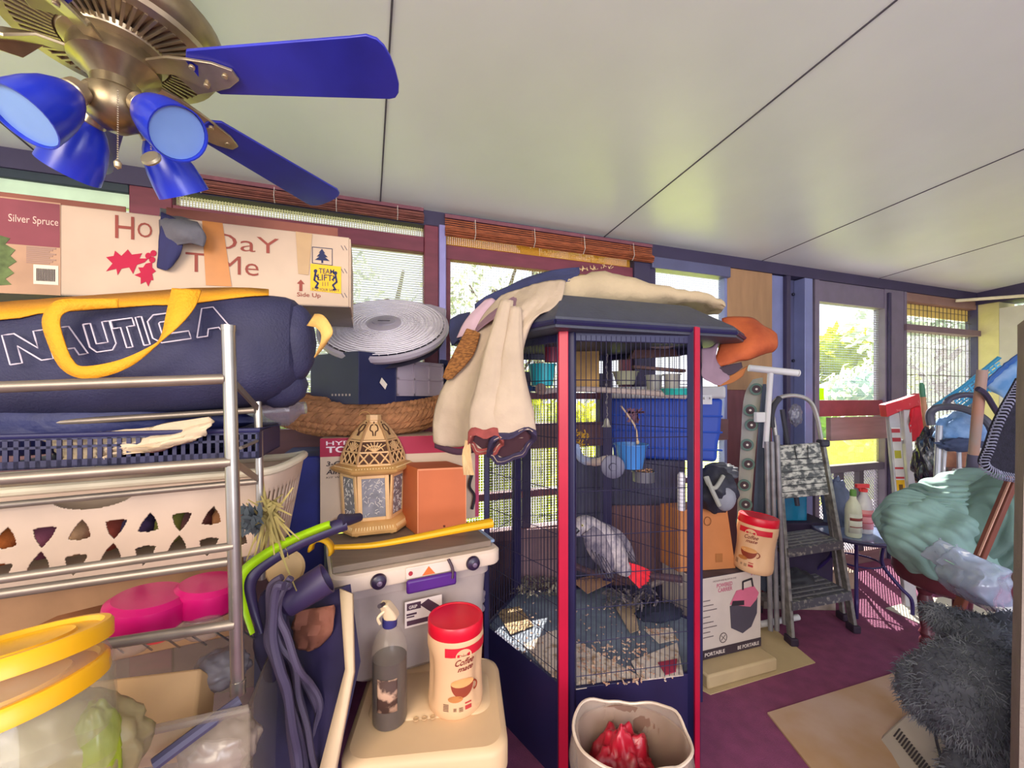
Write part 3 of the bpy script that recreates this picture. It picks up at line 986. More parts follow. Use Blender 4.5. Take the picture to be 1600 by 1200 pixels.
# hanging handle loop
pts = [(292, 452, .93), (282, 485, .90), (262, 522, .885), (225, 553, .875), (180, 574, .865), (130, 582, .855), (104, 568, .855), (88, 535, .86), (80, 500, .865), (96, 479, .875), (135, 475, .895), (185, 474, .92)]
wv = [V((.055, .015, .0)), V((.052, .01, .012)), V((.034, 0, .022)), V((.018, 0, .028)), V((.008, 0, .028)), V((.0, 0, .026)), V((.022, 0, .020)), V((.034, 0, .004)), V((.036, 0, -.006)), V((.02, 0, -.024)), V((.0, 0, -.022)), V((.0, 0, -.02))]
mb = ribbon([P(*p) for p in pts], wv); part('handle_strap', mb, m_yel, bag, solid=.003)
mb = ribbon([P(486, 500, 1.06), P(500, 503, 1.03), P(511, 520, 1.01), P(505, 538, 1.02), P(494, 556, 1.05)], [V((.02, 0, .03)), V((.02, 0, .03)), V((.028, 0, .01)), V((.02, 0, .01)), V((.01, 0, .01))])
part('end_strap', mb, mat('e0b060', .75, var=.1, bump=.3), bag, solid=.003)
mb = MB()
mb.ell(P(465, 535, 1.10), (.045, .05, .10), nu=18, nv=12, fn=lambda d: 1 + .08 * pnoise(d * 3))
mb.ell(P(438, 600, 1.12), (.07, .06, .065), nu=18, nv=12, fn=lambda d: 1 + .10 * pnoise(d * 3))
part('gusset_folds', mb, m_navy, bag)

# ---------------- wire rack ----------------
m_chrome = mat('a8a29a', .28, .85, var=.12, scale=14)
m_rail = mat('8f8378', .4, .6, var=.15, scale=14)
rack = thing('wire_rack', 'chrome tiered tube rack with sloping shelves at the left, standing on the clear bin', 'rack', P(372, 1085, .89))
mb = MB(); mb.tube([P(357, 516, .89), P(372, 1084, .89)], .0135, 16)
mb.lathe([(.0145, 0), (.0145, .012), (0, .012)], frame(P(357, 517, .89), (0, 0, 1)), 16)
mb.lathe([(.015, 0), (.015, .03), (.013, .03)], frame(P(372, 1084, .89), (0, 0, 1)), 16)
part('post', mb, m_chrome, rack)
mb = MB(); mb.tube([P(402, 585, 1.07), P(409, 905, 1.07)], .0095, 14); part('post', mb, m_chrome, rack)
LP = lambda x, y, d: P(x, y, d)
def rail(y0, y1, d0, d1, x0, r=.011, nm='front_rail', m=m_rail, x1=-230):
    a = P(x0, y0, d0); b = P(0, y1, d1)
    e = a + (b - a) * 1.75
    mb = MB(); mb.tube([a, e], r, 12); part(nm, mb, m, rack)
rail(592, 605, .885, .765, 352)
rail(722, 749, .885, .765, 362)
rail(853, 905, .885, .765, 366, .009)
rail(876, 928, .900, .78, 366, .010)
rail(975, 1032, .885, .765, 368, .011)
rail(641, 666, 1.06, .92, 398, .008, 'back_rail')
rail(752, 790, 1.06, .92, 402, .008, 'back_rail')
for (y0, y1) in ((598, 637), (722, 748)):
    mb = MB(); mb.beam(P(366, y0, .91), P(402, y1, 1.06), .006, .014); part('brace', mb, m_rail, rack)
mb = MB(); mb.tube([P(376, 700, .93), P(404, 688, 1.05)], .004); part('brace', mb, m_rail, rack)
# shelf slats between the rails (seen edge-on)
for (yf, yb, k) in ((975, 1000, 1),):
    mb = MB()
    for i in range(16):
        f = i / 9
        a = P(360, yf, .885).lerp(P(0, yf + 27 + 30 * k, .765), f); b = P(402, yb, 1.06).lerp(P(0, yb + 38, .92), f)
        mb.tube([a, b], .0022, 5)
    part('shelf_wires', mb, m_chrome, rack)

# ---------------- things on the rack shelves ----------------
# dark blue slotted basket
Mb = Matrix.Translation(P(120, 700, 1.0)) @ rotz(ANG)
bk = thing('storage_basket', 'dark blue slotted plastic basket on the upper shelf of the wire rack', 'basket', P(180, 712, 1.02))
def slotbox(o, ex, ey, ez, th, holes, name, m, parent):
    pass
o_ = P(405, 716, 1.04); exv = (P(-60, 742, .84) - o_); exv.z = 0
ez_ = V((0, 0, P(405, 672, 1.04).z - o_.z)); eyv = WN * .26
mb = MB()
n_ = exv.normalized()
L = exv.length; hz = ez_.z
# front wall made from bars leaving two rows of slots
mb.obox(o_, exv, WN * .004, V((0, 0, hz * .25)))
mb.obox(o_ + V((0, 0, hz * .86)), exv, WN * .004, V((0, 0, hz * .14)))
mb.obox(o_ + V((0, 0, hz * .60)), exv, WN * .004, V((0, 0, hz * .08)))
i = 0
while i * .017 < L:
    mb.obox(o_ + n_ * i * .017, n_ * .008, WN * .004, V((0, 0, hz * .9))); i += 1
mb.obox(o_ + eyv, exv, WN * .004, ez_)
mb.obox(o_, eyv, n_ * .004, ez_); mb.obox(o_, exv, eyv, V((0, 0, .004)))
part('basket_body', mb, mat('1b1c48', .5, var=.2), bk)
mb = MB(); mb.tube([o_ + ez_, o_ + ez_ + exv, o_ + ez_ + exv + eyv, o_ + ez_ + eyv], .006, 8, closed=True); part('basket_rim', mb, mat('20214f', .5), bk)
# navy folded tarp behind
mb = MB()
mb.ell(P(90, 655, 1.03), (.42, .12, .085), rotz(ANG), nu=36, nv=18, fn=lambda d: 1 + .12 * pnoise(d * 4))
top('folded_tarp', mb, mat('1b2152', .55, var=.35, scale=7, bump=.3), 'crumpled navy tarp stuffed under the sports bag behind the rack rails', 'tarp')
# cream cloth hanging over the basket
mb = cloth([[P(60, 684, .95), P(130, 676, .97), P(200, 672, .98), P(260, 662, .99), P(330, 652, 1.0)],
            [P(75, 692, .93), P(140, 692, .93), P(205, 692, .95), P(265, 682, .96), P(332, 662, .98)],
            [P(95, 715, .925), P(150, 712, .93), P(190, 704, .94), P(250, 698, .95), P(318, 680, .975)],
            [P(112, 727, .925), P(158, 727, .925), P(180, 712, .94), P(235, 706, .95), P(300, 690, .975)]], amp=.018, fr=7)
top('cloth_rag', mb, mat('cdb89a', .9, var=.12, bump=.3), 'crumpled cream cloth hanging over the dark slotted basket', 'cloth', solid=.003)
# clear ribbed plastic bottle lying behind the post
mb = MB()
Mc = frame(P(330, 650, 1.18), (P(445, 640, 1.30) - P(330, 650, 1.18)))
prof = [(0, 0), (.045, .004)]
for i in range(14): prof.append((.05 + (.003 if i % 2 else 0), .01 + i * .014))
prof += [(.042, .21), (.02, .235), (.02, .25), (0, .25)]
mb.lathe(prof, Mc, 24)
top('plastic_bottle', mb, mat('8f8894', .2, alpha=.55, var=.1, spec=.8), 'clear ribbed plastic bottle lying behind the chrome rack post', 'bottle')

# white laundry basket with rounded triangular holes
wb = thing('laundry_basket', 'white plastic laundry basket with rounded triangular holes on the middle shelf', 'basket', P(200, 890, 1.0))
A0 = P(408, 738, 1.13); B0 = P(0, 770, .96)           # rim line in front
A1 = P(392, 868, 1.12); B1 = P(0, 925, .95)
N = 52; RW = 22
rim_d = (B0 - A0); rim_n = rim_d.normalized()
def side(u, v):
    """u metres leftwards from the right end, v 0 (rim) .. 1 (bottom)"""
    a = A0 + rim_n * u; b = A1 + (B1 - A1).normalized() * u
    return a.lerp(b, v)
Lb = 1.1
m_white = mat('c4ab96', .45, var=.12, scale=5)
# hole pattern cut as real openings: build the wall as a fine grid and leave cells out
def hole(u, v):
    best = False
    for r, (vc, hh) in enumerate(((.47, .10), (.78, .10))):
        pitch = .068
        k = math.floor(u / pitch)
        uc = (k + .5) * pitch
        du = (u - uc) / .027; dv = (v - vc - .02 * (k % 2)) / (hh * 1.45)
        if k % 2 == r % 2: dv = -dv
        # rounded triangle, apex towards -dv
        tri = max(dv * 1.15, -.5 * dv + .87 * du, -.5 * dv - .87 * du)
        if tri * .72 + .28 * math.hypot(du, dv) < .60: best = True
    # hand hole
    if abs(u - .36) < .08 and 0 < v - .12 < .16 and ((u - .36) / .08) ** 2 + ((v - .11) / .14) ** 2 < 1: best = True
    return best
nu_, nv_ = 560, 96
mb = MB(); idx = {}
def vid(i, j):
    if (i, j) not in idx:
        idx[(i, j)] = len(mb.v); mb.v.append(side(i / nu_ * Lb, j / nv_))
    return idx[(i, j)]
for i in range(nu_):
    for j in range(nv_):
        if not hole((i + .5) / nu_ * Lb, (j + .5) / nv_):
            mb.f.append((vid(i, j), vid(i + 1, j), vid(i + 1, j + 1), vid(i, j + 1)))
part('front_wall', mb, m_white, wb, solid=.003)
# curved right end with slits, rim
mb = MB()
endc = []
for k in range(25):
    a = math.pi / 2 * k / 24 * 2 
    endc.append((a))
def endp(a, v):
    w = .30
    a_ = side(0, v); c = a_ + WN * (w / 2)
    return c + WN * (-math.cos(a) * w / 2) + (-rim_n) * (math.sin(a) * .085 * (1 - .25 * v)) + V((0, 0, .02 * math.sin(a) ** 2 * (1 - v)))
idx2 = {}
def vid2(i, j):
    if (i, j) not in idx2:
        idx2[(i, j)] = len(mb.v); mb.v.append(endp(math.pi * i / 72, j / 20))
    return idx2[(i, j)]
for i in range(72):
    for j in range(20):
        if not (i % 3 == 1 and j in (5, 6, 7, 8, 9, 11, 12, 13, 14, 15)):
            mb.f.append((vid2(i, j), vid2(i + 1, j), vid2(i + 1, j + 1), vid2(i, j + 1)))
part('end_wall', mb, m_white, wb, solid=.003)
mb = MB(); mb.grid([[side(u / 10 * Lb, v) + WN * .30 for u in range(11)] for v in (0, .5, 1)]); part('back_wall', mb, m_white, wb, solid=.003)
mb = MB(); mb.grid([[side(u / 10 * Lb, 1) + WN * w for u in range(11)] for w in (0, .18, .36)]); part('basket_floor', mb, m_white, wb, solid=.003)
rp = [side(u / 8 * Lb, 0) for u in range(8, -1, -1)] + [endp(math.pi * k / 16, 0) for k in range(1, 17)] + [side(u / 8 * Lb, 0) + WN * .30 for u in range(1, 9)]
mb = MB(); mb.tube(rp, .012, 10); part('rim', mb, mat('cfc2a8', .45), wb)
# contents of the laundry basket
cols = ['b8643c', 'c98a5a', '6b3f3c', '8a8a40', '43305a', 'a04a3c', 'c7a07c', '8c4f6a', 'c06a30', '50406a', '756f6c', '9a5a80']
labs = ['rust orange', 'light tan', 'maroon', 'olive green', 'dark violet', 'brick red', 'beige', 'plum', 'bright orange', 'purple', 'grey', 'mauve']
for i in range(12):
    c = side(.03 + i * .068, .66) + WN * (.12 + .015 * (i % 2))
    mb = MB(); mb.ell(c, (.038, .06, .05), rotz(ANG), nu=16, nv=10, fn=lambda d: 1 + .15 * pnoise(d * 3 + V((i, 0, 0))))
    top('folded_garment', mb, mat(cols[i], .9, var=.2, bump=.3), labs[i] + ' garment seen through the holes of the white laundry basket' , 'clothes', 'clothes inside the laundry basket')
# dark rolled thing on top of basket
mb = MB(); mb.tube(cr([side(.62, 0) + WN * .1 + V((0, 0, .0)), side(.9, -.05) + WN * .1, side(1.2, -.1) + WN * .1], 5), .03, 12)
top('rolled_towel', mb, mat('5f5646', .9, var=.3), 'dark olive rolled towel lying along the top of the white laundry basket at far left', 'towel')
# dried flowers clump
fl = thing('dried_flowers', 'bunch of dried straw flowers and dark leaves hanging from the rear rack post', 'dried flowers', P(415, 860, 1.22))
rnd = random.Random(4)
mb = MB()
for i in range(70):
    a = P(422 + rnd.uniform(-8, 8), 800 + rnd.uniform(-20, 20), 1.03 + rnd.uniform(-.02, .05)); b = a + V((rnd.gauss(.0, .03), rnd.gauss(0, .02), rnd.gauss(-.04, .05)))
    c = (b - a).cross(V((0, 1, 0))).normalized() * .004
    mb.add([a - c, a + c, b + c * .4, b - c * .4], [(0, 1, 2, 3)])
part('straw', mb, mat('a8985c', .9, var=.3, sub=.2), fl, smooth=0)
mb = MB()
for i in range(60):
    a = P(392 + rnd.uniform(-14, 14), 812 + rnd.uniform(-18, 18), 1.0 + rnd.uniform(-.02, .05)); d = V((rnd.gauss(0, 1), rnd.gauss(0, .6), rnd.gauss(0, 1))).normalized() * .018
    c = d.cross(V((0, 1, 0.2))).normalized() * .007
    mb.add([a - d, a + c, a + d, a - c], [(0, 1, 2, 3)])
part('leaves', mb, mat('3a4248', .8, var=.4), fl, smooth=0)

# pink double feeder bowl
pk = thing('pet_feeder', 'hot pink double pet bowl lying on the lower shelf of the wire rack', 'pet bowl', P(270, 965, 1.0))
m_pink = mat('c00c64', .3, var=.08)
mb = MB()
c1, c2 = P(232, 952, .95), P(325, 930, 1.02)
for c, r in ((c1, .083), (c2, .075)):
    mb.lathe([(0, .035), (r * .8, .034), (r * .96, .024), (r, 0), (r * .97, -.024), (r * .8, -.036), (0, -.036)], Matrix.Translation(c) @ Matrix.Rotation(.10, 4, 'Y'), 36)
part('bowl_body', mb, m_pink, pk)
mb = MB(); mb.beam(c1 + V((.02, 0, 0)), c2, .07, .045); part('bridge', mb, m_pink, pk, bevel=.012)
# red cup and clear plastic cups below
mb = MB(); mb.lathe([(.022, 0), (.026, .05)], Matrix.Translation(P(248, 998, .93)), 20); top('plastic_cup', mb, mat('c03a3a', .4), 'small red plastic cup under the pink pet bowl', 'cup', solid=.002)
m_clear = mat('b7a9a2', .15, alpha=.32, var=.1, spec=.9)
for (x, y, d, w) in ((200, 1000, .92, .05), (278, 985, .95, .032), (318, 978, .97, .045)):
    mb = MB(); mb.ell(P(x, y, d), (w, w * .8, w * .7), nu=20, nv=12, fn=lambda q: 1 + .1 * pnoise(q * 4 + V((x, 0, 0))))
    top('clear_plastic_wrap', mb, m_clear, {200: 'crumpled clear plastic left of the red cup', 278: 'crumpled clear plastic between the two pink bowls', 318: 'crumpled clear plastic under the right pink bowl'}[x], 'plastic wrap', 'clear plastic under the pink bowl')
# cardboard boards behind, lower shelf
mb = MB(); mb.obox(P(378, 990, 1.22), P(-40, 1080, 1.02) - P(378, 990, 1.22), WN * .02, V((0, 0, .27)))
top('cardboard_sheet', mb, mat('a8805c', .85, var=.15), 'tan cardboard panel standing behind the pink pet bowl', 'cardboard', bevel=.003)
mb = MB(); mb.prism([P(10, 1000, .86), P(90, 962, .95), P(200, 935, 1.1), P(190, 990, 1.0), P(60, 1050, .84)], V((0, .01, -.006)))
top('cardboard_flap', mb, mat('a66e48', .85, var=.15), 'orange brown cardboard flap behind the yellow jar lids', 'cardboard')
# jars with yellow lids
m_lid = mat('eeae10', .35, var=.05)
for i, (x, y, d, r, lb) in enumerate(((18, 1014, .62, .112, 'upper clear jar with a yellow screw lid, at the left edge'), (14, 1078, .60, .107, 'lower nearer clear jar with a yellow screw lid, at the left edge'))):
    c = P(x, y, d)
    t = thing('storage_jar', lb, 'jar', c - V((0, 0, .16)), 'clear jars with yellow lids')
    tl_ = Matrix.Translation(c) @ Matrix.Rotation(math.radians(-8 if i == 0 else -2), 4, 'X') @ Matrix.Rotation(math.radians(-9), 4, 'Y')
    mb = MB(); mb.lathe([(0, .003), (r * .55, .003), (r * .60, .006), (r * .62, .002), (r * .86, .002), (r * .9, .009), (r * .97, .009), (r, .004), (r, -.018), (r * .96, -.018)], tl_, 48)
    part('screw_lid', mb, m_lid, t)
    if True:
        mb = MB(); mb.lathe([(r * .9, -.015), (r * .92, -.03), (r * 1.0, -.05), (r * 1.02, -.12), (r * .95, -.15), (0, -.155)], tl_, 40); part('jar_body', mb, mat('c9c0a0', .1, alpha=.28, var=.1, spec=.9), t)
# beige carton lying in the bin
mb = MB(); o_ = P(140, 1165, .80)
TLc, TRc, BRc, BLc = P(140, 1064, .87), P(314, 1043, .93), P(300, 1172, .84), P(120, 1200, .79)
mb.prism([TLc, TRc, BRc, BLc], V((0.0, .05, -.06)))
top('small_carton', mb, mat('c9a273', .8, var=.07), 'plain beige carton under crumpled plastic in the clear bin', 'box', bevel=.006)
# clear bin carrying the rack
cb = thing('storage_bin', 'large clear plastic bin filled with packaging, under the wire rack', 'storage bin', P(200, 1500, .7))
R0 = P(392, 1010, 1.06); R1 = P(384, 1090, .84)
zt = .80
a_ = P(388, 1078, .84); a_.z = .80
fr_ = V((a_.x, a_.y, 0)); 
wallv = -WD * 1.1; dv_ = WN * .46
mb = MB()
def wallq(mb, p, q, zb, zt, th=.003):
    p, q = V((p.x, p.y, 0)), V((q.x, q.y, 0))
    nn = (q - p).cross(V((0, 0, 1))).normalized() * th
    mb.obox(p + V((0, 0, zb)), q - p, nn, V((0, 0, zt - zb)))
q0 = fr_; q1 = fr_ + dv_; q2 = fr_ + wallv; q3 = q2 + dv_
wallq(mb, q0, q1, .30, .76); wallq(mb, q0, q2, .30, .76); wallq(mb, q1, q3, .30, .76)
mb.obox(q0 + V((0, 0, .30)), wallv, dv_, V((0, 0, .004)))
part('bin_body', mb, mat('a89a86', .25, alpha=.24, var=.1, spec=.8), cb)
mb = MB(); mb.tube([q0 + V((0, 0, .76)), q1 + V((0, 0, .76)), q3 + V((0, 0, .76)), q2 + V((0, 0, .76))], .009, 8, closed=True); part('bin_rim', mb, mat('9c8d80', .4, alpha=.4), cb)
mb = MB(); mb.obox(q0 + V((0, 0, .0)) + WN * .02 - WD * .02, wallv * .96, dv_ * .92, V((0, 0, .295))); top('storage_crate', mb, mat('3c3248', .6), 'dark crate under the clear packaging bin at lower left', 'crate', bevel=.01)
# crumpled wrap inside the bin
def crumple(name, c, r, col, label, cat='plastic wrap', al=1.0, sd=0, rough=.3, amp=.28, fr=2.2, group=None, rot=None, **k):
    mb = MB()
    mb.ell(c, r, rot or rotz(ANG), nu=56, nv=36, fn=lambda d: 1 + amp * (abs(pnoise(d * fr + V((sd, 0, 0)))) * 1.6 - .3) + amp * .35 * pnoise(d * fr * 3.1 + V((0, sd, 0))))
    return top(name, mb, mat(col, rough, var=.18, scale=8, alpha=al, spec=.8), label, cat, group, smooth=100, **k)
crumple('plastic_wrap', P(345, 1165, .86), (.07, .06, .06), 'ab9a8c', 'crumpled cloudy plastic wrap beside the beige carton in the clear bin', al=.75, sd=3, amp=.14)
crumple('plastic_wrap', P(345, 1045, 1.0), (.06, .06, .04), '8f8a92', 'greyish bubble wrap lying behind the chrome post foot', al=.7, sd=5, amp=.14)
crumple('green_wrapper', P(150, 1195, .66), (.035, .03, .10), '8a9a20', 'olive green wrapper standing at the bottom of the clear bin', al=1, sd=8, amp=.1)
crumple('plastic_wrap', P(60, 1190, .66), (.14, .08, .10), 'a39468', 'yellowish clear wrap under the yellow lidded jars', al=.7, sd=9, amp=.12)
mb = MB(); mb.tube(cr([P(240, 1195, .76), P(300, 1150, .80), P(375, 1095, .86)], 6), .012, 8)
top('cable', mb, mat('504c66', .6), 'grey blue cable lying across the clear bin', 'cable')
# ---------------- middle stack: pouf, crate, fan, boxes, lantern ----------------
def rope_torus(mb, c, R, r, n, off=0, tw=9):
    """a twisted three-strand rope ring"""
    for st in range(3):
        pts = []
        for i in range(n):
            a = 2 * math.pi * i / n
            b = a * tw + st * 2.094 + off
            rr = R + math.cos(b) * r * .52
            pts.append(V((c[0] + rr * math.cos(a), c[1] + rr * math.sin(a), c[2] + math.sin(b) * r * .52)))
        mb.tube(pts, r * .62, 6, closed=True)
pc = P(572, 655, 1.93); pc.z = 1.305
mb = MB()
mb.ell((0, 0, 0), (.415, .27, .066), nu=40, nv=16)
for j in range(7):
    ph = math.radians(-60 + j * 20)
    R = .41 * math.cos(ph) ** .55 * (1 if j != 3 else 1.02); z = .070 * math.sin(ph)
    rope_torus(mb, (0, 0, z), R, .0225, 420, j * 1.3, 34)
mb.v = [V((p.x, p.y * .66 / (1 if abs(p.y) > 9 else 1) , p.z + .055 * (p.x / .41) ** 2)) if i >= 41 * 16 + 40 else V((p.x, p.y, p.z + .05 * (p.x / .41) ** 2)) for i, p in enumerate(mb.v)]
mb.xf(Matrix.Translation(pc) @ rotz(ANG))
top('rope_pouf', mb, mat('a8744c', .9, var=.3, scale=30, bump=.4), 'round braided tan rope pouf squashed under the dark crate with the fan', 'pouf')
# crate
t = thing('storage_crate', 'dark blue plastic crate with pale grey side, supporting the round fan', 'crate', P(575, 632, 1.6))
c0 = P(560, 632, 1.62); cl = P(485, 612, 1.80); crr = P(700, 612, 2.03)
cl.z = c0.z + .0; crr.z = c0.z + .0
hz = V((0, 0, .212))
a, b = cl - c0, crr - c0
m_crate = mat('20244a', .5, var=.12)
mb = MB()
mb.obox(c0, a, b * .36, hz); mb.obox(c0 + b * .36, a, b * .64, hz * .02)
mb.obox(c0 + b * .36, a * .05, b * .64, hz * .9); mb.obox(c0 + b * .92, a * .05, b * .08, hz)
mb.obox(c0 + b * .36 + a * .95, a * .05, b * .64, hz)
part('crate_body', mb, m_crate, t, bevel=.012, seg=3)
mb = MB()
nn = (b.cross(hz)).normalized() * -.004
if nn.y > 0: nn = -nn
g0 = c0 + b * .37 + hz * .16
mb.obox(g0, b * .55, nn, hz * .74)
for f in (0, .33, .66, .97): mb.obox(g0 + b * .55 * f, b * .018, nn * 2.2, hz * .74)
for f in (0, .45, .9): mb.obox(g0 + hz * .74 * f, b * .55, nn * 2.2, hz * .05)
part('grey_side_panel', mb, mat('a79aa6', .5, var=.06), t, label='pale grey ribbed side panel')
mb = MB(); n1 = nn * 1.2
mb.obox(c0 + b * .19 + hz * .42 + n1, b * .055 - hz * .13, n1 * .4, hz * .10 + b * .02)
part('sticker', mb, mat('e8dccb', .6), t)
mb = MB()
for i in range(6): mb.obox(c0 + a * (.15 + i * .07) + hz * .16 - a.cross(hz).normalized() * .001, a * .03, a.cross(hz).normalized() * .003, hz * .04)
part('vent_slots', mb, mat('b9a9a0', .6), t)
# round fan on the crate
fc_ = P(601, 509, 1.89)
nrm = V((.06, -.60, .80)).normalized()
fan2 = thing('round_fan', 'pale grey round electric fan lying face up on the dark crate', 'fan', fc_ - V((0, 0, .12)))
MFn = frame(fc_, nrm, (0, 0, 1)) @ Matrix.Scale(1.03, 4)
m_fang = mat('a8a0ac', .45, var=.05); m_fand = mat('5c5668', .5)
mb = MB()
mb.lathe([(.255, -.035), (.275, -.03), (.285, -.015), (.283, 0), (.272, .006), (.262, 0), (.26, -.03)], MFn, 64)
part('housing_ring', mb, m_fang, fan2)
mb = MB(); mb.lathe([(.0, -.06), (.262, -.06)], MFn, 48); part('back_plate', mb, m_fand, fan2)
mb = MB()
for k in range(5):
    a = k * 1.2566
    pts = []
    for (r, da, z) in ((.05, -.2, -.035), (.2, -.45, -.04), (.24, .1, -.02), (.15, .35, -.015), (.05, .35, -.02)):
        pts.append(MFn @ V((r * math.cos(a + da), r * math.sin(a + da), z)))
    mb.prism(pts, nrm * .003)
part('impeller', mb, mat('8f8998', .4), fan2)
mb = MB()
for k in range(14):
    r = .074 + k * .0142
    mb.lathe([(r - .0016, .010 - k * .0003), (r, .013 - k * .0003), (r + .0016, .010 - k * .0003)], MFn, 56)
for k in range(48):
    a = k * math.pi / 24
    mb.tube([MFn @ V((r * math.cos(a + (r - .05) * 1.0), r * math.sin(a + (r - .05) * 1.0), .011 - (r - .05) * .03)) for r in (.05, .12, .19, .265)], .0013, 5)
part('grille', mb, mat('e2dce4', .4, var=.03), fan2)
mb = MB(); mb.lathe([(.074, .009), (.074, .016), (.064, .020), (.0, .021)], MFn, 40)
hb = part('hub_cap', mb, m_fang, fan2)
mb = MB(); mb.lathe([(.052, .021), (.050, .024), (0, .025)], MFn, 40, sx=1.0, sy=.72)
part('badge_plate', mb, mat('9a94a2', .4), hb)
mb = MB(); mb.box((0, 0, .026), (.052, .006, .001), MFn); part('badge_mark', mb, mat('55505c', .5), hb)
# housing plate with round carry mark behind the grille
mb = MB()
plate = [(-.26, .02), (-.26, .26), (-.18, .31), (.0, .33), (.16, .30), (.26, .20), (.285, .0)]
mb.prism([MFn @ V((-x, y, -.03)) for x, y in plate], nrm * -.02)
mb2 = MB(); mb2.lathe([(.10, -.006), (.104, -.002), (.108, -.006)], MFn @ Matrix.Translation((-.0, .235, -.022)), 40, sy=.75)
part('corner_plate', mb, m_fang, fan2, bevel=.01)
part('ring_mark', mb2, mat('d5cfd8', .4), fan2)

# compressor carton
o_ = P(500, 812, 1.62); r_ = P(748, 812, 1.80)
o_.z = .868; ex = r_ - o_; ex.z = 0; ey = V((0, 0, 1.235 - .868))
t = thing('cardboard_box', 'air tool carton with magenta red top band, behind the lantern', 'box', o_ + ex * .5)
mb = MB(); mb.obox(o_, ex, ex.normalized().cross(V((0, 0, -1))) * .2, ey); bd = part('carton', mb, mat('cfb8a0', .75, var=.05), t, bevel=.003)
fc = Face(o_, ex, ey)
mb = MB(); fc.rect(mb, 0, .80, 1, 1.0); bnd = part('red_band', mb, mat('a3123c', .6, var=.08), bd, smooth=0)
mb = MB(); fc.text(mb, 'HYPER', .035, .925, .045, .22, k=.0008, bold=.01); fc.text(mb, 'TOUGH', .035, .845, .065, .30, k=.0008, bold=.03)
part('brand_lettering', mb, mat('ecd8dc', .7), bnd, smooth=0)
mb = MB(); fc.text(mb, '3-GALLON', .035, .70, .05, .25, slant=.15, bold=.02); fc.text(mb, 'AIR COMPRESSOR', .035, .61, .05, .42, slant=.15, bold=.02); fc.text(mb, 'KIT WITH HOSE', .035, .565, .02, .20, slant=.1)
part('product_lettering', mb, mat('3a2c30', .8), bd, smooth=0)
mb = MB(); fc.rect(mb, .975, 0.02, 1.0, .78); part('magenta_edge', mb, mat('b0305c', .6), bd, smooth=0)
mb = MB(); mb.tube(cr([fc.p(.955, .55, .012), fc.p(.93, .40, .02), fc.p(.965, .28, .015), fc.p(.95, .12, .012)], 6), .006, 7)
part('printed_hose', mb, mat('2a2228', .6), bd)
# purple / dark cabinet side left of the carton
mb = MB(); o2 = P(432, 1000, 1.62); o2.z = 0
mb.obox(o2, V((.17, .04, 0)), WN * .35, V((0, 0, 1.16)))
top('storage_cabinet', mb, mat('1c2470', .6, var=.3, scale=6), 'dark blue plastic cabinet standing left of the air tool carton', 'cabinet', bevel=.01)

# ---------------- tote with lid, wheels and latch ----------------
FL = P(520, 905, 1.23); FR = P(783, 852, 1.48)
FR.z = FL.z
u_ = (FR - FL); un = u_.normalized(); vn = V((-un.y, un.x, 0))
tote = thing('storage_tote', 'translucent wheeled tote with white lid and purple latch, carrying the lantern', 'storage tote', V((FL.x, FL.y, .48)) + u_ * .5 + vn * .2)
def rrect(o, ux, uy, w, d, r, z, n=6):
    pts = []
    for (cx, cy, a0) in ((w - r, r, -90), (w - r, d - r, 0), (r, d - r, 90), (r, r, 180)):
        for i in range(n + 1):
            a = math.radians(a0 + 90 * i / n)
            pts.append(o + ux * (cx + r * math.cos(a)) + uy * (cy + r * math.sin(a)) + V((0, 0, z)))
    return pts
L = u_.length; D = .40
base0 = V((FL.x, FL.y, 0))
zt = FL.z
mb = MB()
mb.loft([rrect(base0, un, vn, L, D, .04, zt - .052), rrect(base0 - un * .004 - vn * .004, un, vn, L + .008, D + .008, .042, zt - .045), rrect(base0 - un * .004 - vn * .004, un, vn, L + .008, D + .008, .042, zt - .008), rrect(base0 + un * .004 + vn * .004, un, vn, L - .008, D - .008, .04, zt)])
lid = part('lid', mb, mat('dcc7b4', .45, var=.04), tote)
mb = MB()
bi = base0 + un * .03 + vn * .02
w0, d0_ = L - .06, D - .04
mb.loft([rrect(bi, un, vn, w0, d0_, .04, zt - .052), rrect(bi, un, vn, w0, d0_, .04, zt - .085), rrect(bi + un * .008 + vn * .008, un, vn, w0 - .016, d0_ - .016, .04, zt - .088), rrect(bi + un * .022 + vn * .02, un, vn, w0 - .044, d0_ - .04, .045, .495), rrect(bi + un * .04 + vn * .036, un, vn, w0 - .08, d0_ - .072, .04, .478)])
part('tote_body', mb, mat('c4b4ae', .3, alpha=.70, var=.08, spec=.7), tote)
def onlid(f, z, k=.004): return base0 + un * L * f - vn * k + V((0, 0, z))
for f in (.235, .80):
    mb = MB(); MM = frame(onlid(f, zt - .030), -vn)
    mb.lathe([(.022, -.004), (.025, .004), (.022, .014), (.012, .020), (0, .021)], MM, 24)
    w = part('lid_wheel', mb, mat('2a1c38', .35), tote)
    mb = MB(); mb.lathe([(.009, .020), (.008, .025), (0, .026)], MM, 14); part('hub', mb, mat('8a7a92', .3, .6), w)
mb = MB(); mb.obox(onlid(.385, zt - .085, .010), un * L * .30, -vn * .016, V((0, 0, .045))); part('purple_latch', mb, mat('4c1b78', .4, var=.12), tote, bevel=.008)
mb = MB(); mb.obox(onlid(.385, zt - .043, .003), un * L * .28, -vn * .006, V((0, 0, .038))); lp = part('latch_plate', mb, mat('dbc9ba', .45), tote, bevel=.003)
fcl = Face(onlid(.385, zt - .043, .009), un * L * .28, V((0, 0, .038)))
mb = MB(); fcl.poly(mb, [(.34, .12), (.62, .12), (.48, .85)]); part('warning_triangle', mb, mat('e06a2c', .5), lp, smooth=0)
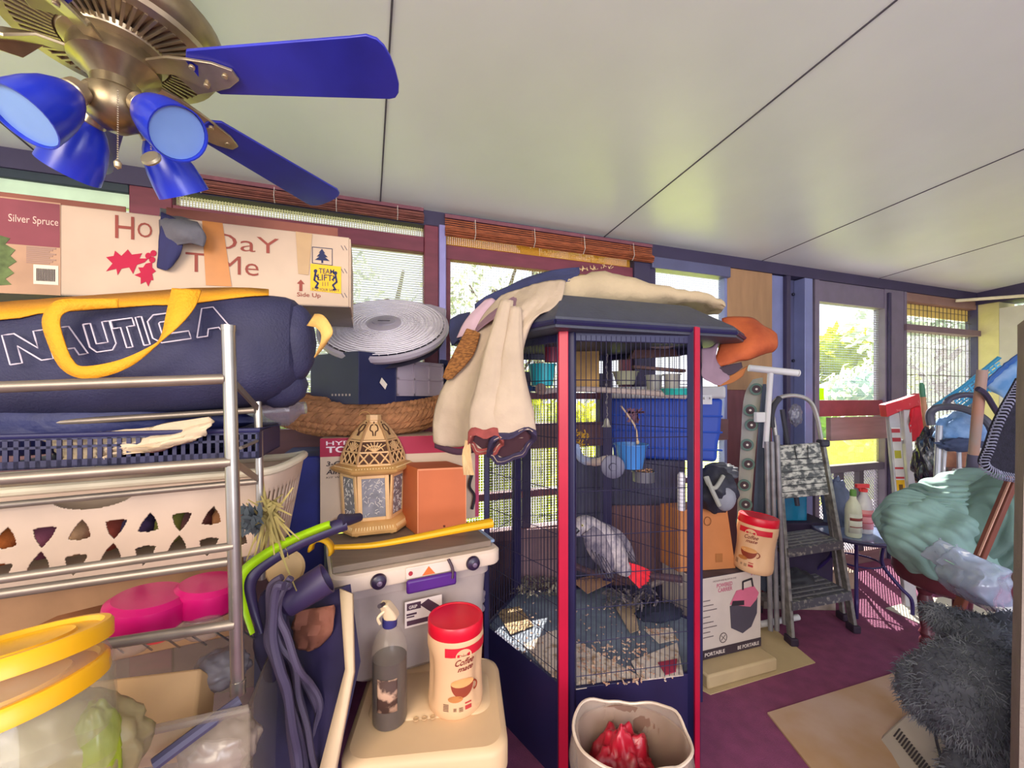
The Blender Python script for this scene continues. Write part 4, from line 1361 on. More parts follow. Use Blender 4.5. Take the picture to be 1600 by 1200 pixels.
mb = MB(); fcl.poly(mb, [(.10 + .045 * math.cos(a * .52), .5 + .2 * math.sin(a * .52)) for a in range(12)]); part('red_dot', mb, mat('a82434', .5), lp, smooth=0)
mb = MB(); mb.tube(cr([onlid(.64, zt - .0, .008), onlid(.66, zt - .03, .02), onlid(.655, zt - .06, .026)], 4), .005, 6); part('latch_cord', mb, mat('3c1c30', .5), tote)
fcs = Face(onlid(.385, zt - .205, -.005), un * L * .222, V((0, 0, .085)))
mb = MB(); fcs.rect(mb, 0, 0, 1, 1); st = part('label_sticker', mb, mat('e3d3cd', .6, var=.03), tote, smooth=0)
mb = MB(); fcs.rect(mb, .05, .66, .42, .92, .001); fcs.rect(mb, .05, .08, .66, .26, .001)
fcs.poly(mb, [(.40, .78), (.62, .95), (.92, .60), (.92, .42), (.80, .30), (.62, .50)], .001)
fcs.strip(mb, [(.05, .50), (.30, .50)], .006, .001); fcs.strip(mb, [(.05, .40), (.24, .40)], .004, .001)
for i in range(7): fcs.rect(mb, .74 + i * .03, .10, .752 + i * .03, .30, .001)
part('sticker_print', mb, mat('4a2c40', .7), st, smooth=0)
mb = MB(); fcs.text(mb, 'GRIP', .10, .72, .12, .22, k=.002, bold=.02); part('sticker_lettering', mb, mat('e3d3cd', .7), st, smooth=0)
# darker things seen through the tote
crumple('wrapped_bundle', base0 + un * .44 + vn * .16 + V((0, 0, .62)), (.10, .08, .10), '8a7c84', 'greyish wrapped bundle seen through the right side of the translucent tote', 'bundle', sd=21, rough=.6)
crumple('wrapped_bundle', base0 + un * .14 + vn * .16 + V((0, 0, .58)), (.09, .08, .08), 'b89c88', 'tan wrapped bundle seen through the lower left of the translucent tote', 'bundle', sd=22, rough=.6)
# board on the lid
bz = zt + .002
mb = MB(); mb.obox(base0 + un * .0 + vn * .03 + V((0, 0, bz)), un * (L * .955), vn * .33, V((0, 0, .022)))
top('wooden_board', mb, mat('7a6a5c', .6, var=.2, scale=5, stretch=(.6, 4, 4)), 'grey brown flat board lying on the white tote lid under the lantern', 'board', bevel=.003)
mb = MB(); mb.obox(base0 + un * (L * .965) + vn * .06 + V((0, 0, bz)), un * .022, vn * .24, V((0, 0, .012)))
top('blue_tray', mb, mat('8fa6c8', .4), 'thin pale blue strip at the right end of the white tote lid', 'tray', bevel=.004)

# ---------------- lantern ----------------
zb = bz + .022
lc = G(584, 822, zb); lc.z = 0
lan = thing('metal_lantern', 'cream hexagonal metal lantern with pierced dome and patterned glass panes', 'lantern', V((lc.x, lc.y, zb)))
m_lan = mat('e0b47e', .5, var=.12, scale=12, bump=.1)
m_lan2 = mat('d09f60', .55, var=.15, scale=12)
rr0 = 60 * lc.y / F                     # pixel radius to metres
K = rr0 / .128
LM = Matrix.Translation((lc.x, lc.y, zb)) @ rotz(math.radians(-18 - 30 + 8))
hs = (zb - P(584, 648, lc.y).z) * -1    # total height
def LZ(f): return hs * f
def hexl(prof, n=6): 
    m_ = MB(); m_.lathe([(r * K, z) for r, z in prof], LM, n); return m_
mb = hexl([(.0, LZ(.02)), (.128, LZ(.02)), (.132, LZ(.045)), (.120, LZ(.09)), (.098, LZ(.115)), (0, LZ(.115))])
for k in range(6):
    a = k * math.pi / 3
    mb.ell(LM @ V((.105 * K * math.cos(a), .105 * K * math.sin(a), .006)), (.009, .009, .009), nu=8, nv=6)
part('base', mb, m_lan2, lan)
def hexp(r, k, z): 
    a = k * math.pi / 3
    return LM @ V((r * K * math.cos(a), r * K * math.sin(a), z))
r1 = .094; r2 = .102
z1, z2 = LZ(.115), LZ(.50)
for k in range(6):
    A, B = hexp(r1, k, z1), hexp(r1, k + 1, z1); A2, B2 = hexp(r2, k, z2), hexp(r2, k + 1, z2)
    fc = Face(A, B - A, A2 - A, off=-.004, thick=.008)
    mb = MB(); fc.rect(mb, 0, 0, .13, 1); fc.rect(mb, .87, 0, 1, 1); fc.rect(mb, .13, 0, .87, .07); fc.rect(mb, .13, .93, .87, 1)
    part('window_frame', mb, m_lan, lan, bevel=.001)
    mb = MB(); fc.rect(mb, .13, .07, .87, .93, .0045) if False else mb.prism([fc.p(.13, .07, .001), fc.p(.87, .07, .001), fc.p(.87, .93, .001), fc.p(.13, .93, .001)], fc.n * .003)
    pane = part('glass_pane', mb, mat('8f8f96', .18, alpha=.85, var=.25, scale=30, spec=.9), lan, smooth=0)
    rnd = random.Random(40 + k); mb = MB()
    for i in range(46):
        u, v = rnd.uniform(.18, .82), rnd.uniform(.1, .9); a = rnd.uniform(0, 6.28); w = rnd.uniform(.03, .06)
        q = [fc.p(u + w * math.cos(a) * s * 1.2, v + w * math.sin(a) * s * .7 + w * .35 * (1 - s * s), .005) for s in (-1, -.5, 0, .5, 1)]
        mb.tube(q, .0013, 4)
    part('relief_pattern', mb, mat('dcd6d0', .25, spec=.9), pane)
mb = hexl([(.100, LZ(.495)), (.112, LZ(.50)), (.130, LZ(.525)), (.134, LZ(.545)), (.116, LZ(.575)), (.100, LZ(.58)), (.0, LZ(.58))])
part('cornice', mb, m_lan2, lan)
mb = MB()
for (z, r) in ((LZ(.552), .1235), (LZ(.068), .1235)):
    for k in range(6):
        A, B = hexp(r, k, z), hexp(r, k + 1, z)
        for i in range(1, 15):
            q = A.lerp(B, i / 15); out = (q - V((lc.x, lc.y, q.z))).normalized()
            mb.beam(q - V((0, 0, .006)) + out * .004, q + V((0, 0, .006)) + out * -.001, .003, .004)
part('bead_trim', mb, mat('efd29c', .5), lan)
# pierced dome: frame ribs, bands and scrollwork per facet over a dark inner shell
dome = [(.100, .58), (.098, .64), (.090, .70), (.078, .77), (.056, .86), (.036, .92), (.024, .945)]
mb = hexl([(r * .95, LZ(z)) for r, z in dome]); part('dome_inner', mb, mat('4a2a18', .8), lan)
def domep(k, u, f):
    f = max(0, min(.9999, f)) * (len(dome) - 1); i = int(f); q = f - i
    r = dome[i][0] * (1 - q) + dome[i + 1][0] * q; z = dome[i][1] * (1 - q) + dome[i + 1][1] * q
    return hexp(r, k, LZ(z)).lerp(hexp(r, k + 1, LZ(z)), u)
for k in range(6):
    mb = MB()
    for u in (.0, 1.0): mb.tube([domep(k, u, f / 12) for f in range(13)], .0055, 5)
    for f, w in ((.0, .006), (.30, .004), (.52, .004), (.98, .006)): mb.tube([domep(k, u / 6, f) for u in range(7)], w, 5)
    # crossed trellis
    for i in range(3):
        mb.tube([domep(k, i / 3 + .02, .03), domep(k, (i + 1) / 3 - .02, .28)], .0032, 4)
        mb.tube([domep(k, (i + 1) / 3 - .02, .03), domep(k, i / 3 + .02, .28)], .0032, 4)
    # fan of ribs
    for i in range(-3, 4):
        mb.tube([domep(k, .5, .31), domep(k, .5 + i * .14, .51 - abs(i) * .02)], .0026, 4)
    mb.tube([domep(k, .5 + .30 * math.cos(a * .39), .33 + .10 * math.sin(a * .39)) for a in range(9)], .0026, 4)
    # solid upper plate with scroll cut-outs drawn as dark scrolls
    mb.grid([[domep(k, u / 4, .54 + .44 * f / 6) + (domep(k, u / 4, .54) - V((lc.x, lc.y, domep(k, u / 4, .54).z))) * .0 for u in range(5)] for f in range(7)])
    fr = part('dome_facet', mb, m_lan, lan)
    mb = MB()
    for sg in (-1, 1):
        q = []
        for a in range(14):
            th = a * .42
            q.append(domep(k, .5 + sg * (.05 + .20 * (1 - math.cos(th)) * .5), .60 + .022 * a * (1 - .01 * a) + .02 * math.sin(th * 2)))
        out = (q[0] - V((lc.x, lc.y, q[0].z))).normalized() * .002
        mb.tube([p + out for p in q], .0024, 5)
    q = domep(k, .5, .9); mb.ell(q, (.003, .003, .006), nu=6, nv=5)
    part('scroll_cutouts', mb, mat('4a2a18', .8), fr)
mb = hexl([(.0235, LZ(.94)), (.0235, LZ(1.0)), (.020, LZ(1.003)), (0, LZ(1.003))], 6); part('finial', mb, m_lan, lan)
mb = MB(); mb.tube([hexp(.0, 0, LZ(.97)) + V((-.034 + .026 * math.cos(a * .4), -.004, .026 * math.sin(a * .4))) for a in range(16)], .0016, 5, closed=True); part('hanging_ring', mb, m_lan2, lan)

# terracotta coloured box
q0 = G(652, 838, zb); 
ub = V((.178, .050, 0)); vb = V((-.098, .15, 0))
hgt = P(652, 733, q0.y).z - zb
t = thing('wooden_box', 'plain terracotta orange box standing beside the lantern', 'box', q0)
mb = MB(); mb.obox(q0, ub, vb, V((0, 0, hgt))); part('box_body', mb, mat('bf6334', .6, var=.10, scale=5), t, bevel=.004)
mb = MB(); n_ = ub.cross(V((0, 0, 1))).normalized() * .001
for (a, b, c) in ((0, 0, .022), (.978, 0, .022)):
    mb.obox(q0 + ub * a + n_ * 1.2, ub * c, n_, V((0, 0, hgt)))
mb.obox(q0 + n_ * 1.2 + V((0, 0, hgt * .975)), ub, n_, V((0, 0, hgt * .025)))
part('box_edging', mb, mat('d68458', .6), t, smooth=0)
mb = MB(); mb.lathe([(.004, 0), (.004, .002), (0, .002)], frame(q0 + ub * .54 + V((0, 0, .03)) + n_ * 1, n_), 10); part('screw_hole', mb, mat('5a2414', .8), t)

# yellow plastic hook tool
t = thing('reaching_tool', 'yellow plastic hook ended stick lying in front of the lantern', 'tool', P(620, 850, 1.36))
m_y2 = mat('e0a80e', .45, var=.08)
pts = [P(520, 855, 1.27), P(580, 852, 1.29), (P(640, 842, 1.33)), P(690, 832, 1.37), P(730, 824, 1.41), P(768, 817, 1.45)]
for p in pts: p.z = max(p.z, zb + .012)
mb = MB(); mb.tube(cr(pts, 6), [ .010 + .012 * (i / 30) ** 1.2 for i in range(31)], 10, flat=.75); part('handle', mb, m_y2, t)
hc = P(502, 858, 1.25)
rows = []
for k in range(11):
    a = math.radians(-20 + 200 * k / 10)
    p = hc + V((.032 * math.cos(a), 0, .034 * math.sin(a) - .004))
    rows.append([p + V((0, -.016, 0)), p + V((0, .016, 0))])
mb = MB(); mb.grid(rows); part('hook', mb, m_y2, t, solid=.006)

# ---------------- lime and black pole tool ----------------
t = thing('grass_trimmer', 'lime green and black angled trimmer handle in front of the rack post', 'garden tool', P(390, 1000, 1.0))
path = [P(534, 812, 1.12), P(500, 824, 1.09), P(455, 843, 1.05), P(415, 866, 1.02), P(388, 888, 1.0), P(380, 912, .99), P(388, 948, .99), P(400, 985, .985)]
cp = cr(path, 6)
mb = MB(); mb.tube([p + V((.006, .012, -.014)) for p in cp], [.019 if i < 26 else .019 - .014 * (i - 26) / (len(cp) - 27) for i in range(len(cp))], 14); part('black_body', mb, mat('2f2547', .45, var=.12), t)
mb = MB()
rows = [[], [], []]
for i, p in enumerate(cp[3:]):
    a = cp[min(i + 4, len(cp) - 1)] - cp[i + 2]
    a.normalize(); sd = V((a.z, 0, -a.x)); sd = sd if sd.z > 0 or sd.x < 0 else sd
    w = .011 if i < 24 else .011 - .007 * (i - 24) / (len(cp) - 27)
    rows[0].append(p - sd * w + V((0, -.012, 0))); rows[1].append(p + V((0, -.019, 0))); rows[2].append(p + sd * w + V((0, -.012, 0)))
mb.grid(rows); part('lime_shell', mb, mat('9ecb10', .4, var=.08), t, solid=.006, label='lime green shell')
mb = MB(); mb.tube([P(532, 813, 1.12), P(545, 812, 1.14), P(562, 808, 1.18)], [.018, .016, .012], 12); part('ferrule', mb, mat('241f38', .5), t)
# round cream disc behind
mb = MB(); mb.lathe([(0, -.01), (.046, -.009), (.052, 0), (.046, .008), (.038, .006), (0, .005)], frame(P(446, 888, 1.17), V((.25, -1, .2))), 32)
top('round_sponge', mb, mat('c9a878', .8, var=.1), 'round cream scrubber pad hanging beside the rear rack post', 'sponge')
# dark vacuum nozzle
t = thing('vacuum_nozzle', 'dark purple cylindrical hose nozzle resting against the tote corner', 'nozzle', P(470, 950, 1.05))
a, b = P(442, 945, 1.07), P(511, 903, 1.11)
MN = frame(a, b - a); ln = (b - a).length
mb = MB(); mb.lathe([(.030, 0), (.038, .01), (.040, ln * .5), (.042, ln), (.037, ln), (.034, ln * .6)], MN, 32); nb = part('nozzle_tube', mb, mat('3a2c50', .5, var=.12), t)
mb = MB(); mb.box((.0, -.041, ln * .72), (.004, .006, .03), MN); part('nozzle_rib', mb, mat('241c38', .5), nb)
# hanging hose bundle
hr = [(0, 0), (10, 6), (-9, 8), (18, -4), (-14, 0), (24, 10), (5, 14), (30, -2), (-4, -6), (14, 12)]
cols = ['4a3f56', '40374e', '544660', '3b3348', '4e4258', '463b52', '3c3450', '4a4058', '3f3650', '53475f']
hdesc = ['straight middle strand', 'strand right of the middle', 'strand left of the middle', 'strand swinging out to the right', 'strand nearest the rack post', 'outermost right strand with loops', 'rearmost strand', 'strand looping widest to the right', 'frontmost strand', 'twisted strand behind the loops']
for i, (dx, dd) in enumerate(hr):
    rnd = random.Random(i)
    pts = []
    for k, (x, y) in enumerate(((448, 908), (432, 925), (424, 960), (430, 1000), (444, 1040), (455, 1085), (462, 1130), (474, 1180), (480, 1225))):
        s = k / 8
        pts.append(P(x + dx * (.3 + s * .9) + rnd.uniform(-6, 6), y + rnd.uniform(-8, 8), 1.0 + .006 * dd + rnd.uniform(-.01, .01)))
    if i == 5: pts[5] = P(490, 1090, 1.04); pts[6] = P(497, 1125, 1.05); pts[7] = P(470, 1160, 1.03)
    if i == 7: pts[5] = P(486, 1070, 1.03); pts[6] = P(500, 1100, 1.04); pts[7] = P(494, 1150, 1.03)
    mb = MB(); mb.tube(cr(pts, 6), .0070 + .0015 * (i % 3), 8)
    top('vacuum_hose', mb, mat(cols[i], .7, var=.15), 'grey corded hose hanging below the dark nozzle, ' + hdesc[i], 'hose', 'hanging grey hoses')
mb = MB()
mb.ell(P(425, 990, 1.06), (.045, .03, .12), nu=18, nv=14, fn=lambda d: 1 + .15 * pnoise(d * 3)); 
top('folded_cloth', mb, mat('2b2442', .8, var=.3), 'dark violet cloth bunched behind the hanging hoses', 'cloth')
# leaning dark panel with cream edge
A, B, C_, D_ = P(538, 918, 1.13), P(551, 1045, 1.06), P(516, 1215, .96), P(500, 1215, .96)
t = thing('leaning_panel', 'dark leaning panel with a cream edge between the hoses and the coolers', 'panel', P(500, 1215, 1.0))
mb = MB()
mb.prism([P(530, 920, 1.15), P(545, 1045, 1.08), P(505, 1215, .98), P(395, 1215, 1.12), P(398, 980, 1.2), P(470, 935, 1.17)], V((.02, .03, 0)))
part('panel_board', mb, mat('2c2448', .6, var=.35, scale=8), t)
mb = MB()
mb.grid([[P(532, 920, 1.13), P(541, 1045, 1.06), P(498, 1215, .96)], [P(551, 928, 1.13), P(553, 1050, 1.05), P(522, 1215, .95)]]); part('cream_edge', mb, mat('d2b896', .6, var=.08), t, solid=.012, label='cream edge strip')
mb = cloth([[P(462, 955, 1.12), P(495, 950, 1.11), P(522, 945, 1.11)], [P(458, 985, 1.11), P(492, 985, 1.09), P(520, 985, 1.10)], [P(462, 1012, 1.11), P(480, 1018, 1.09), P(500, 1010, 1.10)]], amp=.02)
top('brown_paper', mb, mat('7c4a38', .85, var=.25), 'brown paper tucked between the dark nozzle and the leaning panel', 'paper', solid=.002)
mb = MB(); mb.obox(V((P(395, 1180, 1.2).x, 1.2, 0)), V((.22, .04, 0)), WN * .3, V((0, 0, .75)))
top('suitcase', mb, mat('231c4a', .7, var=.3, scale=5), 'dark indigo case standing on the floor behind the leaning panel', 'suitcase', bevel=.02)

# ---------------- beige cooler in front ----------------
cz0 = .477
c_ = thing('cooler', 'beige lidded cooler with blue green body in the foreground, carrying the coffee creamer', 'cooler', G(655, 1120, cz0) - V((0, 0, cz0)))
o_ = G(524, 1200, cz0); rr_ = G(797, 1172, cz0)
uu = (rr_ - o_).normalized(); vv = V((-uu.y, uu.x, 0)); Wc = (rr_ - o_).length; Dc = .40
o_ = V((o_.x, o_.y, 0))
mb = MB()
mb.loft([rrect(o_, uu, vv, Wc, Dc, .06, cz0 - .075, 8), rrect(o_, uu, vv, Wc, Dc, .06, cz0 - .02, 8), rrect(o_ + (uu + vv) * .006, uu, vv, Wc - .012, Dc - .012, .055, cz0 - .006, 8), rrect(o_ + (uu + vv) * .018, uu, vv, Wc - .036, Dc - .036, .05, cz0, 8),
         rrect(o_ + uu * .018 + vv * .018, uu, vv, Wc - .036, Dc - .036, .05, cz0 + .0005, 8)])
mb.loft([rrect(o_ + uu * .04 + vv * .13, uu, vv, Wc - .08, Dc - .2, .05, cz0, 8), rrect(o_ + uu * .045 + vv * .135, uu, vv, Wc - .09, Dc - .21, .05, cz0 + .006, 8)])
part('lid', mb, mat('d6b58c', .5, var=.05, scale=5), c_, smooth=50)
mb = MB(); mb.loft([rrect(o_ + (uu + vv) * .035, uu, vv, Wc - .07, Dc - .07, .05, 0.0, 8), rrect(o_ + (uu + vv) * .012, uu, vv, Wc - .024, Dc - .024, .055, cz0 - .075, 8)])
part('cooler_body', mb, mat('4f8a96', .5, var=.1), c_)
mb = MB()
for x in (650, 663, 676):
    p = G(x, 1124 - (x - 650) * .12, cz0 + .006)
    mb.lathe([(.008, 0), (.008, .002), (.005, .002), (.005, .001), (0, .001)], Matrix.Translation(p), 16)
part('moulded_rings', mb, mat('c9a67c', .5), c_)

# spray bottle
sbc = G(609, 1118, cz0 + .0); sbc = V((P(609, 1118, 1.17).x, 1.17, cz0 + .001))
t = thing('spray_bottle', 'clear spray bottle with dark liquid and cream trigger, on the beige cooler', 'spray bottle', sbc)
MB_ = Matrix.Translation(sbc)
R = .049
mb = MB(); mb.lathe([(0, 0), (R * .9, 0), (R, .008), (R, .165), (R * .98, .185), (R * 1.02, .195), (R * .95, .22), (R * .72, .248), (R * .42, .262), (R * .36, .27), (R * .36, .285)], MB_, 36)
bo = part('bottle_body', mb, mat('c9b8a4', .15, alpha=.14, var=.05, spec=.9), t)
mb = MB(); mb.lathe([(0, .003), (R * .93, .003), (R * .96, .01), (R * .96, .182), (0, .182)], MB_, 36); part('dark_liquid', mb, mat('2c2228', .3, var=.2), t)
def cyl_patch(mb, c, R, a0, a1, z0, z1, n=14, off=.0008, th=.0006):
    rows = []
    for z in (z0, z1):
        rows.append([V((c.x + (R + off) * math.cos(a0 + (a1 - a0) * i / n), c.y + (R + off) * math.sin(a0 + (a1 - a0) * i / n), c.z + z)) for i in range(n + 1)])
    return mb.grid(rows)
mb = MB(); cyl_patch(mb, sbc, R, math.radians(-115), math.radians(-50), .055, .145); part('torn_label', mb, mat('c09a80', .7, col2='4a3028', scale=26, thr=(.45, .55)), t, solid=.0008)
mb = MB(); mb.lathe([(R * .40, .268), (R * .42, .272), (R * .42, .290), (R * .30, .296)], MB_, 24); part('blue_collar', mb, mat('2c2a66', .5), t)
mb = MB()
mb.loft([[sbc + V((x * w, y * .016 + .0, z)) + V((dx, dy, 0)) for x, y in ((-1, -1), (-.5, -1.3), (.5, -1.3), (1, -1), (1, 1), (-1, 1))] for (w, z, dx, dy) in ((.018, .292, .006, 0), (.019, .305, .004, -.004), (.016, .322, -.001, -.010), (.013, .338, -.006, -.018), (.012, .345, -.008, -.022))])
part('trigger_head', mb, mat('e0c9a4', .45), t, bevel=.003)
mb = MB(); mb.tube([sbc + V((-.008, -.03, .345)), sbc + V((-.013, -.052, .350))], .006, 10); part('nozzle_tip', mb, mat('3a3038', .5), t)
mb = MB(); mb.tube(cr([sbc + V((-.006, -.03, .325)), sbc + V((-.022, -.036, .31)), sbc + V((-.018, -.03, .29))], 5), .004, 6); part('trigger', mb, mat('e0c9a4', .45), t)

# creamer canister builder
def canister(c, R, Hh, label, tilt=None, rot=0.0):
    t = thing('coffee_creamer', label, 'canister', c)
    M0 = Matrix.Translation(c) @ (tilt or Matrix.Identity(4))
    body = [(0, 0), (R * .88, 0), (R * .95, .008), (R * .98, .03), (R * .96, Hh * .2), (R * .93, Hh * .45), (R * .96, Hh * .62), (R * 1.0, Hh * .72), (R * 1.0, Hh * .83), (R * .97, Hh * .86)]
    mb = MB()
    n = 64
    base = []
    for (r, z) in body:
        ring = []
        for k in range(n):
            a = 2 * math.pi * k / n
            g = 0
            if .18 * Hh < z < .7 * Hh:
                for ga in (rot + math.radians(-90 - 62), rot + math.radians(-90 + 62)):
                    dd = (a - ga + math.pi) % (2 * math.pi) - math.pi
                    g += math.exp(-(dd / .26) ** 2) * .10
            ring.append(M0 @ V((r * (1 - g) * math.cos(a), r * (1 - g) * math.sin(a), z)))
        base.append(ring)
    mb.loft(base[1:])
    b = part('canister_body', mb, mat('dcb187', .45, var=.03), t)
    mb = MB(); mb.lathe([(R * .97, Hh * .85), (R * .99, Hh * .86), (R * .99, Hh * .985), (R * .96, Hh), (R * .90, Hh), (R * .88, Hh * .992), (0, Hh * .992)], M0, 56)
    part('screw_lid', mb, mat('d3102c', .35, var=.05), t)
    def onc(u, v, k=0.0):
        """u metres around, v height fraction"""
        r = 0
        for (r0, z0), (r1, z1) in zip(body[1:-1], body[2:]):
            if z0 <= v * Hh <= z1 + 1e-9:
                r = r0 + (r1 - r0) * (v * Hh - z0) / max(1e-9, z1 - z0)
        r = r or R
        a = rot - math.pi / 2 + u / R
        return M0 @ V(((r + .0012 + k) * math.cos(a), (r + .0012 + k) * math.sin(a), v * Hh))
    def wrap(poly, k=0.0, m=None, nm='label_print', n=8):
        mb = MB()
        rows = []
        (u0, v0, u1, v1) = poly
        for j in range(5): rows.append([onc(u0 + (u1 - u0) * i / n, v0 + (v1 - v0) * j / 4, k) for i in range(n + 1)])
        mb.grid(rows); return part(nm, mb, m, b, smooth=35)
    def wtext(mb, s, u, v, w, h, k=.0008, slant=0, bold=0):
        tm = textmb(s, 1.0, offset=bold); lo, hi = tm.bounds()
        tm.v = [onc(u + (p.x - lo.x) * w / (hi.x - lo.x) + slant * p.y * .01, v + p.y * h / .72 + slant * (p.x - lo.x) * .006, k) for p in tm.v]
        mb.join(tm)
    def disc(mb, u, v, ru, rv, k, n=20, a0=0, a1=2 * math.pi):
        c0 = onc(u, v, k); base = len(mb.v); mb.v.append(c0)
        for i in range(n + 1):
            a = a0 + (a1 - a0) * i / n; mb.v.append(onc(u + ru * math.cos(a), v + rv * math.sin(a), k))
        for i in range(n): mb.f.append((base, base + i + 1, base + i + 2))
    s = R / .083
    wrap((-.022 * s, .70, .12 * s, .80), m=mat('c8142c', .5), nm='red_label_band')
    mb = MB(); disc(mb, .032 * s, .70, .024 * s, .085, .0004); part('label_arch', mb, mat('dcb187', .5), b)
    mb = MB(); wtext(mb, 'Coffee', .004 * s, .60, .058 * s, .075, slant=1, bold=.015); wtext(mb, 'mate', .014 * s, .535, .046 * s, .06, slant=1, bold=.015); wtext(mb, 'Nestle', .024 * s, .705, .022 * s, .022)
    part('brand_lettering', mb, mat('7a1c1c', .6), b, smooth=0)
    mb = MB()
    # cup: bowl, handle, saucer shadow
    cu = .030 * s
    disc(mb, cu, .40, .036 * s, .15, .0004, 20, math.pi, 2 * math.pi)
    cupo = part('printed_cup', mb, mat('8c3418', .6, var=.15), b)
    mb = MB(); disc(mb, cu, .405, .036 * s, .045, .0007); part('printed_coffee', mb, mat('d99a5c', .6), cupo)
    mb = MB(); mb.tube([onc(cu + .036 * s + .012 * s * math.sin(a * .35), .39 - .09 * (1 - math.cos(a * .35)) * .5, .001) for a in range(10)], .0022, 5); part('printed_handle', mb, mat('8c3418', .6), cupo)
    mb = MB(); disc(mb, cu - .022 * s, .245, .022 * s, .035, .0007); part('printed_biscuit', mb, mat('b9763c', .6), cupo)
    mb = MB()
    for (u, v, w, h) in ((-.028, .12, .016, .08), (.002, .12, .009, .035), (.018, .11, .012, .05)):
        for j in range(5):
            q = MB(); 
            mb.grid([[onc((u + w * i / 3) * s, v + h * (j + jj * .5) / 5, .0005) for i in range(4)] for jj in (0, 1)])
    part('fine_print', mb, mat('6a4a38', .7), b, smooth=0)
    mb = MB(); mb.grid([[onc((.036 + .02 * i / 3) * s, .12 + .04 * j, .0005) for i in range(4)] for j in (0, 1)]); mb.grid([[onc((.036 + .02 * i / 3) * s, .18 + .015 * j, .0005) for i in range(4)] for j in (0, 1)]); part('red_print', mb, mat('b03030', .7), b, smooth=0)
    return t
ccp = V((P(712, 1100, 1.24).x, 1.24, cz0 + .001))
canister(ccp, .0835, .262, 'coffee creamer canister with red lid standing upright on the beige cooler', rot=math.radians(2))

# ---------------- trash can ----------------
tc_ = V((P(986, 1150, 1.2).x, 1.2, 0))
t = thing('trash_can', 'oval trash can lined with a clear bag, standing in front of the bird cage', 'trash can', tc_)
mb = MB(); mb.lathe([(.0, .005), (.125, .005), (.135, .02), (.158, .36), (.165, .40), (.158, .40), (.150, .36), (.128, .03), (0, .03)], Matrix.Translation(tc_), 48, sy=.80)
part('can_body', mb, mat('7c5e50', .5, var=.12), t)
def bagp(a, f):
    n_ = pnoise(V((math.cos(a) * 2.2, math.sin(a) * 2.2, f * 2.5)))
    r = [.172, .178, .174, .166, .155, .148, .14, .12][f] if f < 8 else .1
    z = [.27, .34, .395, .415, .408, .38, .30, .16][f]
    return tc_ + V((math.cos(a) * (r + .010 * n_), math.sin(a) * (r + .010 * n_) * .82, z + .016 * n_ + .010 * math.sin(a * 3)))
mb = MB(); mb.grid([[bagp(2 * math.pi * k / 60, f) for k in range(60)] for f in range(8)], closed=True)
part('bin_liner', mb, mat('cdb5a2', .25, alpha=.42, var=.12, spec=.9), t)
mb = MB(); mb.tube([bagp(2 * math.pi * k / 60, 3) + V((0, 0, .004)) for k in range(60)], .0045, 6, closed=True); part('liner_roll', mb, mat('d9c3ae', .3, spec=.8), t)
crumple('red_packaging', tc_ + V((-.02, .03, .20)), (.105, .085, .19), 'b3122c', 'crumpled red packaging inside the lined trash can', 'rubbish', sd=31, rough=.35)
crumple('plastic_wrap', tc_ + V((.075, -.005, .20)), (.05, .06, .10), '8a5a5c', 'dull pink wrapping inside the trash can, right of the red packaging', sd=33, rough=.4)
crumple('brown_paper', tc_ + V((-.09, .0, .18)), (.04, .05, .09), 'a67a54', 'brown paper inside the trash can, left of the red packaging', 'paper', sd=35, rough=.7)
# ---------------- bird cage ----------------
PC = [V((.19, 1.456, 0)), V((.70, 1.545, 0)), V((.87, 1.90, 0)), V((.53, 2.27, 0)), V((.02, 2.19, 0)), V((-.123, 1.87, 0))]
CC = sum(PC, V((0, 0, 0))) / 6
cage = thing('bird_cage', 'tall six sided black bird cage with red corner posts and dark roof', 'bird cage', CC)
m_cd = mat('1d1c44', .42, var=.2, scale=5); m_cr = mat('b30d35', .4, var=.08); m_cdr = mat('2a2450', .45, var=.15)
m_wire = mat('3c3a58', .35, .5)
ZB, ZTOP = .36, 1.66
for k, p in enumerate(PC):
    out = (p - CC).normalized(); tg = V((-out.y, out.x, 0))
    if k in (0, 1):
        mb = MB(); mb.obox(p - tg * .033 - out * .028 + V((0, 0, .0)), tg * .066, out * .028, V((0, 0, ZTOP)))
        po = part('post', mb, m_cd, cage, bevel=.003)
        # red face strip: left half of the front post, thin strip on the right one
        d = -1 if k == 0 else 1
        if k == 0:
            a = P(873, 620, 1.43); b = P(888, 620, 1.425)
        else:
            a = P(1086, 620, 1.512); b = P(1094, 620, 1.53)
        a.z = b.z = 0
        mb = MB(); mb.obox(a + V((0, 0, .0)), b - a, V((0, .028, 0)), V((0, 0, ZTOP)))
        part('red_post_face', mb, m_cr, po, bevel=.002)
    else:
        mb = MB(); mb.obox(p - tg * .024 - out * .02, tg * .048, out * .024, V((0, 0, ZTOP))); part('post', mb, m_cdr, cage, bevel=.003)
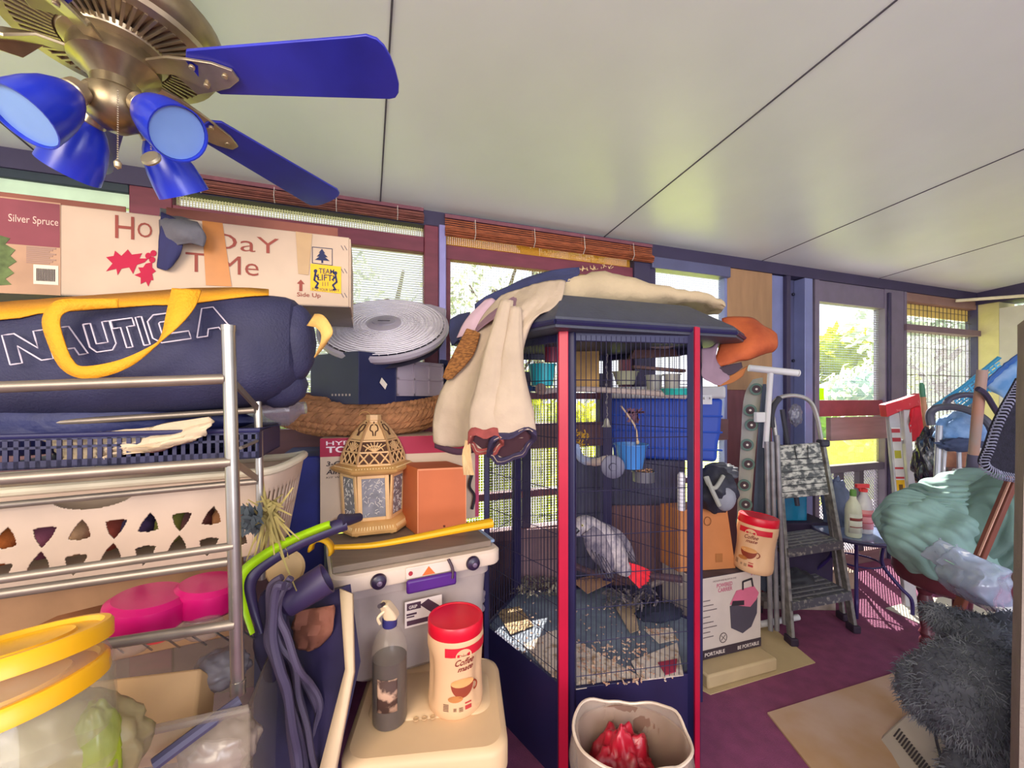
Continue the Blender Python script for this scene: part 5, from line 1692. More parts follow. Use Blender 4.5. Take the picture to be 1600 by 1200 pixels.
for k in range(6):
    a, b = PC[k], PC[(k + 1) % 6]
    L = (b - a).length; u = (b - a) / L
    n = max(8, int(L / .0185))
    mb = MB()
    z0, z1 = ZB, 1.62
    for i in range(1, n):
        q = a + u * (L * i / n)
        mb.tube([q + V((0, 0, z0)), q + V((0, 0, z1))], .0014, 4, caps=False)
    for z in (.40, .52, .64, .76, .90, 1.06, 1.25, 1.46, 1.60):
        mb.tube([a + V((0, 0, z)), b + V((0, 0, z))], .0017, 4, caps=False)
    part('bar_panel', mb, m_wire, cage, smooth=60)
    # lower skirt panel and top band
    inn = (CC - (a + b) / 2).normalized() * .014
    mb = MB(); mb.obox(a + u * .02, u * (L - .04), inn, V((0, 0, ZB))); part('skirt_panel', mb, m_cd, cage, bevel=.002)
    mb = MB(); mb.obox(a + u * .02 + V((0, 0, 1.60)), u * (L - .04), inn, V((0, 0, .06))); part('top_band', mb, m_cd, cage, bevel=.002)
mb = MB(); mb.prism([CC + (p - CC) * .97 + V((0, 0, ZB - .02)) for p in PC], V((0, 0, .012)))
part('floor_tray', mb, mat('6c7888', .7, var=.25, scale=9, bump=.3), cage)
# roof
E = [P(868, 510, 1.36), P(1150, 521, 1.60), P(1168, 520, 1.82), V((.62, 2.36, 0)), V((-.02, 2.28, 0)), V((-.27, 1.86, 0))]
T = [P(876, 462, 1.50), P(1078, 471, 1.69), V((.86, 1.86, 0)), V((.5, 2.10, 0)), V((.05, 2.05, 0)), V((-.06, 1.85, 0))]
EC = sum([V((p.x, p.y, 0)) for p in E], V((0, 0, 0))) / 6
def ringz(pts, z, s=1.0): return [V((EC.x + (p.x - EC.x) * s, EC.y + (p.y - EC.y) * s, z)) for p in pts]
mb = MB(); mb.loft([ringz(E, 1.628, .97), ringz(E, 1.632), ringz(E, 1.668), ringz(E, 1.676, .985), ringz(T, 1.770), ringz(T, 1.776, .97)])
roof = part('roof', mb, mat('3a3c4a', .5, var=.12, scale=14, bump=.15), cage, smooth=25)
mb = MB()
for k in range(6):
    a, b = ringz(E, 1.650)[k], ringz(E, 1.650)[(k + 1) % 6]
    mb.tube([a, b], .010, 6)
part('roof_gutter_trim', mb, m_cd, roof)
# shelf line and wall fittings inside the cage -------------------------------
def inside(x, y, d): return P(x, y, d)
cols6 = None
def perch(pts, r, m, label, cat='perch', nm='perch', n=6, bump=0):
    mb = MB(); c = cr(pts, n); mb.tube(c, [r * (1 + bump * pnoise(V((i * .5, r * 90, 0)))) for i in range(len(c))], 10)
    return top(nm, mb, m, label, cat)
m_rope = mat('b9aaa6', .85, var=.2, scale=30, bump=.4)
perch([P(845, 612, 1.98), P(900, 608, 1.95), P(990, 612, 1.85), P(1072, 619, 1.78)], .014, m_rope, 'long pale perch bar crossing the cage at the level of the food bowls', bump=.1)
perch([P(997, 530, 1.9), P(1015, 537, 1.88), P(1040, 540, 1.86), P(1060, 533, 1.84), P(1074, 531, 1.82)], .017, m_rope, 'curved pale bough perch hung high in the right of the cage', bump=.25)
perch([P(899, 698, 1.9), P(908, 716, 1.85), P(928, 722, 1.8), P(950, 718, 1.76)], .019, mat('9fb0d8', .7, col2='c9b9b0', scale=14), 'pale blue bone shaped perch held by the round grey disc', bump=.25)
perch([P(898, 884, 2.0), P(940, 898, 1.92), P(1000, 898, 1.83), P(1066, 905, 1.74)], .015, mat('4a3440', .7, var=.3), 'dark wooden perch low in the cage under the parrot', bump=.15)
# nested boards and planks in the upper right of the cage
mb = MB(); mb.obox(P(985, 560, 2.0), V((.24, -.04, .01)), V((0, .05, 0)), V((.02, 0, .045)))
mb.obox(P(990, 575, 1.95), V((.25, .0, -.02)), V((0, .05, 0)), V((0, 0, .014)))
top('wooden_shelf', mb, mat('7d5f5c', .8, var=.3, scale=10, bump=.3), 'weathered brown wooden boards fixed in the upper right of the cage', 'shelf', bevel=.002)
mb = MB(); mb.obox(P(893, 606, 2.06), V((.135, -.02, 0)), V((.02, .10, 0)), V((0, 0, .185)))
top('wooden_block', mb, mat('b8935a', .8, var=.25, scale=9, bump=.3), 'tan wooden nest block standing on the cage shelf right of the red corner post', 'block', bevel=.004)
def bowl(c, r0, r1, h, m, label, nm='food_bowl', cat='bowl', th=.004, n=28):
    mb = MB(); mb.lathe([(0, 0), (r0, 0), (r1, h), (r1 + .006, h), (r1 + .006, h + .004), (r1 - .002, h + .004), (r0 - .003, .004), (0, .004)], Matrix.Translation(c), n)
    return top(nm, mb, m, label, cat)
bowl(P(847, 602, 1.93), .050, .062, .095, mat('1fb6c4', .4, var=.05), 'turquoise plastic food cup at the upper left of the cage')
bowl(P(977, 601, 1.95), .040, .058, .058, mat('9a9c84', .6), 'grey green stone bowl in the upper middle of the cage')
bowl(P(1022, 609, 1.92), .034, .036, .065, mat('a8a8a4', .3, alpha=.75), 'clear plastic cup beside the grey green bowl in the cage', 'plastic_cup', 'cup')
bowl(P(1050, 608, 1.88), .034, .036, .065, mat('b4b0a8', .3, alpha=.75), 'clear plastic cup standing above the turquoise dish', 'plastic_cup', 'cup')
bowl(P(1056, 617, 1.80), .052, .062, .024, mat('2aaea8', .4), 'shallow turquoise dish against the right corner of the cage')
bowl(P(986, 731, 1.72), .046, .066, .098, mat('3a78c0', .4, var=.1), 'blue plastic feeding cup hung in the middle of the cage')
bowl(P(1006, 752, 1.78), .046, .048, .042, mat('6a6a74', .4, .3), 'small grey seed dish below the blue cup')
mb = MB()
rnd = random.Random(3)
for i in range(60): mb.ell(P(1006 + rnd.uniform(-13, 13), 735 + rnd.uniform(-3, 3), 1.78 + rnd.uniform(-.03, .03)), (.004, .003, .003), nu=5, nv=4)
top('bird_seed', mb, mat('b98a6a', .8, var=.3, scale=60), 'seed heaped in the small grey dish', 'seed', kind='stuff')
def disc(x, y, d, r, th, m, label, cat='disc', nm='mounting_disc'):
    mb = MB(); mb.lathe([(0, 0), (r, 0), (r, th), (r * .9, th * 1.2), (r * .35, th * 1.2), (r * .3, th * 2), (0, th * 2)], frame(P(x, y, d), V((-.1, -1, .05))), 32)
    return top(nm, mb, m, label, cat)
disc(957, 729, 1.66, .047, .012, mat('5b5a6e', .5, .2), 'large grey round perch washer fixed on the cage bars left of the blue cup')
disc(845, 608, 1.80, .025, .012, mat('8a6f68', .6), 'brown round perch end in front of the turquoise cup')
perch([P(812, 606, 1.86), P(842, 608, 1.83)], .012, mat('2c5aa0', .6), 'short blue dowel left of the brown perch end', 'perch')
# red bottle toy, bell on chain, wire with berries, rings
mb = MB(); mb.lathe([(0, 0), (.034, .0), (.036, .02), (.034, .085), (.018, .10), (.026, .115), (.026, .135), (0, .14)], Matrix.Translation(P(862, 566, 1.90)), 20)
top('bird_toy', mb, mat('8c2c48', .5), 'dark red bottle shaped toy hanging above the turquoise cup', 'bird toy')
t = thing('bell_toy', 'small silver bell hanging on a chain in the middle of the cage', 'bell', P(948, 668, 1.75))
mb = MB(); mb.lathe([(.0, .036), (.006, .036), (.010, .028), (.013, .010), (.021, 0), (.018, 0), (.010, .01), (0, .03)], Matrix.Translation(P(948, 667, 1.75)), 20); part('bell', mb, mat('b8b4a8', .3, .6), t)
mb = MB()
for i in range(22):
    y = 652 - i * 4.6
    c = P(948 + math.sin(i) * .6, y, 1.75)
    mb.tube([c + V((.003 * math.cos(a * .785) * (1 if i % 2 else .3), .003 * math.cos(a * .785) * (.3 if i % 2 else 1), .0075 * math.sin(a * .785))) for a in range(8)], .0012, 4, closed=True)
part('chain', mb, mat('a8a4a0', .4, .5), t)
mb = MB(); mb.tube(cr([P(970, 634, 1.7), P(982, 650, 1.7), P(993, 668, 1.69), P(996, 690, 1.69)], 5), .0035, 6)
mb.ell(P(996, 691, 1.69), (.008, .008, .010), nu=8, nv=6)
top('curved_wire', mb, mat('b8a084', .5, var=.3), 'curved wire running down to the rim of the blue cup', 'wire')
mb = MB()
rnd = random.Random(9)
for i in range(16): mb.tube([P(990 + rnd.uniform(-10, 16), 645 + rnd.uniform(-8, 8), 1.8), P(990 + rnd.uniform(-14, 20), 652 + rnd.uniform(-10, 10), 1.8)], .0045, 5)
top('wicker_toy', mb, mat('6e4a5c', .8, var=.3), 'dark ragged wicker toy beside the curved wire', 'bird toy')
mb = MB()
for i in range(40):
    a = P(908 + rnd.uniform(-11, 11), 682 + rnd.uniform(-6, 14), 1.95 + rnd.uniform(-.03, .03)); mb.tube([a, a + V((rnd.gauss(0, .014), rnd.gauss(0, .01), rnd.gauss(0, .012)))], .003, 4)
top('shredding_toy', mb, mat('d8a83c', .8, var=.25), 'yellow straw shredding toy hanging left of centre in the cage', 'bird toy')
t = thing('water_tube', 'clear ribbed drinker tube clipped at the right corner of the cage', 'drinker', P(1066, 798, 1.56))
mb = MB(); mb.lathe([(0, 0), (.0135, .0), (.0148, .01), (.0148, .135), (.010, .145), (0, .146)], Matrix.Translation(P(1065, 797, 1.57)), 16); part('tube', mb, mat('cfccd8', .3), t)
mb = MB()
for i in range(9): mb.lathe([(.0145, .012 + i * .014), (.0155, .015 + i * .014), (.0145, .018 + i * .014)], Matrix.Translation(P(1065, 797, 1.57)), 16)
part('tube_rings', mb, mat('a9a6b4', .3), t)
# floor litter
def quad_on_tray(pts, name, m, label, cat, th=.003, z=None, lift=0):
    z = (ZB - .006 if z is None else z) + lift
    mb = MB(); mb.prism([G(x, y, z) for x, y in pts], V((0, 0, th)))
    return top(name, mb, m, label, cat)
m_paper = mat('d6c9bd', .85, var=.05, col2='a08468', scale=26, thr=(.50, .66))
quad_on_tray([(775, 955), (812, 948), (834, 978), (798, 992)], 'cardboard_square', mat('b59a70', .85, col2='7a603c', scale=40, thr=(.5, .65)), 'small tan cardboard square at the left of the cage floor', 'cardboard', lift=.002)
quad_on_tray([(818, 1008), (868, 985), (1008, 1062), (900, 1078), (868, 1066)], 'newspaper_sheet', m_paper, 'soiled pale paper sheet across the front left of the cage floor', 'paper')
quad_on_tray([(986, 1034), (1058, 1005), (1068, 1056), (1002, 1064)], 'newspaper_sheet', m_paper, 'white printed paper sheet at the front right of the cage floor', 'paper', lift=.004)
quad_on_tray([(1028, 1036), (1058, 1030), (1056, 1050), (1040, 1055)], 'red_card', mat('a02c48', .7, var=.2), 'red and maroon printed card lying on the white paper in the cage', 'card', lift=.010)
quad_on_tray([(1006, 984), (1050, 982), (1058, 1000), (1030, 1006)], 'newspaper_sheet', m_paper, 'small white paper behind the printed sheet on the cage floor', 'paper', lift=.0)
quad_on_tray([(893, 908), (938, 896), (960, 908), (918, 928)], 'cardboard_square', mat('b58a6c', .85, var=.15), 'tan cardboard piece on the cage floor beneath the parrot', 'cardboard', lift=.03)
quad_on_tray([(962, 950), (990, 940), (998, 985), (985, 990)], 'cardboard_strip', mat('b09a80', .85, var=.2), 'narrow tan strip on the cage floor right of centre', 'cardboard', lift=.006)
mb = MB(); rnd = random.Random(12)
def chips(n, x0, x1, y0, y1, s):
    for _ in range(n):
        x, y = rnd.uniform(x0, x1), rnd.uniform(y0, y1)
        if y > 985 + (x - 770) * .88 and x < 870: continue
        p = G(x, y, ZB - .004 + rnd.uniform(0, .008)); a = rnd.uniform(0, 6.28); q = s * rnd.uniform(.4, 1.3)
        d1 = V((math.cos(a), math.sin(a), rnd.uniform(-.2, .3))) * q; d2 = V((-math.sin(a), math.cos(a), rnd.uniform(-.2, .3))) * q * .6
        mb.prism([p - d1, p + d2, p + d1, p - d2], V((0, 0, .003)))
chips(260, 785, 1060, 935, 1065, .006)
chips(160, 900, 1010, 1000, 1070, .008)
top('cage_litter', mb, mat('c79a80', .85, col2='e0c9b4', scale=60), 'scattered seed husks and wood chips over the cage floor', 'litter', kind='stuff', smooth=0)
def shreds(name, cx, cy, w, h, n, m, label, seed, s=.02, z=ZB):
    r_ = random.Random(seed); mb = MB()
    for _ in range(n):
        p = G(cx + r_.uniform(-w, w), cy + r_.uniform(-h, h), z + r_.uniform(0, .05)); a = r_.uniform(0, 6.28)
        d = V((math.cos(a), math.sin(a), r_.uniform(-.4, .8))).normalized() * s * r_.uniform(.5, 1.6); e = d.cross(V((0, .3, 1))).normalized() * s * r_.uniform(.2, .5)
        mb.add([p - d - e, p + d - e * .5, p + d + e, p - d + e * .5], [(0, 1, 2, 3)])
    top(name, mb, m, label, 'shredded paper', kind='stuff', smooth=0)
shreds('shredded_paper', 838, 915, 36, 14, 200, mat('a8a08c', .85, var=.4, scale=60), 'heap of shredded newspaper at the back left of the cage floor', 2)
shreds('shredded_paper', 985, 935, 40, 14, 170, mat('a89c98', .85, col2='5a5668', scale=40), 'heap of torn newspaper behind the centre of the cage floor', 5)
mb = MB(); mb.ell(G(1030, 958, ZB), (.12, .07, .035), rotz(.3), nu=26, nv=14, fn=lambda d: 1 + .2 * pnoise(d * 3))
top('dark_rag', mb, mat('262b40', .9, var=.3), 'dark blue grey rag on the right of the cage floor', 'cloth')
mb = MB(); mb.tube(cr([G(1015, 915, ZB + .05), G(1045, 905, ZB + .08), G(1065, 912, ZB + .06)], 5), .014, 8)
top('wood_branch', mb, mat('9a8a84', .8, var=.4, scale=20), 'broken grey branch lying at the back right of the cage', 'branch')

# ---------------- parrot ----------------
par = None
hd = P(906, 828, 1.74)
ax = [ (P(903, 838, 1.72), .012, .014), (P(904, 826, 1.735), .034, .036), (P(912, 820, 1.745), .040, .040), (P(925, 824, 1.755), .042, .040), (P(938, 838, 1.765), .058, .050), (P(950, 855, 1.77), .066, .056),
       (P(962, 872, 1.775), .056, .050), (P(972, 886, 1.775), .036, .034), (P(982, 896, 1.775), .020, .018) ]
cen = cr([a[0] for a in ax], 4)
rings = []
for i, p in enumerate(cen):
    f = i / (len(cen) - 1) * (len(ax) - 1); k = min(int(f), len(ax) - 2); q = f - k
    q = q * q * (3 - 2 * q)
    rx = ax[k][1] * (1 - q) + ax[k + 1][1] * q; ry = ax[k][2] * (1 - q) + ax[k + 1][2] * q
    t_ = (cen[min(i + 1, len(cen) - 1)] - cen[max(i - 1, 0)]).normalized()
    x_ = V((0, 1, 0)).cross(t_).normalized(); y_ = t_.cross(x_)
    rings.append([p + x_ * rx * math.cos(a * math.pi / 12) + y_ * ry * math.sin(a * math.pi / 12) for a in range(24)])
mb = MB(); mb.loft(rings)
par = thing('grey_parrot', 'grey parrot with a bright red tail, leaning head down left inside the cage', 'parrot', P(950, 895, 1.77))
part('body', mb, mat('c4b8b8', .8, col2='8a8390', scale=34, thr=(.35, .65), bump=.5, bscale=90), par, smooth=60)
mb = MB(); mb.ell(P(909, 823, 1.722), (.024, .016, .024), nu=14, nv=10); part('face_patch', mb, mat('dcd4d2', .8), par)
mb = MB(); mb.tube(cr([P(902, 826, 1.71), P(896, 834, 1.705), P(896, 846, 1.71), P(901, 852, 1.715)], 5), [.015 - .0125 * (i / 15) ** 1.3 for i in range(16)], 10); part('beak', mb, mat('26242c', .35), par)
mb = MB(); mb.ell(P(910, 821, 1.705), (.0055, .004, .0055), nu=10, nv=8); ey_ = part('eye', mb, mat('e8dca0', .3), par)
mb = MB(); mb.ell(P(910, 821, 1.701), (.003, .002, .003), nu=8, nv=6); part('pupil', mb, mat('101014', .2), ey_)
m_wing = mat('8e848c', .75, col2='5b5566', scale=26, thr=(.38, .62), bump=.4)
for sgn, d0 in ((-1, 1.715), (1, 1.825)):
    mb = MB()
    w = [(918, 828, .030), (928, 842, .046), (938, 862, .046), (948, 880, .034), (953, 893, .015)] if sgn < 0 else [(935, 820, .02), (958, 836, .034), (975, 852, .030), (985, 868, .020), (990, 876, .008)]
    wc = cr([P(x, y, d0) for x, y, r in w], 5); wr = cr([V((r, 0, 0)) for x, y, r in w], 5)
    rg = []
    for i, p in enumerate(wc):
        t_ = (wc[min(i + 1, len(wc) - 1)] - wc[max(i - 1, 0)]).normalized(); x_ = V((0, 1, 0)).cross(t_).normalized()
        rg.append([p + x_ * wr[i].x * math.cos(a * math.pi / 8) + V((0, 1, 0)) * .013 * math.sin(a * math.pi / 8) for a in range(16)])
    mb.loft(rg); wg = part('wing', mb, m_wing, par)
    mb = MB()
    for j in range(5):
        a = wc[8].lerp(wc[12], j / 5) ; off = V((-.028 + .010 * j, -.013, -.01))
        b = wc[-1] + V((-.016 + .008 * j, -.008, -.03 + .006 * j))
        mb.beam(a + off, b, .003, .011, (0, 1, 0))
    part('flight_feathers', mb, mat('3a3444', .7), wg)
mb = MB()
ta, tb = P(976, 884, 1.775), P(1012, 908, 1.765)
dv = (tb - ta); up_ = V((0, 1, 0)).cross(dv).normalized()
for j in range(7):
    f = (j - 3) / 3
    a = ta + up_ * .012 * f + V((0, .004 * abs(f), 0)); b = tb + up_ * .038 * f - dv * .12 * abs(f) + V((0, .006 * (j % 2), 0))
    m_ = (a + b) / 2
    n1 = up_ * .010
    mb.prism([a - n1 * .6, m_ - n1, b - n1 * .8, b + dv.normalized() * .008, b + n1 * .8, m_ + n1, a + n1 * .6], V((0, .003, 0)))
part('red_tail', mb, mat('e0142c', .6, var=.15, scale=40), par, label='bright red tail')
for (x, y) in ((934, 890), (950, 896)):
    mb = MB(); a = P(x, y - 16, 1.79); b = P(x, y, 1.87); mb.tube([a, b], .009, 8)
    for k in (-1, 0, 1): mb.tube(cr([b, b + V((k * .012, -.02, .012)), b + V((k * .014, -.03, -.006))], 4), .0045, 6)
    part('leg', mb, mat('4a4650', .7), par)

# ---------------- blue cooler, cabinet and clutter behind the cage ----------------
t = thing('cooler', 'blue picnic cooler with white lid, high behind the right side of the bird cage', 'cooler', P(1040, 722, 2.35))
o_ = P(950, 722, 2.50); o_.z = 1.03
uu = (P(1130, 722, 2.30) - P(950, 722, 2.50)); uu.z = 0
vv = V((-uu.y, uu.x, 0)).normalized() * .16
mb = MB(); mb.loft([[o_ + uu * a + vv * b + V((0, 0, z)) for a, b in ((0 + k, 0), (1 - k, 0), (1 - k, 1), (0 + k, 1))] for z, k in ((0, .05), (.12, .035), (.16, .02), (.36, .0))])
cbd = part('cooler_body', mb, mat('1f49b8', .5, var=.12, scale=3), t, bevel=.02, seg=3)
mb = MB()
for z in (.07, .17, .26): mb.tube([o_ + uu * (.99) + V((0, -.006, z)), o_ + uu * .04 + V((0, -.006, z))], .006, 6)
part('moulded_ribs', mb, mat('2a55c4', .5), cbd)
mb = MB(); mb.obox(o_ + uu * -.02 - vv * .05 + V((0, 0, .36)), uu * 1.04, vv * 1.1, V((0, 0, .07))); part('lid', mb, mat('cfcfd2', .5, var=.05), t, bevel=.015, seg=3)
mb = MB()
mb.obox(P(1098, 626, 2.20) + V((0, 0, -.02)), V((.05, 0, 0)), V((0, .02, 0)), V((0, 0, .05)))
for k in range(2): mb.lathe([(.006, 0), (.006, .01), (0, .01)], frame(P(1101 + k * 9, 622, 2.195), V((0, -1, 0))), 10)
part('lid_latch', mb, mat('d8d8da', .4), t)
mb = MB(); mb.obox(V((.36, 2.40, 0)), V((.66, .0, 0)), V((0, .14, 0)), V((0, 0, 1.028)))
top('storage_cabinet', mb, mat('47465e', .6, var=.25), 'dark cabinet behind the bird cage, carrying the blue picnic cooler', 'cabinet', bevel=.01)
mb = MB(); mb.obox(P(955, 915, 2.36), V((.62, -.0, 0)), V((0, .02, 0)), V((0, 0, .46)))
top('cardboard_sheet', mb, mat('7d5c5e', .85, var=.15), 'dull brown board standing against the dark cabinet behind the cage', 'cardboard', bevel=.003)
mb = MB(); mb.obox(V((.03, 2.33, .02)), V((.30, .06, 0)), V((0, .015, 0)), V((0, 0, .62)))
top('cardboard_sheet', mb, mat('94767a', .85, var=.12), 'pale tan panel behind the left side of the cage, below the window', 'cardboard', bevel=.003)
# clothes bag on the right of the cage
t = thing('duffel_bag', 'black and pale grey crumpled bag between the cage and the ironing board', 'bag', P(1125, 795, 2.1))
mb = MB(); mb.ell(P(1118, 765, 2.12), (.10, .10, .115), nu=32, nv=20, fn=lambda d: 1 + .28 * pnoise(d * 2.4)); part('bag_body', mb, mat('2b2c3c', .6, var=.3, scale=8), t, smooth=60)
mb = MB()
mb.tube(cr([P(1104, 745, 2.03), P(1112, 765, 2.0), P(1124, 790, 2.01)], 5), .011, 8)
mb.tube(cr([P(1130, 744, 2.04), P(1118, 762, 2.0), P(1108, 758, 2.01), P(1102, 745, 2.03)], 5), .010, 8)
part('straps', mb, mat('a3a39c', .7), t)
mb = MB(); mb.ell(P(1132, 778, 2.05), (.055, .04, .065), nu=20, nv=14); part('grey_pocket', mb, mat('8a8c98', .6, var=.2), t)
crumple('dark_jacket', P(1125, 738, 2.2), (.10, .07, .05), '4a4d58', 'dark grey jacket folded above the crumpled black bag', 'jacket', sd=52, rough=.7)

# ---------------- carrier box, cardboard box, second creamer ----------------
z0 = .075
BR = G(1189, 1009, z0); BLc = G(1088, 1034, z0)
ub = BR - BLc; vb = V((-ub.y, ub.x, 0)).normalized() * .26
hb = BR.z + (1009 - 889) / F * BR.y - z0
t = thing('cardboard_box', 'white printed carton with a pink and black pet carrier picture beside the cage', 'box', BLc)
mb = MB(); mb.obox(BLc, ub, vb, V((0, 0, hb))); bd = part('carton', mb, mat('cdbfb4', .7, var=.05), t, bevel=.004)
mb = MB(); mb.obox(BLc + V((0, 0, hb)) + ub * .01, ub * .98, vb * .98, V((0, 0, .003))); part('dark_top', mb, mat('4c424a', .7, var=.35, scale=9), t)
fc = Face(BLc, ub, V((0, 0, hb)))
mb = MB(); fc.rect(mb, 0, 0, 1, .115); bb2 = part('black_band', mb, mat('3a2c34', .7), bd, smooth=0)
mb = MB(); fc.text(mb, 'PORTABLE', .12, .035, .045, .30, k=.0008, bold=.02); fc.text(mb, 'BE PORTABLE', .62, .03, .045, .34, k=.0008, bold=.02); part('band_lettering', mb, mat('dccfc6', .7), bb2, smooth=0)
mb = MB(); fc.text(mb, 'POWERED', .30, .86, .05, .24, bold=.02); fc.text(mb, 'CARRIER', .32, .80, .05, .22, bold=.02); fc.text(mb, 'PET', .84, .94, .04, .12, bold=.02)
part('pink_lettering', mb, mat('c0607c', .7), bd, smooth=0)
mb = MB(); fc.text(mb, 'VACUUM AND BLOW IN ONE', .24, .935, .022, .36)
for i, y in enumerate((.72, .66, .60, .52, .45, .39, .33, .27)): fc.strip(mb, [(.10, y), (.20 + .05 * (i % 3), y)], .004)
part('fine_print', mb, mat('6a5a5c', .7), bd, smooth=0)
mb = MB(); fc.poly(mb, [(.5, .60), (.94, .64), (.93, .44), (.84, .28), (.70, .22), (.52, .32)]); pv_ = part('printed_carrier_body', mb, mat('4a4450', .6), bd, smooth=0)
mb = MB(); fc.poly(mb, [(.50, .62), (.60, .78), (.88, .80), (.96, .70), (.92, .62), (.82, .54)], .001); part('printed_pink_lid', mb, mat('cf6a86', .6), pv_, smooth=0)
mb = MB(); fc.strip(mb, [(.70, .78), (.70, .88), (.84, .90), (.86, .80)], .010, .002); fc.poly(mb, [(.52, .60), (.72, .58), (.72, .64), (.54, .66)], .002); part('printed_handle', mb, mat('2c242c', .6), pv_, smooth=0)
mb = MB(); fc.strip(mb, [(.40 + .055 * math.cos(a * .52), .22 + .055 * math.sin(a * .52) * 1.1) for a in range(13)], .004); fc.strip(mb, [(.37, .25), (.43, .19)], .003); fc.strip(mb, [(.37, .19), (.43, .25)], .003); part('round_symbol', mb, mat('5a4a4c', .7), bd, smooth=0)
zbx = z0 + hb
q = G(1097, 898, zbx) ; q.y += .02
qo = P(1060, 896, q.y + .0); qo.z = zbx + .004
t = thing('cardboard_box', 'plain orange cardboard box with a cut handle hole, standing on the printed carrier carton', 'box', qo)
u2 = P(1150, 885, q.y + .05) - qo; u2.z = 0
hh = (897 - 800) / F * q.y
mb = MB()
fr_ = [qo, qo + u2, qo + u2 * .86 + V((0, .01, hh)), qo + V((0, .0, hh))]
mb.prism(fr_, vb * .55); bx = part('carton', mb, mat('c9814c', .75, var=.06), t, bevel=.003)
fc = Face(qo, u2, V((0, 0, hh)))
mb = MB(); fc.strip(mb, [(.50 + .06 * math.cos(a * .52), .80 + .07 * math.sin(a * .52)) for a in range(13)], .003); part('handle_hole', mb, mat('7a4826', .8), bx, smooth=0)
mb = MB(); fc.rect(mb, .64, .12, .76, .26); part('printed_patch', mb, mat('a86a38', .8), bx, smooth=0)
cc2 = P(1172, 899, 2.18); cc2.z = zbx + .008
Rr = 28 * 2.18 / F
canister(cc2 + V((.0, -.02, 0)), Rr, .285, 'coffee creamer canister with red lid, tilted on the corner of the printed carrier carton', tilt=Matrix.Rotation(math.radians(7), 4, 'Y'), rot=math.radians(-70))
mb = MB(); a, b = BLc - ub * .05 - vb * .38, BR - ub * .03 - vb * .36
o5 = V((a.x, a.y, 0.004)); mb.obox(o5, V((ub.x, ub.y, 0)) * 1.04, vb * 1.35, V((0, 0, z0 - .008)))
top('foam_slab', mb, mat('bda67e', .8, var=.06), 'thick tan foam slab under the printed carrier carton', 'foam slab', bevel=.01)
mb = MB(); mb.prism([G(1060, 1060), G(1110, 1086), G(1274, 1036), G(1200, 975), G(1100, 990)], V((0, 0, .004)))
top('cardboard_sheet', mb, mat('bba57c', .8, var=.05), 'flat tan cardboard sheet on the carpet around the foam slab', 'cardboard')

# ---------------- quilted blanket over the cage ----------------
bl = thing('blanket', 'heavy cream blanket with patchwork edges draped over the cage roof and left side', 'blanket', P(770, 690, 1.5))
m_cream = mat('bda988', .92, var=.10, scale=7, bump=.25, bscale=60)
m_cream2 = mat('b8a48e', .92, var=.14, scale=6, bump=.2, bscale=70)
# bulk lying on the roof
secs = [(868, 452, 486, 1.52, .10), (890, 432, 478, 1.56, .16), (930, 420, 476, 1.62, .22), (975, 426, 476, 1.68, .24), (1020, 437, 476, 1.72, .24), (1062, 449, 474, 1.76, .22), (1100, 455, 474, 1.80, .18), (1122, 463, 478, 1.82, .12), (1134, 472, 482, 1.84, .05)]
sc_ = []
for s in cr([V((x, a, b)) for x, a, b, d, e in secs], 4): sc_.append(s)
se_ = cr([V((d, e, 0)) for x, a, b, d, e in secs], 4)
rings = []
for i, (s, e) in enumerate(zip(sc_, se_)):
    x, yt, yb = s; d, dep = e.x, e.y
    tp, bt = P(x, yt, d + dep * .3), P(x, yb, d)
    ring = []
    for k in range(26):
        a = 2 * math.pi * k / 26
        c_, s_ = math.cos(a), math.sin(a)
        sq = lambda v, p: math.copysign(abs(v) ** p, v)
        wob = .014 * pnoise(V((i * .35, c_ * 1.5, s_ * 1.5))) + .007 * pnoise(V((i * 1.2, c_ * 3, 5)))
        z = (tp.z + bt.z) / 2 + (tp.z - bt.z) / 2 * sq(s_, .8) + wob
        ring.append(V((bt.x, bt.y + dep * (1 - sq(c_, .7)) * 1.0, z)))
    rings.append(ring)
mb = MB(); mb.loft(rings); part('top_roll', mb, m_cream, bl, smooth=70)
fold = lambda amp, n, ph: (lambda u, v: V((0, -1, 0)) * amp * (.25 + v) * math.sin(u * n + ph + .6 * v))
# left hanging panel
ctrl = [[P(784, 462, 1.64), P(812, 452, 1.60), P(838, 444, 1.57), P(868, 438, 1.54), P(884, 440, 1.53)],
        [P(758, 490, 1.60), P(790, 478, 1.55), P(822, 470, 1.50), P(850, 470, 1.47), P(872, 478, 1.46)],
        [P(735, 530, 1.56), P(765, 522, 1.50), P(792, 512, 1.44), P(815, 510, 1.42), P(834, 500, 1.43)],
        [P(712, 575, 1.54), P(742, 572, 1.48), P(768, 566, 1.42), P(796, 562, 1.40), P(815, 556, 1.43)],
        [P(690, 612, 1.53), P(722, 615, 1.46), P(752, 615, 1.41), P(786, 612, 1.38), P(812, 610, 1.42)],
        [P(679, 652, 1.52), P(712, 656, 1.46), P(745, 656, 1.41), P(782, 655, 1.38), P(822, 652, 1.41)],
        [P(680, 690, 1.52), P(712, 700, 1.46), P(744, 690, 1.42), P(784, 686, 1.38), P(834, 682, 1.41)]]
mb = MB(); mb.grid(patch(ctrl, 9, 7, lambda u, v: V((0, -1, 0)) * (.022 * v + .004) * math.sin(u * 15 + .8 * v) + V((0, -1, 0)) * (.012 * pnoise(V((u * 5, v * 7, 1))) + .006 * pnoise(V((u * 14, v * 16, 4))))))
part('hanging_panel', mb, m_cream2, bl, solid=.006, smooth=80)
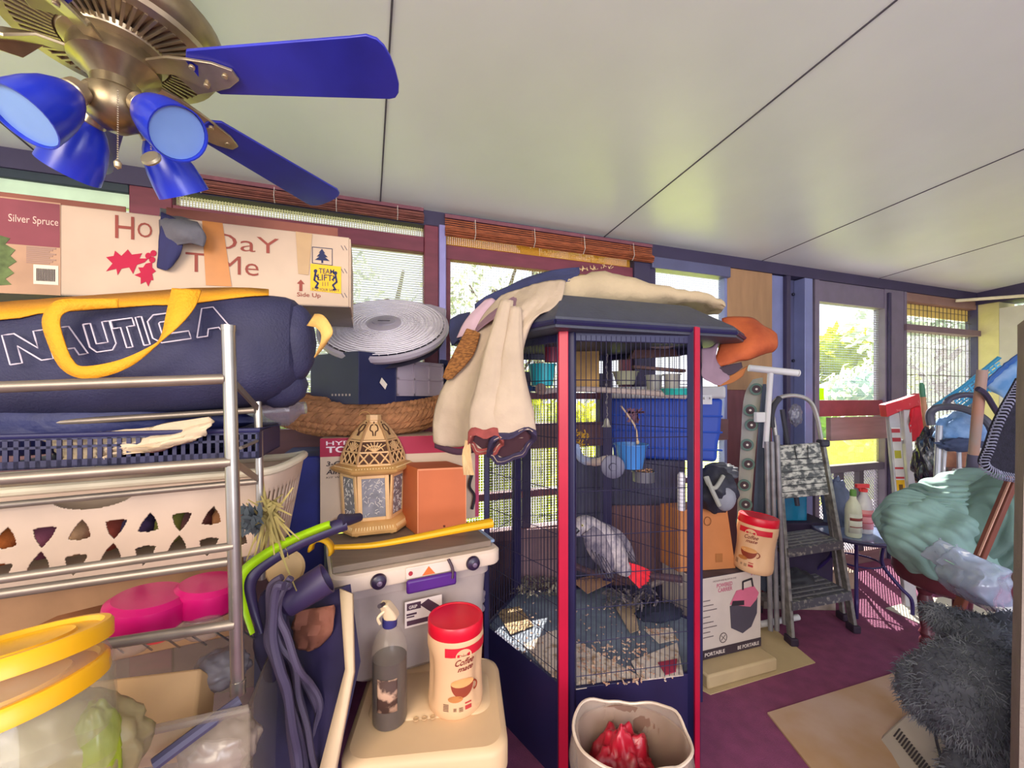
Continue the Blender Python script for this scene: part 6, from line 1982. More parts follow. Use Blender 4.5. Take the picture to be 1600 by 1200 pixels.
# two tube-like folds with coloured cuffs
def foldtube(pts, radii, m, mc, cuffh, nm='hanging_fold', skew=0.0):
    c = cr(pts, 7); rr_ = cr([V((r, 0, 0)) for r in radii], 7)
    rings = []
    for i, p in enumerate(c):
        f = i / (len(c) - 1)
        ring = []
        for k in range(30):
            a = 2 * math.pi * k / 30
            w = 1 + .10 * math.sin(a * 3 + 1 + f * 2) * f + .16 * pnoise(V((math.cos(a) * 2, math.sin(a) * 2, f * 4))) + .05 * pnoise(V((math.cos(a) * 5, math.sin(a) * 5, f * 11)))
            dx_, dy_ = math.cos(a) * rr_[i].x * w, math.sin(a) * rr_[i].x * .55 * w
            ring.append(p + V((dx_, dy_ + .004 * pnoise(V((dx_ * 40, f * 8, 0))), f ** 4 * (skew * dx_ - 1.1 * dy_ + .006 * math.sin(a * 5)))))
        rings.append(ring)
    mb = MB(); mb.grid(rings, closed=True); fo = part(nm, mb, m, bl, solid=.007, smooth=80)
    n = len(rings)
    cf = [[q + (q - c[i]).normalized() * .004 for q in rings[i]] for i in range(n - cuffh, n)]
    last = [q + V((0, 0, -.006)) for q in cf[-1]]
    inner = [c[-1] + (q - c[-1]) * .82 + V((0, 0, .006)) for q in rings[-1]]
    mb = MB(); mb.grid(cf + [last, inner], closed=True); part('cuff', mb, mc, fo, solid=.004)
    mb = MB(); mb.prism([c[-1] + (q - c[-1]) * .93 + V((0, 0, .010)) for q in rings[-1]], V((0, 0, .002))); part('opening_shade', mb, mat('4a2c34', .9), fo)  # dark disc stands for the shade inside the open fold end
foldtube([P(792, 470, 1.44), P(776, 540, 1.40), P(764, 610, 1.37), P(757, 650, 1.36), P(759, 693, 1.36)], [.020, .034, .046, .050, .054], m_cream2, mat('8c3f3a', .85, var=.2, scale=30), 4)
foldtube([P(806, 480, 1.43), P(800, 550, 1.39), P(798, 620, 1.37), P(799, 660, 1.37), P(799, 698, 1.38)], [.016, .034, .058, .070, .078], m_cream2, mat('2e2440', .8, var=.3, scale=30), 4, skew=.35)
# stitches along the cuffs
# lining / patch strips on the left shoulder
mb = cloth([[P(742, 476, 1.70), P(770, 458, 1.70), P(810, 440, 1.68), P(850, 426, 1.66), P(905, 418, 1.66)], [P(745, 492, 1.68), P(775, 472, 1.66), P(815, 452, 1.63), P(855, 437, 1.61), P(905, 428, 1.62)], [P(760, 500, 1.64), P(790, 480, 1.62), P(822, 462, 1.58), P(858, 448, 1.56), P(890, 440, 1.57)]], amp=.01)
part('navy_patch', mb, mat('33375e', .9, var=.2, scale=8, bump=.3), bl, solid=.006)
mb = cloth([[P(757, 470, 1.66), P(768, 466, 1.65), P(780, 474, 1.64)], [P(728, 500, 1.62), P(744, 494, 1.60), P(756, 502, 1.59)], [P(714, 528, 1.60), P(728, 524, 1.57), P(742, 522, 1.55)]], amp=.004)
part('pink_patch', mb, mat('c9a8b4', .9, var=.08), bl, solid=.004)
mb = cloth([[P(775, 476, 1.63), P(800, 462, 1.60), P(845, 452, 1.55)], [P(750, 503, 1.58), P(775, 486, 1.54), P(812, 474, 1.50)], [P(740, 524, 1.545), P(752, 512, 1.51), P(768, 500, 1.49)]], amp=.004)
part('mauve_patch', mb, mat('8d6a78', .9, var=.15, bump=.3), bl, solid=.004)
mb = cloth([[P(730, 514, 1.535), P(742, 517, 1.52), P(750, 521, 1.50)], [P(712, 548, 1.52), P(726, 550, 1.50), P(740, 552, 1.48)], [P(698, 575, 1.51), P(708, 578, 1.49), P(722, 575, 1.47)], [P(693, 590, 1.51), P(698, 593, 1.49), P(706, 592, 1.48)]], amp=.003)
part('woven_patch', mb, mat('b0743c', .9, col2='7a4c24', scale=60, thr=(.4, .6), bump=.6, stretch=(1, 1, 3)), bl, solid=.008, label='tan woven patch')
mb = cloth([[P(703, 500, 1.70), P(716, 492, 1.70), P(735, 488, 1.68)], [P(702, 520, 1.68), P(714, 515, 1.66), P(726, 510, 1.64)], [P(706, 540, 1.66), P(712, 535, 1.62), P(720, 525, 1.60)]], amp=.004)
part('navy_patch', mb, mat('2c2f50', .9, var=.2), bl, solid=.004)
mb = ribbon([P(680, 695, 1.51), P(715, 706, 1.45), P(750, 700, 1.41)], [V((0, 0, .022))] * 3); part('dark_hem', mb, mat('4a2c40', .85, var=.2), bl, solid=.008)
mb = MB(); rnd = random.Random(5)
for i in range(26):
    a = P(731 + rnd.uniform(-3, 3), 688, 1.36 + rnd.uniform(-.01, .01)); mb.tube(cr([a, P(729 + rnd.uniform(-6, 6), 712, 1.35), P(733 + rnd.uniform(-8, 8), 742, 1.35)], 3), .0028, 4)
part('tassel', mb, mat('d0b080', .9, var=.15), bl)
mb = MB()
for i in range(40):
    x = 885 + rnd.uniform(0, 70); a = P(x, 424 - (x - 885) * .1 + rnd.uniform(-1, 3), 1.66); mb.tube([a, a + V((rnd.uniform(-.02, .01), 0, rnd.uniform(.002, .014)))], .0012, 4)
part('frayed_fringe', mb, mat('c4ac7c', .9), bl)
# right side flaps
t = thing('leather_cushion', 'orange brown suede cushion flap hanging off the right edge of the cage roof', 'cushion', P(1160, 600, 1.75))
mb = MB()
top_e = [P(1128, 500, 1.86), P(1165, 497, 1.84), P(1190, 510, 1.82), P(1211, 524, 1.80)]
mid_e = [P(1128, 530, 1.80), P(1160, 528, 1.78), P(1188, 534, 1.76), P(1211, 541, 1.77)]
bot_e = [P(1114, 577, 1.74), P(1140, 568, 1.73), P(1165, 560, 1.74), P(1205, 548, 1.77)]
mb.grid(patch([top_e, mid_e, bot_e], 6, 6, lambda u, v: V((0, -1, 0)) * .03 * math.sin(u * 3.1) * math.sin(v * 3.1) + V((0, 0, .003 * math.sin(u * 16)))))
part('suede_face', mb, mat('b4572a', .8, col2='8f3c1c', scale=9, thr=(.35, .65), bump=.2), t, solid=.02, smooth=80)
mb = cloth([[P(1096, 545, 1.74), P(1115, 540, 1.76), P(1128, 520, 1.78)], [P(1096, 570, 1.70), P(1112, 572, 1.70), P(1118, 560, 1.74)], [P(1096, 586, 1.69), P(1118, 594, 1.69), P(1140, 588, 1.70)], [P(1100, 592, 1.69), P(1122, 602, 1.69), P(1135, 600, 1.70)]], amp=.004)
part('mauve_lining', mb, mat('8d7484', .85, var=.15), t, solid=.004)
mb = cloth([[P(1115, 578, 1.72), P(1140, 570, 1.71), P(1158, 566, 1.72)], [P(1118, 584, 1.71), P(1142, 586, 1.70), P(1160, 574, 1.71)]], amp=.002)
part('dark_patch', mb, mat('3a2c38', .8), t, solid=.004)
mb = cloth([[P(1120, 600, 1.70), P(1140, 588, 1.70), P(1168, 572, 1.72)], [P(1122, 604, 1.69), P(1144, 598, 1.69), P(1160, 588, 1.71)]], amp=.002)
part('tan_edge', mb, mat('9a5c2c', .8), t, solid=.004)
# ---------------- ironing board ----------------
t = thing('ironing_board', 'upright folded ironing board with an eye patterned cover and white T foot', 'ironing board', G(1200, 985))
def bd_pts(xs, d):  return [P(x, y, d) for x, y in xs]
edge = [(1176, 593), (1165, 612), (1160, 640), (1158, 680), (1155, 730), (1152, 790), (1152, 850), (1156, 905)]
edge2 = [(1192, 590), (1192, 612), (1188, 640), (1182, 690), (1176, 760), (1172, 820), (1172, 870), (1174, 915)]
A = cr(bd_pts(edge, 2.55), 5); B = cr(bd_pts(edge2, 2.50), 5)
back = [p + V((.06, .10, 0)) for p in A]
mb = MB(); mb.loft([[a, (a + b) / 2 + V((-.004, -.012, 0)), b, b + V((.0, .03, 0)), c] for a, b, c in zip(A, B, back)])
m_cov = mat('a9a79a', .85, var=.06)
cover = part('patterned_cover', mb, m_cov, t, smooth=40)
mb = MB(); mb2 = MB(); mb3 = MB()
for i, y in enumerate((608, 641, 664, 695, 725, 758, 788, 815, 842, 870, 896)):
    # centre of the strip at this height
    f = lambda E_, y: next((E_[k][0] + (E_[k + 1][0] - E_[k][0]) * (y - E_[k][1]) / (E_[k + 1][1] - E_[k][1]) for k in range(len(E_) - 1) if E_[k][1] <= y <= E_[k + 1][1]), E_[-1][0])
    x = (f(edge, y) + f(edge2, y)) / 2 + (-2 if i % 2 else 2)
    c = P(x, y, 2.495)
    M0 = frame(c, V((-.35, -1, 0)))
    mb.lathe([(.036, -.002), (.036, .004), (.029, .004)], M0, 20)
    mb2.lathe([(.024, -.002), (.024, .0055), (.0, .0055)], M0, 18)
    mb3.lathe([(.007, 0), (.007, .008), (0, .008)], M0, 10)
part('ring_print', mb, mat('5f7a70', .8), cover); part('dark_eye_print', mb2, mat('4a3a40', .8), cover); part('eye_dot_print', mb3, mat('e6e0d4', .8), cover)
mb = MB(); mb.loft([[P(1192, 600, 2.47), P(1197, 600, 2.47), P(1199, 640, 2.5)], [P(1186, 650, 2.47), P(1200, 650, 2.47), P(1204, 660, 2.56)], [P(1178, 780, 2.47), P(1198, 780, 2.47), P(1206, 780, 2.6)], [P(1174, 915, 2.47), P(1196, 925, 2.47), P(1206, 920, 2.6)]])
part('metal_deck', mb, mat('4d5668', .5, .3, var=.15), t, smooth=30)
m_wht = mat('d9d9dc', .4, var=.05)
mb = MB(); mb.tube([P(1170, 575, 2.45), P(1246, 583, 2.40)], .020, 14); mb.lathe([(.020, 0), (.021, .006), (.012, .010), (0, .010)], frame(P(1246, 583, 2.40), V((1, 0, -.05))), 14)
part('foot_bar', mb, m_wht, t)
mb = MB(); mb.tube([P(1204, 580, 2.43), P(1200, 640, 2.44), P(1196, 700, 2.44)], .016, 12); part('leg_tube', mb, m_wht, t)
mb = MB(); mb.obox(P(1182, 660, 2.42), V((.055, 0, 0)), V((0, .03, 0)), V((0, 0, .06))); part('hinge_block', mb, m_wht, t, bevel=.004)
m_tube = mat('8c8a90', .4, .4, var=.25, scale=16)
for (a, b) in (((1198, 690), (1204, 985)), ((1206, 690), (1214, 985)), ((1214, 680), (1226, 975))):
    mb = MB(); mb.tube([P(a[0], a[1], 2.42), P(b[0], b[1], 2.38)], .0135, 12); part('leg_tube', mb, m_tube, t)
mb = MB(); a = G(1186, 985); b = G(1247, 973); a.z = b.z = .035; mb.tube([a, b], .018, 12); part('foot_bar', mb, m_wht, t)
# other lean things around the studs
mb = MB(); mb.beam(P(1222, 640, 2.62), P(1240, 780, 2.55), .012, .03); mb.beam(P(1240, 700, 2.7), P(1262, 640, 2.75), .01, .02)
mb = MB(); mb.tube([P(1222, 640, 2.62), P(1232, 700, 2.6), P(1246, 790, 2.58)], .014, 8)
top('folded_umbrella', mb, mat('2a2a3c', .6, var=.2), 'dark folded umbrella leaning behind the top of the step ladder', 'umbrella')
crumple('plastic_bag', P(1243, 648, 2.68), (.045, .03, .07), '6a6a80', 'small grey bag hanging on the steel stud behind the step ladder', 'bag', sd=61)

# ---------------- step ladder ----------------
lad = thing('step_ladder', 'paint splattered grey aluminium step ladder with a rounded top handle', 'step ladder', G(1285, 1000))
m_al = mat('8d8a86', .42, .45, col2='5f5c5e', scale=26, thr=(.4, .7))
m_step = mat('53535c', .6, .2, col2='9a988f', scale=38, thr=(.55, .68))
fl, fr = G(1236, 1006), G(1333, 986)
bl_, br_ = G(1192, 968), G(1316, 968)
tl, tr = P(1214, 700, 2.52), P(1284, 692, 2.60)
m_foot = mat('2b1c30', .7)
def railp(a, b, w=.020, h=.045):
    m_ = MB(); m_.beam(a, b, w, h, (0, 1, 0)); return m_
fl2 = fl + V((0, 0, .03)); fr2 = fr + V((0, 0, .03))
part('front_rail', railp(fl2, tl), m_al, lad, bevel=.003)
part('front_rail', railp(fr2, tr), m_al, lad, bevel=.003)
brl = P(1221, 705, 2.64); brr = P(1282, 700, 2.72)
bbl = V((fl.x + .02, fl.y + .36, .03)); bbr = G(1317, 968) + V((0, 0, .03))
part('rear_rail', railp(bbl, brl, .016, .03), m_al, lad, bevel=.002)
part('rear_rail', railp(bbr, brr, .016, .03), m_al, lad, bevel=.002)
mb = MB(); mb.tube(cr([tl, P(1209, 660, 2.52), P(1205, 640, 2.53), P(1215, 623, 2.54), P(1240, 618, 2.56), P(1264, 626, 2.58), P(1276, 650, 2.59), tr], 6), .0125, 12)
hd_ = part('top_handle', mb, mat('b9b7b4', .3, .6, var=.1), lad)
mb = MB(); mb.tube(cr([P(1206, 668, 2.515), P(1205, 648, 2.52), P(1210, 632, 2.53), P(1218, 622, 2.54)], 5), .018, 12); part('grip_sleeve', mb, mat('35353e', .7), hd_)
for p in (tl, tr):
    mb = MB(); mb.box(p + V((0, -.01, .0)), (.055, .06, .045)); part('hinge_cover', mb, mat('2c2c3c', .5), lad, bevel=.012)
# folded platform
pa, pb, pc_, pd = P(1214, 697, 2.46), P(1281, 692, 2.54), P(1296, 773, 2.52), P(1222, 780, 2.44)
mb = MB(); mb.prism([pa, pb, pc_, pd], V((.004, .03, 0)))
m_splat = mat('55585a', .6, .1, col2='c9c8c0', scale=24, thr=(.44, .60), stretch=(1, 1, 1.8))
pl = part('platform', mb, m_splat, lad, bevel=.006)
fcP = Face(pd, pc_ - pd, pa - pd)
mb = MB()
for v in (.12, .24, .36, .50, .62, .74): fcP.strip(mb, [(.03, v), (.96, v)], .004)
fcP.strip(mb, [(.36, .98), (.38, .74), (.62, .72), (.64, .98)], .006)
part('platform_ribs', mb, mat('2a2a30', .6), pl, smooth=0)
def step(y0, y1, xl, xr, yl, f, nm='step'):
    a = fl2.lerp(tl, f); b = fr2.lerp(tr, f)
    dn = V((-.03, .26 - f * .1, 0))
    mb = MB(); mb.obox(a + V((.0, -.03, 0)), (b - a), dn, V((0, 0, .006))); 
    mb.obox(a + V((.0, -.035, -.045)), (b - a), V((0, .008, 0)), V((0, 0, .05)))
    s_ = part(nm, mb, m_step, lad, bevel=.002)
    mb = MB()
    for k in range(5): mb.obox(a + dn * (.12 + k * .18) + (b - a) * .05 + V((0, -.03, .006)), (b - a) * .9, dn * .05, V((0, 0, .003)))
    part('tread_ribs', mb, mat('77757a', .6), s_)
    mb = MB(); mb.obox(a + dn + V((0, -.03, -.03)), (b - a), V((0, .006, 0)), V((0, 0, .035))); part('step_lip', mb, m_al, s_)
# heights of the steps read off the photo: front edges at y 857 and 938
def fat(y):
    lo_, hi_ = 0, 1
    for _ in range(30):
        m_ = (lo_ + hi_) / 2; p = fl2.lerp(tl, m_); yy = HOR - (p.z - H) / p.y * F
        if yy > y: lo_ = m_
        else: hi_ = m_
    return lo_
step(0, 0, 0, 0, 0, fat(856)); step(0, 0, 0, 0, 0, fat(938))
for p in (fl, fr, V((bbl.x, bbl.y, 0)), V((bbr.x, bbr.y, 0))):
    mb = MB(); mb.obox(p + V((-.022, -.035, 0)), V((.044, 0, 0)), V((0, .07, 0)), V((0, 0, .045))); part('rubber_foot', mb, m_foot, lad, bevel=.008)
mb = MB(); mb.beam(fl2.lerp(tl, .42), bbl.lerp(brl, .42), .006, .022); part('spreader', mb, m_al, lad)
mb = MB(); mb.beam(fr2.lerp(tr, .42), bbr.lerp(brr, .42), .006, .022); part('spreader', mb, m_al, lad)
mb = MB(); mb.beam(bbl.lerp(brl, .08), bbr.lerp(brr, .08), .008, .03); part('rear_brace', mb, m_al, lad)

# things behind the ladder
mb = MB(); mb.loft([rrect(V((1.96, 2.98, 0)), V((1, 0, 0)), V((0, 1, 0)), .20, .16, .03, z) for z in (.50, .70, .76)])
mb.lathe([(.03, .76), (.03, .80), (0, .80)], Matrix.Translation((2.06, 3.06, 0)), 16)
top('water_jug', mb, mat('1f8fc0', .2, alpha=.8, var=.15, spec=.9), 'translucent bright blue water jug behind the step ladder, seen between its rails', 'jug')
mb = MB(); mb.obox(V((1.88, 2.93, 0)), V((.42, .0, 0)), V((0, .32, 0)), V((0, 0, .497)))
top('storage_crate', mb, mat('2a2040', .7, var=.2), 'dark crate behind the step ladder holding the blue water jug', 'crate', bevel=.01)
crumple('dark_tote_bag', V((1.80, 2.62, .19)), (.17, .11, .10), '23232e', 'black rounded bag on the floor behind the lower ladder step', 'bag', sd=71, rough=.6, amp=.12)
mb = MB(); mb.lathe([(.05, 0), (.045, .22), (.018, .3), (.018, .34), (0, .34)], Matrix.Translation((1.79, 2.88, .0)), 20)
top('red_bottle', mb, mat('9a2440', .4), 'small dark red bottle standing behind the lower steps of the ladder', 'bottle')
crumple('denim_clothes', P(1306, 790, 2.95), (.085, .08, .19), '5a6684', 'bunched blue grey clothes hanging right of the step ladder', 'clothes', sd=74, rough=.9, amp=.2)
mb = MB(); mb.obox(V((2.18, 2.98, .0)), V((.34, 0, 0)), V((0, .10, 0)), V((0, 0, .12)))
top('tan_carton', mb, mat('a8907c', .8, var=.15), 'low tan carton on the floor behind the round table leg', 'box', bevel=.004)
mb = MB(); mb.obox(V((1.66, 2.70, .0)), V((.46, -.02, 0)), V((0, .12, 0)), V((0, 0, .05)))
top('wood_plank', mb, mat('8d8078', .8, var=.3, scale=12), 'short grey plank lying on the floor behind the step ladder feet', 'plank', bevel=.004)

# ---------------- round side table, bottles ----------------
tcx = P(1338, 832, 2.80)
tab = thing('side_table', 'small round glass topped table with bent dark metal legs, beside the ladder', 'table', V((tcx.x, tcx.y, 0)))
zt_ = tcx.z
MT = Matrix.Translation((tcx.x, tcx.y, zt_))
mb = MB(); mb.lathe([(0, 0), (.238, 0), (.238, .006), (0, .006)], MT, 48); part('glass_top', mb, mat('93a6cc', .08, alpha=.75, var=.05, spec=1), tab)
mb = MB(); mb.lathe([(.238, -.016), (.250, -.016), (.255, 0), (.250, .010), (.238, .010), (.238, -.016)], MT, 48); part('rim', mb, mat('4a4766', .35, .4), tab)
m_leg = mat('2d1f5c', .4, .2)
for k in range(4):
    a = math.radians(-40 + 90 * k); d = V((math.cos(a), math.sin(a), 0)); c = V((tcx.x, tcx.y, 0))
    mb = MB(); mb.tube(cr([c + d * .15 + V((0, 0, zt_ - .016)), c + d * .13 + V((0, 0, zt_ - .12)), c + d * .14 + V((0, 0, zt_ - .2)), c + d * .22 + V((0, 0, .16)), c + d * .27 + V((0, 0, .10)), c + d * .275 + V((0, 0, 0))], 5), .011, 8); part('leg', mb, m_leg, tab)
mb = MB(); mb.tube([V((tcx.x, tcx.y, zt_ - .19)) + V((.135 * math.cos(a * .3927), .135 * math.sin(a * .3927), 0)) for a in range(16)], .006, 6, closed=True); part('ring_brace', mb, m_leg, tab)
def bottle(c, R, h, body_m, cap_m, label, spray=False, lab=None, lab2=None):
    t = thing('spray_bottle' if spray else 'cleaner_bottle', label, 'bottle', c)
    M0 = Matrix.Translation(c)
    mb = MB(); mb.lathe([(0, 0), (R * .9, 0), (R, .008), (R, h * .55), (R * .85, h * .68), (R * .42, h * .80), (R * .36, h * .88), (0, h * .88)], M0, 28); b = part('bottle_body', mb, body_m, t)
    if lab:
        mb = MB(); cyl_patch(mb, c, R, math.radians(-160), math.radians(-20), h * .10, h * .50); l = part('label', mb, lab, b, solid=.0008)
        mb = MB(); cyl_patch(mb, c, R, math.radians(-150), math.radians(-30), h * .36, h * .42, off=.002); cyl_patch(mb, c, R, math.radians(-150), math.radians(-30), h * .22, h * .24, off=.002); part('label_stripes', mb, lab2, l, solid=.0006)
    if spray:
        mb = MB(); mb.lathe([(R * .42, h * .86), (R * .42, h * .92), (R * .3, h * .93)], M0, 16); part('collar', mb, cap_m, t)
        mb = MB(); mb.obox(c + V((-.055, -.012, h * .94)), V((.085, 0, 0)), V((0, .024, 0)), V((0, 0, .028))); mb.obox(c + V((-.03, -.008, h * .86)), V((.012, 0, 0)), V((0, .016, 0)), V((-.015, 0, .05))); part('trigger_head', mb, cap_m, t, bevel=.004)
    else:
        mb = MB(); mb.lathe([(R * .4, h * .86), (R * .4, h * .97), (R * .3, h), (0, h)], M0, 18); part('cap', mb, cap_m, t)
    return t
p = P(1336, 838, 2.66); p.z = zt_ + .008
p1 = V((P(1333, 830, 2.70).x, 2.70, zt_ + .008)); p2 = V((P(1350, 830, 2.78).x, 2.78, zt_ + .008))
bottle(p1, .045, .31, mat('cfd0b8', .4), mat('5a8a3a', .5), 'white cleaner bottle with a green neck on the round table', lab=mat('dcdccb', .6), lab2=mat('8a3a34', .6))
bottle(p2, .048, .32, mat('c9c4c9', .3, alpha=.85), mat('d6383c', .5), 'pale spray bottle with a red trigger on the round table', spray=True, lab=mat('d68c92', .6), lab2=mat('c05560', .6))

# ---------------- red topped ladder and neighbours ----------------
ld = thing('extension_ladder', 'leaning aluminium ladder with a red plastic top and warning labels', 'ladder', P(1412, 850, 3.0))
m_aw = mat('b4b2b4', .4, .3, var=.1)
def plank_px(a, b, w, d0, d1, th=.03):
    """slanted rail between two pixels; w pixel width"""
    pa, pb = P(a[0], a[1], d0), P(b[0], b[1], d1)
    wv = V((w / F * d0, 0, 0))
    m_ = MB(); m_.prism([pa - wv / 2, pa + wv / 2, pb + wv / 2, pb - wv / 2], V((0, th, 0))); return m_
r1_ = part('rail', plank_px((1397, 645), (1426, 960), 17, 2.95, 2.72), m_aw, ld, bevel=.004)
part('rail', plank_px((1417, 640), (1436, 920), 11, 3.0, 2.8), m_aw, ld, bevel=.004)
part('rail', plank_px((1438, 660), (1456, 920), 9, 3.15, 3.15), m_aw, ld, bevel=.004)
mb = MB(); mb.prism([P(1384, 632, 2.93), P(1412, 624, 2.98), P(1440, 614, 3.1), P(1443, 640, 3.1), P(1414, 640, 2.96), P(1387, 652, 2.91)], V((.02, .08, 0)))
part('red_top_cap', mb, mat('d02a3c', .5, col2='e8a0a0', scale=22, thr=(.6, .75)), ld, bevel=.006)
for y in (690, 735, 780, 825, 870):
    mb = MB(); mb.beam(P(1404 + (y - 690) * .09, y, 2.98), P(1444, y - 6, 3.15), .03, .025); part('rung', mb, m_aw, ld)
def onrail(y, off=.0): 
    f = (y - 645) / 315; return 1397 + 29 * f + off, 2.95 - .23 * f - .004
def railquad(y0, y1, w, m, nm, par, k=0.0):
    x0, d0 = onrail(y0); x1, d1 = onrail(y1)
    mb = MB(); mb.prism([P(x0 - w, y0, d0 - k), P(x0 + w, y0, d0 - k), P(x1 + w, y1, d1 - k), P(x1 - w, y1, d1 - k)], V((0, -.001, 0))); return part(nm, mb, m, par, smooth=0)
railquad(668, 776, 7, mat('e0dcd8', .6), 'label_sticker', ld)
for (a, b) in ((670, 676), (684, 690), (730, 733), (745, 748)): railquad(a, b, 6.5, mat('c03a44', .6), 'red_stripe', r1_, .003)
railquad(704, 716, 5, mat('b9b23a', .6), 'printed_symbol', r1_, .003)
railquad(750, 786, 6.5, mat('e0b01c', .6), 'yellow_label', r1_, .003)
railquad(757, 776, 3, mat('6a4a1c', .6), 'yellow_label_print', r1_, .005)
mb = cloth([[P(1422, 640, 3.0), P(1436, 634, 3.02), P(1442, 640, 3.04)], [P(1420, 665, 2.98), P(1434, 662, 3.0), P(1444, 662, 3.04)], [P(1422, 690, 2.98), P(1432, 688, 3.0), P(1438, 680, 3.04)]], amp=.02)
top('red_cloth', mb, mat('c8142c', .7, var=.15), 'bright red cloth hung between the ladder rails', 'cloth', solid=.006)
t = thing('garden_tool', 'wooden tool handle with a green tip standing behind the red ladder top', 'garden tool', P(1450, 690, 2.85))
mb = MB(); mb.tube([P(1450, 690, 2.85), P(1444, 640, 2.85), P(1442, 618, 2.85)], [.014, .015, .015], 10); part('wooden_handle', mb, mat('b98560', .6), t)
mb = MB(); mb.tube([P(1442, 620, 2.85), P(1440, 602, 2.85), P(1439.5, 598, 2.85)], [.0155, .015, .008], 10); part('green_tip', mb, mat('3f7a5c', .5), t)
crumple('rubbish_bag', P(1452, 720, 2.75), (.085, .07, .21), '23202c', 'shiny black plastic bag hanging behind the teal quilt', 'bag', sd=81, rough=.25, amp=.3)
# grey tubular trolley frame (stroller) with blue fabric
st = thing('stroller', 'folded stroller with grey tube frame and rumpled blue fabric', 'stroller', P(1495, 760, 2.4))
m_gt = mat('8a8a98', .35, .5); m_bf = mat('8fb0dc', .8, col2='5a86bc', scale=12, thr=(.35, .65), bump=.3)
mb = MB(); mb.tube(cr([P(1455, 664, 2.5), P(1453, 648, 2.5), P(1462, 638, 2.48), P(1490, 636, 2.45), P(1520, 644, 2.4), P(1545, 662, 2.35), P(1556, 690, 2.35)], 6), .021, 10); part('handle_bow', mb, mat('555565', .5, .2), st)
mb = MB(); mb.tube(cr([P(1476, 640, 2.6), P(1482, 625, 2.6), P(1505, 617, 2.58), P(1535, 620, 2.55)], 6), .018, 10); part('rear_bow', mb, mat('4a4a5c', .5, .2), st)
for (a, b, d, r) in (((1468, 665), (1463, 770), 2.5, .016), ((1478, 680), (1472, 768), 2.55, .010), ((1530, 700), (1500, 770), 2.4, .010), ((1498, 690), (1500, 770), 2.6, .012), ((1545, 700), (1538, 770), 2.4, .012), ((1490, 735), (1545, 732), 2.45, .011)):
    mb = MB(); mb.tube([P(a[0], a[1], d), P(b[0], b[1], d - .03)], r, 10); part('frame_tube', mb, mat('b4b4bc', .3, .5), st)
mb = MB(); mb.tube(cr([P(1474, 755, 2.5), P(1482, 740, 2.5), P(1500, 738, 2.5), P(1512, 745, 2.5)], 5), .010, 8); part('white_guard', mb, mat('d0d0d8', .4), st)
mb = MB(); mb.ell(P(1505, 675, 2.52), (.15, .08, .12), nu=44, nv=28, fn=lambda d: 1 + .22 * pnoise(d * 2.6) + .07 * pnoise(d * 9)); part('blue_fabric', mb, m_bf, st, smooth=80)
mb = MB(); mb.ell(P(1500, 695, 2.46), (.13, .04, .04), nu=36, nv=20, fn=lambda d: 1 + .3 * pnoise(d * 3)); part('dark_fabric', mb, mat('35405e', .8, var=.3), st, smooth=80)
mb = MB(); mb.obox(P(1478, 730, 2.62), V((.30, 0, 0)), V((0, .05, 0)), V((0, 0, .10))); 
top('wooden_crate', mb, mat('9a6a50', .7, var=.3, scale=14), 'brown and orange wooden crate end behind the stroller tubes', 'crate', bevel=.004)
# blue webbed lounge chair
lc_ = thing('lawn_chair', 'folded blue webbed lawn chair slanting up behind the stroller', 'lawn chair', P(1530, 600, 2.2))
mb = MB(); mb.tube([P(1452, 640, 3.0), P(1505, 604, 2.85), P(1562, 558, 2.7)], .012, 8); part('frame_tube', mb, mat('3f9ac4', .4, .2), lc_)
mb = MB(); mb.tube([P(1508, 634, 2.9), P(1570, 590, 2.72)], .010, 8); part('frame_tube', mb, mat('3f9ac4', .4, .2), lc_)
mb = MB()
for i in range(11):
    a = P(1470 + i * 8, 628 - i * 6.2, 2.95 - i * .02); b = a + V((.04 + .012 * i, .02, -.05 - .010 * i)); mb.beam(a, b, .003, .014)
for i in range(5):
    a = P(1490 + i * 3, 622 + i * 3.4, 2.93); b = P(1562 + i * 2, 566 + i * 5, 2.74); mb.beam(a, b, .003, .012)
part('blue_webbing', mb, mat('5ab4dc', .6, var=.1), lc_)
t = thing('boat_cushion', 'quilted blue chair canopy rising to the right edge behind the wooden pole', 'canopy', P(1570, 640, 2.0))
rows = []
for j in range(13):
    f = j / 12; row = []
    for i in range(16):
        g = i / 15
        x = 1536 + 70 * g; y0 = 604 - 60 * g ** .8; y1 = 655 + 12 * g
        p = P(x, y0 + (y1 - y0) * f, 2.05 + .1 * (1 - g)); p.y -= .10 * math.sin(f * 2.6) + .008 * abs(math.sin(g * 20 + f * 3)) + .006 * math.sin(f * 26)
        row.append(p)
    rows.append(row)
mb = MB(); mb.grid(rows); part('quilted_shell', mb, mat('5f93d0', .6, col2='a9c4ea', scale=9, thr=(.4, .7)), t, solid=.01, smooth=80)
mb = MB(); mb.tube([r[0] for r in rows[:1]] + [rows[0][i] + V((0, -.01, .004)) for i in range(16)], .013, 8); part('piping', mb, mat('2c5aa0', .5), t)
# wooden pole standing, dark strap
t = thing('wooden_pole', 'thick wooden pole with dark lower sleeve standing in front of the blue canopy', 'pole', P(1518, 745, 2.0))
mb = MB(); mb.tube([P(1521, 712, 2.05), P(1528, 640, 2.0), P(1535, 578, 1.98)], [.020, .021, .020], 14); part('shaft', mb, mat('b07a62', .6, col2='8a8a88', scale=7, thr=(.35, .7), stretch=(1, 1, .6)), t)
mb = MB(); mb.tube([P(1516, 755, 2.07), P(1521, 710, 2.05)], [.024, .022], 14); part('dark_sleeve', mb, mat('4a4258', .6), t)
mb = MB(); mb.tube(cr([P(1527, 607, 1.95), P(1540, 616, 1.95), P(1555, 640, 1.97), P(1568, 658, 2.0)], 5), .012, 6); part('dark_strap', mb, mat('2f2840', .6), t)
